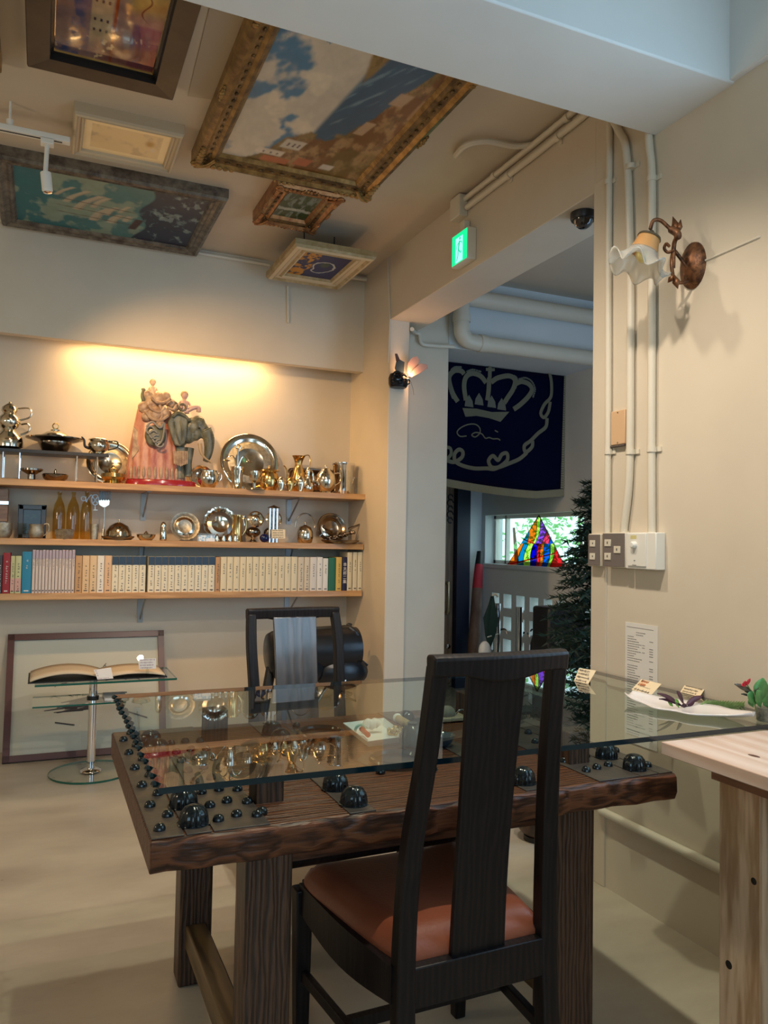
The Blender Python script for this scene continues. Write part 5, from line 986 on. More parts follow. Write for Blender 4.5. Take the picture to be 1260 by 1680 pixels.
zl = at(77, 285, y=3.45).z; MB().tube([(xs_, 3.45, zt_-0.03), (xs_-0.003, 3.45, zl)], 0.009, 10).build('stem', WHITE, tr)
q = at(80, 322, y=3.45); hd = MB().lathe([(0.001, 0), (0.021, 0.002), (0.021, 0.075), (0.018, 0.078), (0.016, 0.082), (0.001, 0.084)], (xs_-0.002, 3.45, zl+0.004), 20, (0.12, -0.05, -1)).build('lamp_head', WHITE, tr)
MB().lathe([(0.017, 0), (0.001, 0.004)], (xs_+0.008, 3.446, zl-0.079), 16, (0.12, -0.05, -1)).build('reflector', CHROME, hd)

# ================================================================== EXIT SIGN, CAMERA, LAMPS
a = at(742, 392, x=XR-0.05); b = at(766, 375, x=XR-0.05); c = at(742, 437, x=XR-0.05); sgy0, sgy1 = b.y, a.y; sz1 = (a.z+b.z)/2+0.005; sz0 = sz1-(a.z-c.z)-0.006
es = thing('exit_sign', (XR-0.025, (sgy0+sgy1)/2, sz0), 'green lit exit sign with running figure on the doorway beam', 'sign')
MB().box((XR-0.048, sgy0-0.008, sz0-0.006), (XR-0.001, sgy1+0.008, sz1+0.006)).build('housing', IVORY, es, bevel=0.003)
MB().box((XR-0.0505, sgy0, sz0), (XR-0.048, sgy1, sz1)).build('green_panel', mat('exit_green', (0.0, 0.5, 0.22), 0.4, emit=(0.0, 0.85, 0.30), estr=1.0), es)
def S(a, b): return Vector((XR-0.0512, sgy1+(sgy0-sgy1)*a, sz0+(sz1-sz0)*b))
MB().prism([S(0.25, 0.02), S(0.74, 0.02), S(0.74, 0.86), S(0.25, 0.86)], (0.0006, 0, 0)).build('white_doorway', mat('exit_white', (0.4, 0.9, 0.85), 0.4, emit=(0.35, 1.0, 0.9), estr=1.0), es)
m = MB(); T_ = lambda *p: [S(*q)-Vector((0.0004, 0, 0)) for q in p]; fl = ((1, 0, 0), 0.1)
m.ball(S(0.55, 0.80), 0.0075, 8, 5, (0.2, 1, 1)); m.tube(T_((0.53, 0.72), (0.46, 0.45)), 0.006, 6, flat=fl); m.tube(T_((0.46, 0.45), (0.60, 0.30), (0.66, 0.36)), 0.004, 6, flat=fl); m.tube(T_((0.46, 0.45), (0.43, 0.25), (0.36, 0.08)), 0.004, 6, flat=fl); m.tube(T_((0.53, 0.68), (0.67, 0.66), (0.70, 0.58)), 0.003, 6, flat=fl); m.tube(T_((0.52, 0.68), (0.38, 0.62), (0.32, 0.48)), 0.003, 6, flat=fl)
m.build('running_figure', mat('exit_figure_green', (0.0, 0.45, 0.2), 0.4, emit=(0.0, 0.6, 0.35), estr=0.8), es)
MB().box((XR-0.035, (sgy0+sgy1)/2-0.02, sz1+0.006), (XR-0.004, (sgy0+sgy1)/2+0.02, sz1+0.06)).build('hanger', IVORY, es)
c = at(957, 350, z=ZB); dc = thing('dome_camera', (c.x, c.y, ZB-0.06), 'small black dome camera under the doorway beam near the right pillar', 'camera')
MB().lathe([(0.048, 0), (0.052, 0.008), (0.052, 0.03)], (c.x, c.y, ZB-0.03), 28).build('collar', BLACKM, dc); MB().lathe([(0.001, -0.036), (0.018, -0.033), (0.034, -0.02), (0.040, 0)], (c.x, c.y, ZB-0.028), 28).build('dome', mat('smoked_dome', (0.01, 0.008, 0.01), 0.08, coat=1), dc)
# wall lamp
wl_c = at(1138, 436, x=XR); wl = thing('wall_lamp', (XR, wl_c.y, wl_c.z-0.06), 'bronze scrolled wall lamp with a ruffled frosted glass flower shade', 'wall lamp')
def Lq(u, v, d): return at(u, v, x=XR-d)
MB().lathe([(0.046, 0), (0.045, 0.008), (0.034, 0.014), (0.030, 0.02), (0.012, 0.026), (0.001, 0.028)], (XR, wl_c.y, wl_c.z), 30, (-1, 0, 0), sx=1.65, sy=1.15).build('back_plate', BRONZE, wl, smooth=60)
rot = bpy.data.objects['back_plate']
m = MB(); m.tube(spline([Lq(1128, 440, 0.02), Lq(1112, 418, 0.05), Lq(1105, 412, 0.07), Lq(1102, 435, 0.09), Lq(1108, 462, 0.07), Lq(1128, 462, 0.03)], 6), 0.006, 8); m.tube(spline([Lq(1104, 440, 0.08), Lq(1106, 400, 0.09), Lq(1112, 385, 0.10), Lq(1098, 374, 0.11), Lq(1084, 362, 0.13), Lq(1072, 362, 0.15), Lq(1067, 376, 0.16)], 6), [0.007]*10+[0.012]*8+[0.006]*19, 8)
m.tube(spline([Lq(1106, 410, 0.09), Lq(1096, 414, 0.10), Lq(1090, 408, 0.11), Lq(1093, 400, 0.11), Lq(1098, 404, 0.11)], 5), 0.005, 7); m.build('scroll_arm', BRONZE, wl, smooth=80)
for (p, q, w_) in (((1112, 385), (1104, 355), 0.012), ((1112, 385), (1117, 360), 0.010), ((1106, 450), (1112, 474), 0.012), ((1104, 452), (1096, 464), 0.009)):
    a = Lq(*p, 0.09); b = Lq(*q, 0.085); m = MB(); n = (b-a).normalized(); s_ = n.cross(Vector((1, 0.4, 0))).normalized()*w_
    m.add([a, a+(b-a)*0.5+s_, b, a+(b-a)*0.5-s_], [(0, 1, 2, 3)]); m.build('leaf', BRONZE, wl, solid=0.004)
gc = Lq(1066, 388, 0.165); ax_ = (Lq(1040, 452, 0.21)-gc).normalized()
MB().lathe([(0.006, -0.02), (0.012, -0.012), (0.036, 0.0), (0.038, 0.006), (0.034, 0.008)], gc, 24, ax_).build('shade_cap', mat('dark_brass', (0.16, 0.14, 0.10), 0.4, 0.8), wl)
MB().lathe([(0.033, 0.004), (0.035, 0.02), (0.040, 0.04), (0.044, 0.055)], gc, 28, ax_).build('amber_neck', AMBERF, wl, smooth=80, solid=0.003)
q = Vector((0, 0, 1)).rotation_difference(ax_)
def ruff(u, v):
    t = 2*PI*u; r = 0.044+0.050*v**1.1+0.010*math.sin(t*7)*v**1.5; h = 0.052+0.082*v-0.020*math.sin(t*7+0.6)*v*v-0.028*v**4; return gc+q @ Vector((r*math.cos(t), r*math.sin(t), h))
MB().grid(ruff, 84, 12).build('ruffled_shade', FROST, wl, smooth=80, solid=0.003)
MB().ball(gc+ax_*0.06, 0.022, 12, 8, (1, 1, 1.3)).build('bulb', mat('amber_bulb', (0.75, 0.62, 0.25), 0.3), wl)
# butterfly lamp
bc = Vector((1.955, YC-0.03, at(660, 620, y=YC-0.04).z)); bf = thing('butterfly_lamp', (bc.x, YC, bc.z-0.05), 'small wall lamp of dark iron scrolls with glowing glass butterfly wings', 'wall lamp')
def Bq(u, v, d=0.06): return at(u, v, y=YC-d)
m = MB(); m.lathe([(0.050, -0.005), (0.060, 0.012), (0.062, 0.05), (0.052, 0.075), (0.03, 0.085)], (Bq(655, 632).x, YC-0.045, Bq(655, 634).z), 20, sy=0.8); m.build('basket', mat('black_iron', (0.02, 0.015, 0.015), 0.3, 0.7, bump=1.0, scale=(70, 70, 70)), bf)
m = MB()
for k in range(5): m.tube(arc(Bq(645+k*6, 626-7*(k%2), 0.10), 0.013, 0, 330, 12), 0.005, 6)
m.tube(arc(Bq(652, 616, 0.10), 0.024, 0, 360, 16)[:-1], 0.006, 7, closed=True); m.build('iron_scroll', STUD, bf)
wing = mat('mauve_wing_glass', (0.42, 0.26, 0.22), 0.2); dwing = mat('dark_wing_glass', (0.03, 0.045, 0.06), 0.12)
for (poly, mm_, nm, d_) in (([(662, 618), (664, 594), (656, 590), (650, 594), (648, 604), (655, 622)], dwing, 'dark_wing', 0.07), ([(654, 600), (650, 592), (648, 580), (652, 580), (657, 592)], mat('brown_wing', (0.12, 0.06, 0.05), 0.3), 'upright_wing', 0.05), ([(668, 612), (669, 596), (675, 587), (683, 584), (688, 590), (685, 604), (676, 613)], wing, 'glass_wing', 0.07), ([(670, 616), (680, 604), (690, 596), (701, 598), (702, 604), (690, 612), (675, 619)], wing, 'glass_wing', 0.08)):
    MB().prism([Bq(u, v, d_) for u, v in poly], (0.0, 0.004, 0)).build(nm, mm_, bf, bevel=0.001)
MB().ball(Bq(672, 612, 0.05), 0.010, 10, 6).build('bulb', mat('glowing_bulb', (1, 0.9, 0.7), 0.3, emit=(1.0, 0.75, 0.4), estr=12), bf)
MB().tube([Bq(674, 626, 0.03), Bq(678, 640, 0.02), Bq(679, 648, 0.01)], 0.001, 5).build('pull_cord', STUD, bf)

# ================================================================== SWITCHES, PLATE, MENU
def wbox(name, u0, u1, v0, v1, d, material, label, cat, bev=0.003):
    a = wy(u0, v0); b = wy(u1, v1); z1_ = (wy(u0, v0).z+wy(u1, v0).z)/2; z0_ = (wy(u0, v1).z+wy(u1, v1).z)/2
    rt = thing(name, (XR-0.008, (a.y+b.y)/2, z0_), label, cat); MB().box((XR-0.0075-d, b.y, z0_), (XR-0.0005, a.y, z1_)).build('box', material, rt, bevel=bev); return rt, a.y, b.y, z0_, z1_
def plate(rt, name, x, y0, y1, z0, z1_, material, th=0.003, bev=0.001): return MB().box((x-th, y0, z0), (x, y1, z1_)).build(name, material, rt, bevel=bev)
s1, a, b, z0, z1_ = wbox('switch_box', 976, 996, 876, 929, 0.022, IVORY, 'narrow steel switch plate with two switches beside the opening', 'switch')
xf = XR-0.0295; pl = plate(s1, 'face_plate', xf, b+0.002, a-0.002, z0+0.003, z1_-0.003, GREYPL); h = z1_-z0; w_ = a-b
for f_ in (0.30, 0.70): q = plate(s1, 'switch', xf-0.003, b+w_*0.38, b+w_*0.80, z0+h*(f_-0.1), z0+h*(f_+0.1), IVORY); plate(s1, 'switch_mark', xf-0.006, b+w_*0.52, b+w_*0.58, z0+h*(f_-0.02), z0+h*(f_+0.03), INK, 0.0006, 0)
s2, a, b, z0, z1_ = wbox('switch_box', 1003, 1040, 874, 931, 0.03, IVORY, 'wide steel switch plate with three switches, middle of the row', 'switch')
xf = XR-0.0375; plate(s2, 'face_plate', xf, b+0.003, a-0.002, z0+0.003, z1_-0.003, GREYPL); h = z1_-z0; w_ = a-b
for g, f_ in ((0.74, 0.31), (0.74, 0.70), (0.32, 0.51)): plate(s2, 'switch', xf-0.003, b+w_*(g-0.14), b+w_*(g+0.14), z0+h*(f_-0.1), z0+h*(f_+0.1), IVORY); plate(s2, 'switch_mark', xf-0.006, b+w_*(g-0.02), b+w_*(g+0.02), z0+h*(f_-0.03), z0+h*(f_+0.04), INK, 0.0006, 0)
s3, a, b, z0, z1_ = wbox('switch_box', 1042, 1092, 874, 934, 0.034, WHITE, 'white box with a round dimmer knob, nearest the window', 'switch')
xf = XR-0.0415; h = z1_-z0; w_ = a-b; plate(s3, 'dimmer_plate', xf, b+w_*0.30, b+w_*0.90, z0+h*0.08, z0+h*0.97, WHITE, 0.004)
MB().lathe([(0.012, 0), (0.011, 0.012), (0.008, 0.015), (0.0005, 0.0155)], (xf-0.004, b+w_*0.66, z0+h*0.66), 20, (-1, 0, 0)).build('dimmer_knob', WHITE, s3); plate(s3, 'dimmer_mark', xf-0.004, b+w_*0.60, b+w_*0.74, z0+h*0.10, z0+h*0.115, GREYPL, 0.0006, 0); plate(s3, 'yellow_sticker', xf-0.004, b+w_*0.60, b+w_*0.80, z0+h*0.82, z0+h*0.92, mat('yellowed', (0.62, 0.55, 0.25), 0.6), 0.0004, 0); plate(s3, 'indicator', xf-0.004, b+w_*0.64, b+w_*0.68, z0+h*0.22, z0+h*0.24, INK, 0.0008, 0)
s4, a, b, z0, z1_ = wbox('wall_plate', 1007, 1030, 674, 730, 0.006, mat('tan_plate', (0.62, 0.40, 0.23), 0.5), 'tan metal blanking plate between the conduits', 'wall plate')
MB().box((XR-0.016, b, z0-0.006), (XR-0.001, a, z0-0.001)).build('bottom_lip', mat('dark_lip', (0.10, 0.08, 0.07), 0.5), s4)
for f_ in (0.06, 0.94): MB().lathe([(0.003, 0), (0.002, 0.002), (0.0003, 0.0022)], (XR-0.0138, (a+b)/2, z0+(z1_-z0)*f_), 10, (-1, 0, 0)).build('screw', GREYPL, s4)
# menu sheet on the wall
a = wy(1027, 1020); b = wy(1080, 1020); zt1 = a.z; zb1 = wy(1027, 1215).z
mn = thing('menu_sheet', (XR-0.002, (a.y+b.y)/2, zb1), 'long white price list sheet fixed to the right wall behind the glass', 'sheet')
MB().box((XR-0.003, b.y, zb1), (XR-0.0005, a.y, zt1)).build('sheet', PAPER, mn)
m = MB(); rr = random.Random(8); y1_, y0_ = a.y, b.y; W_ = y1_-y0_; rowsn = 44
m.box((XR-0.0036, y0_+W_*0.12, zt1-0.016), (XR-0.003, y1_-W_*0.06, zt1-0.0145))
for k in range(rowsn):
    z = zt1-0.03-k*(zt1-zb1-0.05)/rowsn
    if rr.random() < 0.14: continue
    x = y1_-W_*0.08; e = y1_-W_*rr.uniform(0.25, 0.5)
    if k < 2: x = y1_-W_*0.35; e = y1_-W_*0.58
    while x > e: l = W_*rr.uniform(0.03, 0.07); m.box((XR-0.0036, x-l, z-0.0022), (XR-0.003, x, z)); x -= l+W_*0.012
    if k > 2:
        if rr.random() < 0.75: m.box((XR-0.0036, y0_+W_*0.13, z-0.0022), (XR-0.003, y0_+W_*0.24, z))
        if rr.random() < 0.25: m.box((XR-0.0036, y0_+W_*0.38, z-0.0018), (XR-0.003, y0_+W_*0.46, z))
m.build('printed_lines', mat('grey_print', (0.25, 0.23, 0.22), 0.8), mn, smooth=0)

# ================================================================== ON THE GLASS
def G(u, v, dz=0.0): return at(u, v, z=GZ+dz)
def tent(u0, v0, u1, v1, u2, v2, u3, v3, lift, label, seed, rows=4, ink2=None, ink=INK):
    # bottom corners rest on the glass, top corners raised
    a = G(u0, v0); b = G(u1, v1); h = lift; d_ = at(u3, v3, y=a.y+0.012); c_ = at(u2, v2, y=b.y+0.012)
    return card('price_card', a, b, c_, d_, label, rows=rows, seed=seed, ink2=ink2, ink=ink, grp='handwritten cards on the glass')
tent(942, 1117, 965, 1122, 978, 1100, 950, 1096, 0.04, 'cream handwritten card nearest the front chair on the glass', 11)
tent(1036, 1131, 1068, 1141, 1085, 1122, 1052, 1114, 0.04, 'cream card with orange and black handwriting before the price list', 12, rows=3, ink2=INKR)
tent(1116, 1135, 1148, 1143, 1159, 1126, 1127, 1118, 0.04, 'cream handwritten card standing behind the leafy plate', 13)
pc = G(1142, 1160); pl_ = thing('leaf_plate', (pc.x, pc.y, GZ), 'long white leaf-shaped plate carrying plant cuttings on the glass', 'plate'); pL = G(1031, 1151); pR = G(1236, 1187)
dirv = (pR-pL); L_ = dirv.length; dirv.normalize(); side = Vector((dirv.y, -dirv.x, 0))
def leafp(u, v):
    t = u; w_ = 0.085*math.sin(PI*min(1, t*0.92+0.06))**0.8*(1+0.08*math.sin(t*22)); s_ = (2*v-1); return pL+dirv*(L_*t)+side*(w_*s_)+Vector((0, 0, 0.004+0.009*s_*s_+0.016*(abs(2*t-1))**3))
MB().grid(leafp, 40, 12).build('dish', mat('white_porcelain', (0.78, 0.72, 0.68), 0.15), pl_, smooth=80, solid=0.004)
def leafmesh(m, p, q, w_, up=(0, 0, 1), bend=0.0, n=6):
    p = Vector(p); q = Vector(q); d_ = q-p; s_ = d_.cross(Vector(up)).normalized(); vs = []
    for i in range(n+1):
        t = i/n; c_ = p+d_*t+Vector((0, 0, bend*math.sin(PI*t))); ww = w_*math.sin(PI*min(1, t*0.95+0.03)); vs += [c_-s_*ww, c_+Vector((0, 0, -0.002)), c_+s_*ww]
    m.add(vs, [(i*3+k, i*3+k+1, i*3+k+4, i*3+k+3) for i in range(n) for k in (0, 1)])
def H(u, v, d=0.0): a = G(1150, 1162); return at(u, v, y=a.y+d)
cut = thing('plant_cutting', (G(1120, 1165).x, G(1120, 1165).y, GZ+0.01), 'dark purple-leaved cutting lying at the middle of the leaf plate', 'cutting')
m = MB()
for (a, b, w_) in (((1118, 1157), (1078, 1137), 0.007), ((1122, 1156), (1110, 1133), 0.009), ((1124, 1157), (1154, 1142), 0.008), ((1120, 1159), (1081, 1146), 0.005), ((1128, 1160), (1140, 1150), 0.008), ((1118, 1158), (1130, 1163), 0.008)): leafmesh(m, H(*a), H(*b), w_, up=(0, -1, 0.6), bend=0.004)
m.build('purple_leaf', mat('purple_leaf', (0.05, 0.022, 0.035), 0.35, col2=(0.10, 0.03, 0.05), scale=(60, 60, 60)), cut, smooth=80, solid=0.0008)
m = MB(); leafmesh(m, H(1114, 1160), H(1108, 1146), 0.008, up=(0, -1, 0.4)); leafmesh(m, H(1104, 1158), H(1096, 1151), 0.006, up=(0, -1, 0.4)); m.build('green_leaf', mat('fresh_green_leaf', (0.16, 0.38, 0.05), 0.35), cut, smooth=80, solid=0.0008)
fr_ = thing('fern_frond', (G(1175, 1168).x, G(1175, 1168).y, GZ+0.01), 'yellow-green fern frond lying along the right half of the leaf plate', 'frond')
m = MB()
for r_ in range(2):
    p0 = H(1142+4*r_, 1163-3*r_); p1 = H(1226, 1170-7*r_)
    for i in range(18):
        t = i/18; p = p0+(p1-p0)*t
        for s_ in (-1, 1): leafmesh(m, p, p+Vector((0.016, -0.016*s_, 0.010+0.013*s_)), 0.003, up=(0, -1, 0.5), n=3)
m.build('leaflets', mat('fern_green', (0.20, 0.36, 0.08), 0.4, col2=(0.36, 0.48, 0.20), scale=(60, 60, 60)), fr_, smooth=0, solid=0.0006)
jc = G(1259, 1184); jr = thing('potted_begonia', (jc.x, jc.y, GZ), 'leafy plant with one red flower in a small glass jar at the right edge', 'plant')
MB().lathe([(0.026, 0.0), (0.030, 0.004), (0.030, 0.045), (0.027, 0.05), (0.028, 0.052)], (jc.x, jc.y, GZ+0.001), 20).build('jar', THINGL, jr); MB().lathe([(0.027, 0.002), (0.027, 0.036), (0.001, 0.037)], (jc.x, jc.y, GZ+0.001), 16).build('roots_and_water', mat('dark_roots', (0.05, 0.06, 0.05), 0.3, col2=(0.2, 0.2, 0.16), scale=(80, 80, 80)), jr)
J = lambda u, v, d=0.0: at(u, v, y=jc.y+d)
m = MB()
for (a, b, w_) in (((1245, 1152), (1252, 1112), 0.026), ((1240, 1155), (1226, 1138), 0.017), ((1244, 1150), (1262, 1130), 0.024), ((1236, 1160), (1228, 1148), 0.012), ((1248, 1160), (1242, 1132), 0.018), ((1252, 1156), (1275, 1148), 0.02)): leafmesh(m, J(*a), J(*b, random.uniform(-.02, .02)), w_, up=(0, -1, 0.3), bend=0.004)
m.build('green_leaf', mat('deep_green_leaf', (0.05, 0.20, 0.06), 0.3, col2=(0.10, 0.30, 0.08), scale=(40, 40, 40)), jr, smooth=80, solid=0.001)
m = MB()
for (a, b, w_) in (((1234, 1134), (1205, 1122), 0.008), ((1236, 1136), (1222, 1134), 0.007), ((1237, 1134), (1246, 1124), 0.005), ((1230, 1141), (1216, 1138), 0.003)): leafmesh(m, J(*a), J(*b), w_, up=(0, -1, 0.4))
m.build('bronze_leaf', mat('bronze_leaf', (0.08, 0.07, 0.05), 0.35), jr, smooth=80, solid=0.001)
m = MB()
for (b, w_) in (((1231, 1113), 0.005), ((1219, 1120), 0.006), ((1222, 1117), 0.004), ((1228, 1120), 0.005), ((1216, 1124), 0.005)): leafmesh(m, J(1225, 1123), J(*b, -0.005), w_, up=(0, -1, 0.3), n=4)
m.build('red_flower', mat('red_petal', (0.55, 0.02, 0.04), 0.4), jr, smooth=80, solid=0.001)
MB().tube([J(1240, 1165), J(1236, 1140), J(1226, 1124)], 0.0018, 6).build('stem', mat('green_stem', (0.12, 0.2, 0.06), 0.5), jr)

# ================================================================== UNDER THE GLASS, ON THE PLANK TABLE
TT = TZ+0.004
def W(u, v): return at(u, v, z=TT)
def Wx(u, v, dz=0): return at(u, v, z=TT+dz)
a, b, c_, d_ = Wx(563, 1186, .02), Wx(603, 1216, .02), Wx(668, 1207, .02), Wx(630, 1178, .02)
ty = thing('white_tray', (a+c_)/2-Vector((0, 0, 0.02)), 'shallow white paper tray of trinkets under the glass', 'tray'); m = MB(); cen = (a+b+c_+d_)/4; up = [a, b, c_, d_]; lo = [cen+(p-cen)*0.86-Vector((0, 0, 0.019)) for p in up]
m.add(up+lo, [(4, 5, 6, 7)]+[(i, (i+1) % 4, 4+(i+1) % 4, 4+i) for i in range(4)]); m.build('tray', CARDW, ty, smooth=0, solid=0.002)
def onit(u, v, dz=0.02): return at(u, v, z=TT+dz)
m = MB(); c0 = onit(610, 1192); m.tube(spline([c0+Vector((-.02, 0, 0)), c0+Vector((-.01, 0.004, 0.012)), c0+Vector((0, 0, 0.002)), c0+Vector((.01, .004, 0.012)), c0+Vector((.022, 0, 0.002))], 5), 0.012, 8); tag(m.build('tissue', CARDW, smooth=80), 'crumpled white tissue in the paper tray', 'tissue')
tag(MB().tube(arc(onit(591, 1198), 0.015, 10, 190, 14), 0.004, 7).build('small_ring', mat('green_white', (0.4, 0.65, 0.55), 0.3)), 'pale green and white ring at the left in the paper tray', 'ring')
tag(MB().tube([onit(593, 1196), onit(604, 1206)], 0.007, 9).build('red_stick', mat('coral_red', (0.55, 0.06, 0.05), 0.4)), 'short coral red stick beside the tissue in the paper tray', 'stick')
rr = random.Random(12); m = MB()
for i in range(38): p = onit(650+rr.uniform(-13, 13), 1199+rr.uniform(-6, 6), 0.012+rr.uniform(0, 0.012)); m.ball(p, rr.uniform(0.0035, 0.006), 6, 5)
tag(m.build('gold_beads', GOLD, smooth=80), 'heap of gold beads at the right end of the paper tray', 'beads', kind='stuff')
a = onit(652, 1178, 0.03); b = onit(700, 1206, 0.03); rt = thing('bamboo_scroll', (a+b)/2-Vector((0, 0, 0.012)), 'pale rolled scroll tube lying right of the paper tray', 'scroll'); MB().tube([a, b], 0.011, 14).build('tube', mat('bamboo', (0.45, 0.30, 0.14), 0.4), rt); MB().ball(a, 0.014, 10, 6).build('white_end', CARDW, rt)
c0 = W(676, 1226); rt = thing('dark_bottle', c0, 'dark round flask under the glass left of the front chair post', 'flask'); MB().lathe([(0.02, 0), (0.034, 0.01), (0.036, 0.03), (0.024, 0.052), (0.014, 0.06), (0.014, 0.066)], c0, 24).build('body', mat('smoky_glaze', (0.05, 0.05, 0.04), 0.2), rt)
c0 = W(738, 1180); rt = thing('ink_stone', c0, 'grey stone block with wire cage on a pale board, seen through the chair back', 'stone'); MB().box(c0+Vector((-.06, -.035, 0)), c0+Vector((.07, .035, .012))).build('board', mat('stone_board', (0.35, 0.28, 0.2), 0.5), rt, bevel=0.003); MB().ball(c0+Vector((-0.015, 0, 0.02)), 0.03, 14, 8, (1.1, 0.8, 0.8)).build('stone', mat('grey_stone', (0.22, 0.20, 0.17), 0.7, bump=0.8, scale=(40, 40, 40)), rt); MB().tube(arc(c0+Vector((0.035, -0.01, 0.012)), 0.018, 0, 180, 12), 0.002, 6).build('wire_loop', CHROME, rt)
c0 = W(800, 1200)
c0 = W(724, 1222); rt = thing('brush_pot', c0, 'small dark blue-grey bowl behind the front chair back', 'bowl'); MB().lathe([(0.02, 0), (0.03, 0.01), (0.036, 0.028), (0.033, 0.027), (0.02, 0.008), (0.001, 0.006)], c0, 22).build('body', mat('blue_grey_glaze', (0.05, 0.07, 0.10), 0.15), rt)

# ================================================================== BY THE BACK WALL
# framed print standing on the floor
FB = lambda u, v: at(u, v, y=YB-0.02)
zt2 = at(12, 1043, y=YB-0.03).z; xl = at(8, 1150, y=4.82).x; xr2 = at(270, 1150, y=4.82).x; yb2 = at(4, 1253, z=0).y
fp = thing('framed_print', ((xl+xr2)/2, yb2, 0), 'large framed ink drawing leaning on the back wall on the floor', 'picture')
MAH = mat('mahogany_frame', (0.09, 0.022, 0.016), 0.35); P0 = Vector((xl, yb2, 0)); ux = Vector((1, 0, 0)); up_ = Vector((0, YB-0.005-yb2, zt2)); Hh = up_.length; up_.normalize(); nn = Vector((0, -up_.z, up_.y)); Wd = xr2-xl
def F(a, b, d=0.0): return P0+ux*a+up_*b+nn*d
m = MB()
for (a0, b0, a1, b1) in ((0, 0, 0.035, Hh), (Wd-0.035, 0, Wd, Hh), (0, 0, Wd, 0.035), (0, Hh-0.035, Wd, Hh)): m.hexa([F(a0, b0, -0.0), F(a1, b0, 0), F(a1, b1, 0), F(a0, b1, 0)], [F(a0, b0, 0.022), F(a1, b0, 0.022), F(a1, b1, 0.022), F(a0, b1, 0.022)])
m.build('frame', MAH, fp, bevel=0.002)
m = MB(); m.add([F(0.03, 0.03, 0.004), F(Wd-0.03, 0.03, 0.004), F(Wd-0.03, Hh-0.03, 0.004), F(0.03, Hh-0.03, 0.004)], [(0, 1, 2, 3)]); m.build('mount', mat('print_paper', (0.62, 0.58, 0.50), 0.7), fp, smooth=0)
m = MB(); m.add([F(0.03, 0.03, 0.016), F(Wd-0.03, 0.03, 0.016), F(Wd-0.03, Hh-0.03, 0.016), F(0.03, Hh-0.03, 0.016)], [(0, 1, 2, 3)]); m.build('glazing', THINGL, fp, smooth=0)
m = MB(); rr = random.Random(4); ix = lambda a, b: F(a*Wd, b*Hh, 0.007)
for i in range(26): a = rr.uniform(0.38, 0.6); b = rr.uniform(0.36, 0.45); l = rr.uniform(0.08, 0.22); m.tube([ix(a-l*0.7, b-0.01), ix(a+l*0.3, b+rr.uniform(-.01, .02))], [0.002, rr.uniform(0.004, 0.009)], 5, flat=((0, 1, 0), 0.2))
m.tube([ix(0.3, 0.28), ix(0.42, 0.25)], 0.004, 5); m.tube([ix(0.75, 0.33), ix(0.88, 0.27)], 0.004, 5); m.build('ink_strokes', INK, fp, smooth=0)
m = MB()
for i in range(60): a = rr.uniform(0.25, 0.85); b = 0.56+0.12*rr.random()+0.06*a; m.tube([ix(a, b), ix(a+rr.uniform(-.04, .04), b+rr.uniform(-.03, .03))], 0.0018, 4)
m.build('drawn_branches', mat('brown_ink', (0.12, 0.07, 0.05), 0.7), fp, smooth=0)
# glass display stand
sx_, sy_ = 0.275, 4.38; gs = thing('glass_stand', (sx_, sy_, 0), 'small display stand of three glass plates on a chrome pole', 'stand')
def disc(m, cx, cy, z, r, th, n=40):
    p = [(cx+r*math.cos(2*PI*i/n), cy+r*math.sin(2*PI*i/n)) for i in range(n)]; slab(m, p, z, th)
def slab(m, p, z, th):
    k = len(p); b0 = len(m.v); m.add([(x, y, z-th) for x, y in p]+[(x, y, z) for x, y in p], []); m.f += [tuple(b0+i for i in range(k-1, -1, -1)), tuple(b0+k+i for i in range(k))]; m.m += [0, 0]
    for i in range(k): m.f.append((b0+i, b0+(i+1) % k, b0+k+(i+1) % k, b0+k+i)); m.m.append(1)
EG2 = mat('green_glass_edge', (0.01, 0.10, 0.07), 0.15)
m = MB(); disc(m, sx_, sy_, 0.012, 0.205, 0.010); m.build('glass_base', [THINGL, EG2], gs, smooth=0)
a = at(57, 1124, y=sy_-0.20); b = at(289, 1111, y=sy_-0.17); zt3 = (a.z+b.z)/2
m = MB(); slab(m, [(a.x, sy_-0.20), (b.x, sy_-0.20), (b.x-0.0, sy_+0.17), (a.x+0.0, sy_+0.17)], zt3, 0.010); m.build('glass_top', [THINGL, EG2], gs, smooth=0)
a2 = at(53, 1160, y=sy_-0.15); zm = a2.z; m = MB(); slab(m, [(a2.x, sy_-0.15), (sx_+0.15, sy_-0.15), (sx_+0.18, sy_+0.12), (a2.x, sy_+0.12)], zm, 0.008); m.build('glass_shelf', [THINGL, EG2], gs, smooth=0)
MB().tube([(sx_, sy_, 0.012), (sx_, sy_, zt3-0.01)], 0.021, 20).build('pole', CHROME, gs); MB().lathe([(0.055, 0), (0.05, 0.008), (0.026, 0.016)], (sx_, sy_, 0.012), 24).build('pole_flange', CHROME, gs); MB().lathe([(0.03, 0), (0.03, 0.02)], (sx_, sy_, zm-0.01), 20).build('shelf_clamp', BLACKM, gs)
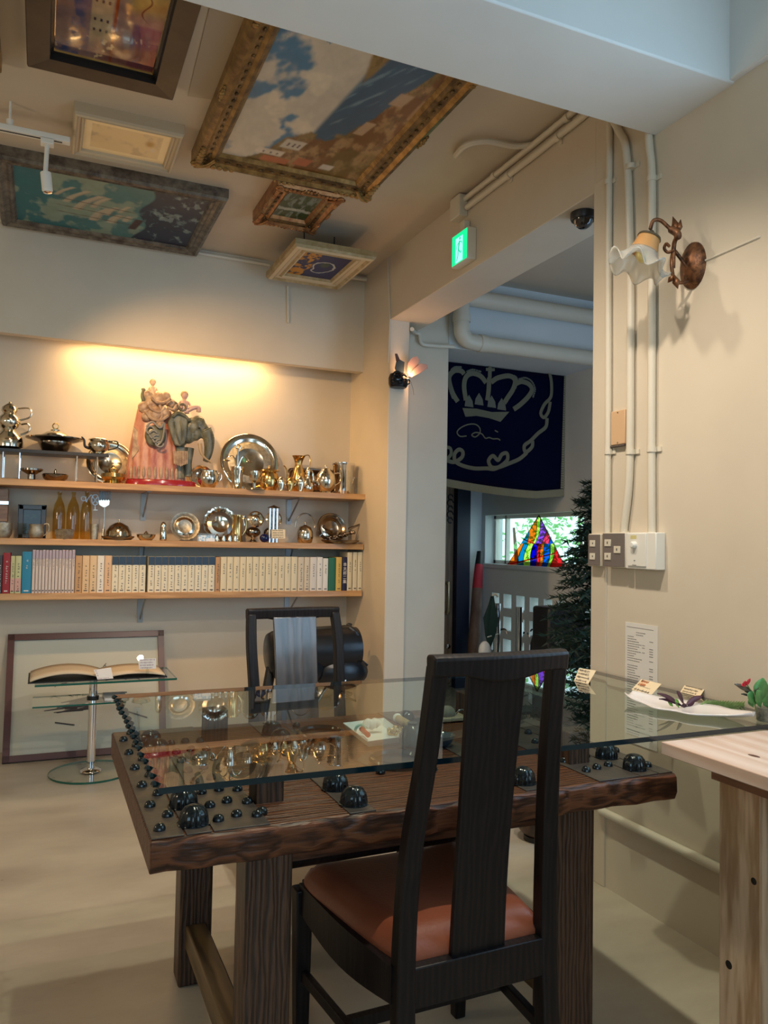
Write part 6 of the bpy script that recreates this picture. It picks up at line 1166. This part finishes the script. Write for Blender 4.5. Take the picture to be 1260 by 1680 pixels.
# open album
al = thing('open_album', (sx_-0.02, sy_, zt3), 'large open album with cream pages on the glass stand', 'album')
l0 = at(50, 1100, y=sy_-0.12).x; l1 = at(262, 1094, y=sy_+0.05).x; ls = (l0+l1)/2+0.02
def page(x0, x1, peak, s_):
    def f(u, v): x = x0+(x1-x0)*u; h = 0.010+peak*(math.sin(PI*min(1, max(0, u)))**0.8 if s_ > 0 else math.sin(PI*u)**0.8); return (x+0.10*(0.5-v)*0, sy_-0.15+0.30*v, zt3+h)
    return f
for s_, (x0, x1, pk) in enumerate(((l0, ls, 0.032), (ls, l1, 0.018))):
    m = MB(); m.grid(page(x0, x1, pk, 1), 16, 3); m.build('page_stack', mat('cream_pages', (0.72, 0.58, 0.40), 0.7), al, smooth=80, solid=0.008)
MB().box((l0-0.01, sy_-0.16, zt3+0.0005), (l1+0.01, sy_+0.16, zt3+0.005)).build('cover', BLACKM, al)
a = at(160, 1115, y=sy_-0.19); b = at(186, 1113, y=sy_-0.19); c_ = at(182, 1095, y=sy_-0.16); d_ = at(154, 1099, y=sy_-0.16)
card('note_card', a, b, c_, d_, 'white handwritten card leaning on the middle of the open album', material=CARDW, rows=4, seed=21, ink=mat('violet_ink', (0.35, 0.22, 0.3), 0.7))
a = at(228, 1098, y=sy_-0.165); b = at(256, 1097, y=sy_-0.165); c_ = at(256, 1080, y=sy_-0.165); d_ = at(227, 1081, y=sy_-0.165)
card('note_card', a, b, c_, d_, 'white handwritten card on a clear holder at the right of the album', material=CARDW, rows=4, seed=22, ink=mat('violet_ink', (0.35, 0.22, 0.3), 0.7), stand=zt3+0.001)
m = MB(); 
rt = thing('leaflet', (sx_+0.13, sy_, zm), 'small pale leaflet on the middle glass plate of the stand', 'leaflet'); MB().box((sx_+0.05, sy_-0.11, zm+0.001), (sx_+0.16, sy_+0.06, zm+0.012)).build('pages', CARDW, rt)
# golf bag behind the far chair
gb = thing('golf_bag', (1.35, 4.35, 0), 'black golf bag on its wire stand behind the far chair', 'bag'); g0 = at(440, 1072, y=4.36); g1 = at(584, 1062, y=4.36)
ax2 = (g1-g0).normalized(); L2 = (g1-g0).length
MB().lathe([(0.03, -0.01), (0.11, 0.0), (0.125, 0.03), (0.125, L2*0.3), (0.135, L2*0.5), (0.135, L2*0.93), (0.12, L2*0.94), (0.12, L2), (0.10, L2*0.98), (0.001, L2*0.96)], g0, 28, ax2).build('barrel', BLACKL, gb, smooth=60, bevel=0)
MB().ball(g0+ax2*0.16+Vector((0, -0.08, -0.09)), 0.11, 16, 10, (1.4, 0.6, 1.0)).build('side_pocket', BLACKL, gb); MB().ball(g0+ax2*0.42+Vector((0, -0.07, -0.13)), 0.11, 16, 10, (1.5, 0.6, 0.9)).build('side_pocket', BLACKL, gb)
for s_ in (0, 1): MB().tube([g0+ax2*(L2*0.85)+Vector((0.0, -0.1+0.12*s_, -0.08)), Vector((1.46-0.16*s_, 4.12+0.2*s_, 0.012))], 0.010, 10).build('stand_leg', CHROME, gb)
MB().tube([g0+ax2*0.02+Vector((0, 0, -0.08)), Vector((1.12, 4.3, 0.02))], 0.03, 10).build('base_foot', BLACKM, gb)
m = MB(); m.tube(spline([at(573, 1030, y=4.3), at(583, 1038, y=4.28), at(592, 1055, y=4.28), at(592, 1075, y=4.29)], 5), 0.014, 8, flat=((0, 1, 0), 0.4)); m.build('strap', BLACKM, gb)
MB().tube([at(585, 1078, y=4.3), at(602, 1092, y=4.3)], 0.010, 8).build('handle', BLACKM, gb)
gcb = thing('golf_club', g1, 'white headed golf club sticking out of the black bag', 'club'); MB().tube([g1-ax2*0.004, at(584, 1041, y=4.36)], 0.006, 8).build('shaft', CHROME, gcb); MB().ball(at(579, 1041, y=4.30), 0.035, 14, 8, (1.1, 0.8, 0.7)).build('head', mat('cream_head_cover', (0.66, 0.54, 0.42), 0.6), gcb)
gcb = thing('golf_club', g1, 'black headed golf club above the white one in the bag', 'club'); MB().tube([g1-ax2*0.004+Vector((0,0.06,0.03)), at(576, 1027, y=4.42)], 0.005, 8).build('shaft', BLACKM, gcb); MB().ball(at(573, 1025, y=4.44), 0.014, 10, 6, (1.4, 1, 0.8)).build('head', BLACKM, gcb)

# ================================================================== VESTIBULE
# banner
YBN = 4.85
bn = thing('crown_banner', (3.0, YBN, 1.63), 'dark navy cloth banner with a pale crown, knotted cord border and fringe', 'banner')
B = lambda u, v, d=0.0: at(u, v, y=YBN-d)
tl, tr_ = B(690, 586), B(930, 612); bl_, bm_, br_ = B(690, 776), B(830, 803), B(921, 802)
def clothf(u, v):
    x = tl.x+(tr_.x-tl.x)*u-(0.02*v)*u; zt = 2.495; zb_ = bl_.z+(bm_.z-bl_.z)*math.sin(min(1, u/0.8)*PI/2)+(0 if u < 0.8 else (br_.z-bm_.z)*(u-0.8)/0.2)
    return (x, YBN+0.008*math.sin(u*9)*v, zt+(zb_-zt)*v)
MB().grid(clothf, 40, 16).build('cloth', mat('navy_velvet', (0.0015, 0.002, 0.018), 0.95, spec=0.1), bn, smooth=80, solid=0.004)
OLV = mat('pale_gold_applique', (0.15, 0.14, 0.095), 0.9)
def C4(u, v): return B(720+u/4.846, 560+v/4.846, 0.012)
def rib(pts, w_, name, k=6): MB().tube(spline([C4(*p) for p in pts], k), w_/4.846/1290*4.95*0.72, 6, flat=((0, 1, 0), 0.15)).build(name, OLV, bn, smooth=0)
for pts in ([(150, 480), (105, 400), (80, 290), (120, 235), (175, 235), (200, 260)], [(215, 470), (200, 360), (215, 285), (265, 255), (330, 275), (375, 330)], [(385, 470), (395, 390), (400, 290)], [(415, 325), (470, 290), (560, 275), (605, 310), (590, 380), (545, 450), (520, 490)], [(615, 335), (660, 320), (715, 340), (740, 385), (710, 440), (650, 500), (595, 540)]): rib(pts, 36, 'crown_arch')
m = MB(); m.prism([C4(188, 530), C4(300, 535), C4(420, 562), C4(560, 560), C4(490, 640), C4(400, 610), C4(300, 592), C4(212, 600)], (0, 0.003, 0)); m.build('crown_band', OLV, bn, smooth=0)
m = MB()
for (a, b) in ((240, 455), (320, 440), (420, 460), (500, 480)): m.prism([C4(a-35, b+60), C4(a-28, b+15), C4(a, b-30), C4(a+28, b+20), C4(a+35, b+70)], (0, 0.002, 0))
m.build('crown_points', mat('dim_applique', (0.13, 0.13, 0.10), 0.8), bn, smooth=0)
m = MB(); m.prism([C4(390, 290), C4(392, 235), C4(375, 235), C4(375, 210), C4(395, 210), C4(398, 190), C4(420, 190), C4(420, 212), C4(445, 214), C4(445, 236), C4(420, 238), C4(420, 290)], (0, 0.003, 0)); m.build('crown_cross', OLV, bn, smooth=0)
m = MB()
for pts in ([(100, 225), (130, 205), (175, 205)], [(225, 240), (270, 225), (330, 240)], [(560, 265), (610, 280), (625, 320), (610, 370)], [(640, 300), (690, 290), (740, 320), (765, 380), (750, 440)], [(75, 330), (90, 400), (110, 450)]):
    for p in spline([C4(*q) for q in pts], 4): m.ball(p, 0.008, 6, 4, (1, 0.3, 1))
m.build('crown_pearls', mat('dim_applique', (0.13, 0.13, 0.10), 0.8), bn)
rib([(220, 752), (170, 755), (145, 725), (170, 690), (230, 662), (290, 660), (325, 690), (325, 730), (290, 760), (262, 745), (290, 725), (340, 735), (370, 770), (400, 765), (430, 775), (470, 775), (488, 788)], 9, 'signature'); rib([(445, 708), (470, 722)], 9, 'signature')
rib([(880, 250), (895, 330), (890, 440), (840, 500), (810, 570), (835, 605), (870, 560), (885, 480)], 26, 'cord'); rib([(860, 610), (850, 680), (790, 730), (730, 790), (680, 830), (690, 880), (740, 840), (745, 790)], 28, 'cord'); rib([(700, 885), (640, 935), (560, 970), (480, 1000), (420, 1000), (395, 950), (430, 910), (470, 945), (500, 900), (540, 890), (545, 940), (500, 985), (440, 1015), (380, 1010), (280, 1010), (180, 985), (130, 950), (125, 895), (160, 860), (190, 880), (180, 925), (120, 960), (60, 945)], 28, 'cord'); rib([(60, 940), (95, 900), (90, 850), (40, 840)], 24, 'cord')
FRG = mat('fringe_gold', (0.26, 0.23, 0.15), 0.9); m = MB()
def fringe(p0, p1, d_, n):
    for i in range(n): p = p0+(p1-p0)*(i/n); q = p0+(p1-p0)*((i+0.85)/n); m.add([p, q, q+d_, p+d_], [(0, 1, 2, 3)])
for i in range(40): a = Vector(clothf(i/40, 1)); b = Vector(clothf((i+1)/40, 1)); fringe(a+Vector((0, -.006, 0)), b+Vector((0, -.006, 0)), Vector((0, 0, -0.055)), 3)
for i in range(16): a = Vector(clothf(1, i/16)); b = Vector(clothf(1, (i+1)/16)); fringe(a+Vector((-.03, -.008, 0)), b+Vector((-.03, -.008, 0)), Vector((0.035, 0, 0)), 3)
m.build('fringe', FRG, bn, smooth=0, solid=0.002)
MB().tube([(tl.x, YBN+0.01, 2.492), (tr_.x, YBN+0.01, 2.492)], 0.008, 8).build('hanging_rod', BLACKM, bn)
# stained glass triangle in the niche
XS = XV+0.045
g = thing('stained_glass', (XS, at(886, 932, x=XS).y, wz0), 'triangular stained glass panel with wavy coloured bands standing in the window niche', 'stained glass')
S5 = lambda u, v: at(720+u/4.2, 780+v/4.2, x=XS)
apex, bl5, br5 = (690, 275), (463, 632), (872, 632)
def zfix(p): return p
import itertools
def clip(poly, tri):
    out = poly
    for i in range(3):
        a, b = tri[i], tri[(i+1) % 3]; res = []
        f_ = lambda p: (b[0]-a[0])*(p[1]-a[1])-(b[1]-a[1])*(p[0]-a[0])
        for j in range(len(out)):
            p, q = out[j], out[(j+1) % len(out)]; fp_, fq = f_(p), f_(q)
            if fp_ <= 0: res.append(p)
            if (fp_ < 0) != (fq < 0) and fp_ != fq: t = fp_/(fp_-fq); res.append((p[0]+(q[0]-p[0])*t, p[1]+(q[1]-p[1])*t))
        out = res
        if len(out) < 3: return []
    return out
tri = [apex, bl5, br5]
if (bl5[0]-apex[0])*(br5[1]-apex[1])-(bl5[1]-apex[1])*(br5[0]-apex[0]) > 0: tri = [apex, br5, bl5]
pal = {'orange': (1.0, 0.42, 0.08), 'teal': (0.04, 0.45, 0.68), 'lime': (0.80, 0.95, 0.30), 'violet': (0.58, 0.25, 0.88), 'indigo': (0.04, 0.03, 0.70), 'pink': (1.0, 0.20, 0.33), 'blue': (0.03, 0.30, 0.80), 'yellow': (0.95, 0.95, 0.15), 'red': (0.98, 0.12, 0.14), 'pale': (0.75, 1.0, 0.85)}
up_seq = [('teal', 500), ('orange', 572), ('lime', 618), ('violet', 640), ('pink', 690), ('blue', 738), ('yellow', 778), ('lime', 830)]
lo_seq = [('orange', 380), ('teal', 548), ('lime', 586), ('indigo', 628), ('red', 666), ('orange', 686), ('blue', 708), ('lime', 748), ('red', 774)]
wv_ = lambda x, y: x+0.22*(632-y)-8+9*math.sin(y/40+x/60)
lead = []
for seq, ya, yb in ((up_seq, 258, 470), (lo_seq, 470, 660)):
    ysn = [ya+(yb-ya)*k/10 for k in range(11)]
    for i, (cn, x0) in enumerate(seq):
        x1 = seq[i+1][1] if i+1 < len(seq) else 1000; cp = clip([(wv_(x0, y), y) for y in ysn]+[(wv_(x1, y), y) for y in reversed(ysn)], tri)
        if len(cp) >= 3: MB().prism([S5(*p) for p in cp], (0.004, 0, 0)).build('glass_piece', tinted('glass_'+cn, pal[cn], 0.9), g, smooth=0)
        if i: lead.append([(wv_(x0, y), y) for y in ysn])
for j, (p, q, w_) in enumerate((((465, 612), (825, 528), 12), ((580, 434), (720, 492), 10))):
    MB().prism([S5(p[0], p[1])-Vector((0.002, 0, 0)), S5(q[0], q[1])-Vector((0.002, 0, 0)), S5(q[0], q[1]+w_*0.6)-Vector((0.002, 0, 0)), S5(p[0]+4, p[1]+w_*0.9)-Vector((0.002, 0, 0))], (-0.002, 0, 0)).build('glass_bar', tinted('glass_red', pal['red']), g, smooth=0)
    MB().prism([S5(p[0], p[1]+w_)-Vector((0.003, 0, 0)), S5(q[0], q[1]+w_*0.6)-Vector((0.003, 0, 0)), S5(q[0], q[1]+w_*1.3)-Vector((0.003, 0, 0)), S5(p[0], p[1]+w_*1.8)-Vector((0.003, 0, 0))], (-0.002, 0, 0)).build('glass_bar', tinted('glass_white', (1, 1, 0.95), 0.9), g, smooth=0)
m = MB(); m.tube([S5(*apex), S5(*bl5), S5(*br5)], 0.005, 6, closed=True)
for pts in lead:
    ins = [p for p in pts if all(((tri[(k+1) % 3][0]-tri[k][0])*(p[1]-tri[k][1])-(tri[(k+1) % 3][1]-tri[k][1])*(p[0]-tri[k][0])) <= 0 for k in range(3))]
    if len(ins) > 1: m.tube([S5(*p) for p in ins], 0.0022, 5)
m.build('lead_lines', mat('lead', (0.05, 0.05, 0.06), 0.5, 0.5), g)
for o in [g]: o.location.z += 0
# christmas tree
tc = Vector((2.97, 3.62, 0)); ct = thing('christmas_tree', tc, 'dark artificial fir tree half hidden behind the right pillar', 'tree')
m = MB(); rr = random.Random(6); NEED = mat('fir_needles', (0.008, 0.03, 0.02), 0.6)
for lv in range(26):
    z = 0.22+1.33*lv/25; R0 = 0.43*(1-(z-0.1)/1.66)**0.75+0.05
    for k in range(15):
        t = 2*PI*(k+rr.random()*0.6)/15+lv; L3 = R0*rr.uniform(0.75, 1.1); e = tc+Vector((math.cos(t)*L3, math.sin(t)*L3, z-0.10*L3+rr.uniform(-.03, .05))); s0 = tc+Vector((0, 0, z+0.04)); d3 = e-s0; nrm = d3.normalized()
        for j in range(44):
            f_ = 0.2+0.8*j/43; p = s0+d3*f_; a = (nrm*0.6+Vector((rr.uniform(-1, 1), rr.uniform(-1, 1), rr.uniform(-1, 1)))).normalized()*rr.uniform(0.035, 0.06); w3 = a.orthogonal().normalized()*0.0065
            m.add([p-w3, p+w3, p+a], [(0, 1, 2)])
m.build('foliage', NEED, ct, smooth=0)
m = MB(); m.tube([tc, tc+Vector((0, 0, 1.66))], [0.018, 0.006], 8); m.build('trunk', mat('tree_pole', (0.03, 0.025, 0.02), 0.6), ct); MB().lathe([(0.16, 0), (0.16, 0.02), (0.03, 0.04), (0.03, 0.1)], tc, 20).build('base', BLACKM, ct)
for (u, v, r_) in ((905, 1052, 0.02), (897, 1062, 0.016)): pass
# things leaning at the lattice
V = lambda u, v, y=5.6: at(u, v, y=y)
rt = thing('red_topped_pole', V(775, 1068), 'brown rolled pole with a red upper part leaning in the far corner', 'pole')
a = V(787, 905, 5.95); b = V(772, 1190, 5.7); bz = Vector((b.x, b.y, 0.02)); MB().tube([bz, bz+(a-bz)*0.72], [0.055, 0.045], 12).build('roll', mat('brown_roll', (0.10, 0.05, 0.035), 0.6, col2=(0.2, 0.12, 0.09), scale=(10, 10, 4)), rt); MB().tube([bz+(a-bz)*0.72, bz+(a-bz)*0.90], [0.045, 0.035], 12).build('red_cloth', mat('red_cloth', (0.5, 0.03, 0.05), 0.7), rt); MB().tube([bz+(a-bz)*0.90, a], [0.035, 0.025], 10).build('tip', BLACKM, rt)
us = thing('umbrella_stand', (V(800, 1100, 4.95).x, 4.95, 0), 'chrome umbrella stand of upright tubes before the square wall openings', 'stand'); ux0 = V(793, 1100, 5.3).x
for k, (u, vt) in enumerate(((815, 990), (852, 996), (884, 1040))):
    p = V(u, 1050, 4.92); zt4 = V(u, vt, 4.92).z; MB().tube([(p.x, 4.92, 0.02), (p.x, 4.92, zt4)], 0.026 if k < 2 else 0.018, 12).build('upright_tube', CHROME, us)
    MB().tube(arc((p.x+0.045, 4.91, zt4-0.22), 0.035, 0, 180, 10)+[Vector((p.x+0.01, 4.91, 0.1))], 0.008, 7).build('side_hoop', CHROME, us)
MB().box((V(800, 1100, 4.92).x, 4.82, 0), (V(900, 1100, 4.92).x, 5.02, 0.02)).build('base', BLACKM, us)
m = MB(); zz_ = V(800, 1066, 4.92).z
um = thing('umbrella', (V(803, 1050, 4.80).x, 4.80, 0.3), 'folded dark green umbrella with a curved handle, leftmost at the stand', 'umbrella', 'umbrellas by the stand'); p0 = V(806, 1052, 4.80); p1 = V(806, 1000, 4.80)
MB().lathe([(0.008, 0), (0.032, 0.08), (0.050, 0.20), (0.022, 0.30), (0.010, 0.36)], V(803, 1062, 4.80), 14, (0.05, 0, 1), flute=6, famp=0.4).build('canopy', mat('dark_green_cloth', (0.008, 0.035, 0.03), 0.7), um); MB().tube([V(806, 1010, 4.80)]+arc(V(812, 980, 4.80), 0.022, 180, 0, 10), 0.008, 8).build('handle', IVORY, um)
m = MB(); um = thing('umbrella', (V(876, 1050, 4.80).x, 4.80, 0.3), 'folded black umbrella with hooked handle, right of the chrome tubes', 'umbrella', 'umbrellas by the stand'); MB().tube([V(876, 1075, 4.80), V(877, 1055, 4.80), V(877, 1040, 4.80)], [0.03, 0.03, 0.012], 10).build('canopy', BLACKM, um); MB().tube([V(877, 1045, 4.80)]+arc(V(873.5, 1036, 4.80), 0.014, 0, 180, 8), 0.006, 8).build('handle', BLACKM, um)
wb = thing('white_bag', (V(797, 1070, 4.7).x, 5.1, 0.3), 'white plastic bag hanging by the chrome umbrella stand', 'bag'); MB().ball(V(795, 1068, 4.55), 0.055, 14, 10, (0.8, 0.6, 1.2)).build('bag_body', mat('white_film', (0.55, 0.60, 0.65), 0.4, bump=1, scale=(30, 30, 30)), wb)
MB().tube([V(800, 1045, 4.70), (V(815, 1045, 4.92).x, 4.90, V(800, 1040, 4.92).z)], 0.004, 6).build('bag_loop', WHITE, wb)
bxs = thing('black_box_chair', (3.2, 4.4, 0), 'black rounded cabinet standing before the wall openings beside the fir tree', 'cabinet'); p = at(889, 1000, y=4.5); q = at(930, 1000, y=4.5)
MB().box((p.x, 4.42, 0.02), (q.x+0.1, 4.62, at(905, 995, y=4.5).z)).build('body', BLACKM, bxs, bevel=0.02); MB().box((p.x+0.05, 4.417, 0.55), (q.x, 4.420, 0.60)).build('vent', GREYPL, bxs)
bxs.name = 'black_cabinet'
# round dark bag/stool near the far floor
sp = at(873, 1338, z=0.10); st = thing('floor_drum', (sp.x, sp.y, 0), 'dark brown barrel-shaped stool on the floor beyond the table', 'stool')
MB().ball((sp.x+0.03, sp.y, 0.10), 0.10, 20, 12, (1, 1, 0.95)).build('body', wood('burl', (0.03, 0.015, 0.01), (0.10, 0.05, 0.03), 'z', 0.4, 8), st); MB().lathe([(0.06, 0), (0.06, 0.02)], (sp.x+0.03, sp.y, 0), 16).build('foot_ring', BLACKM, st)
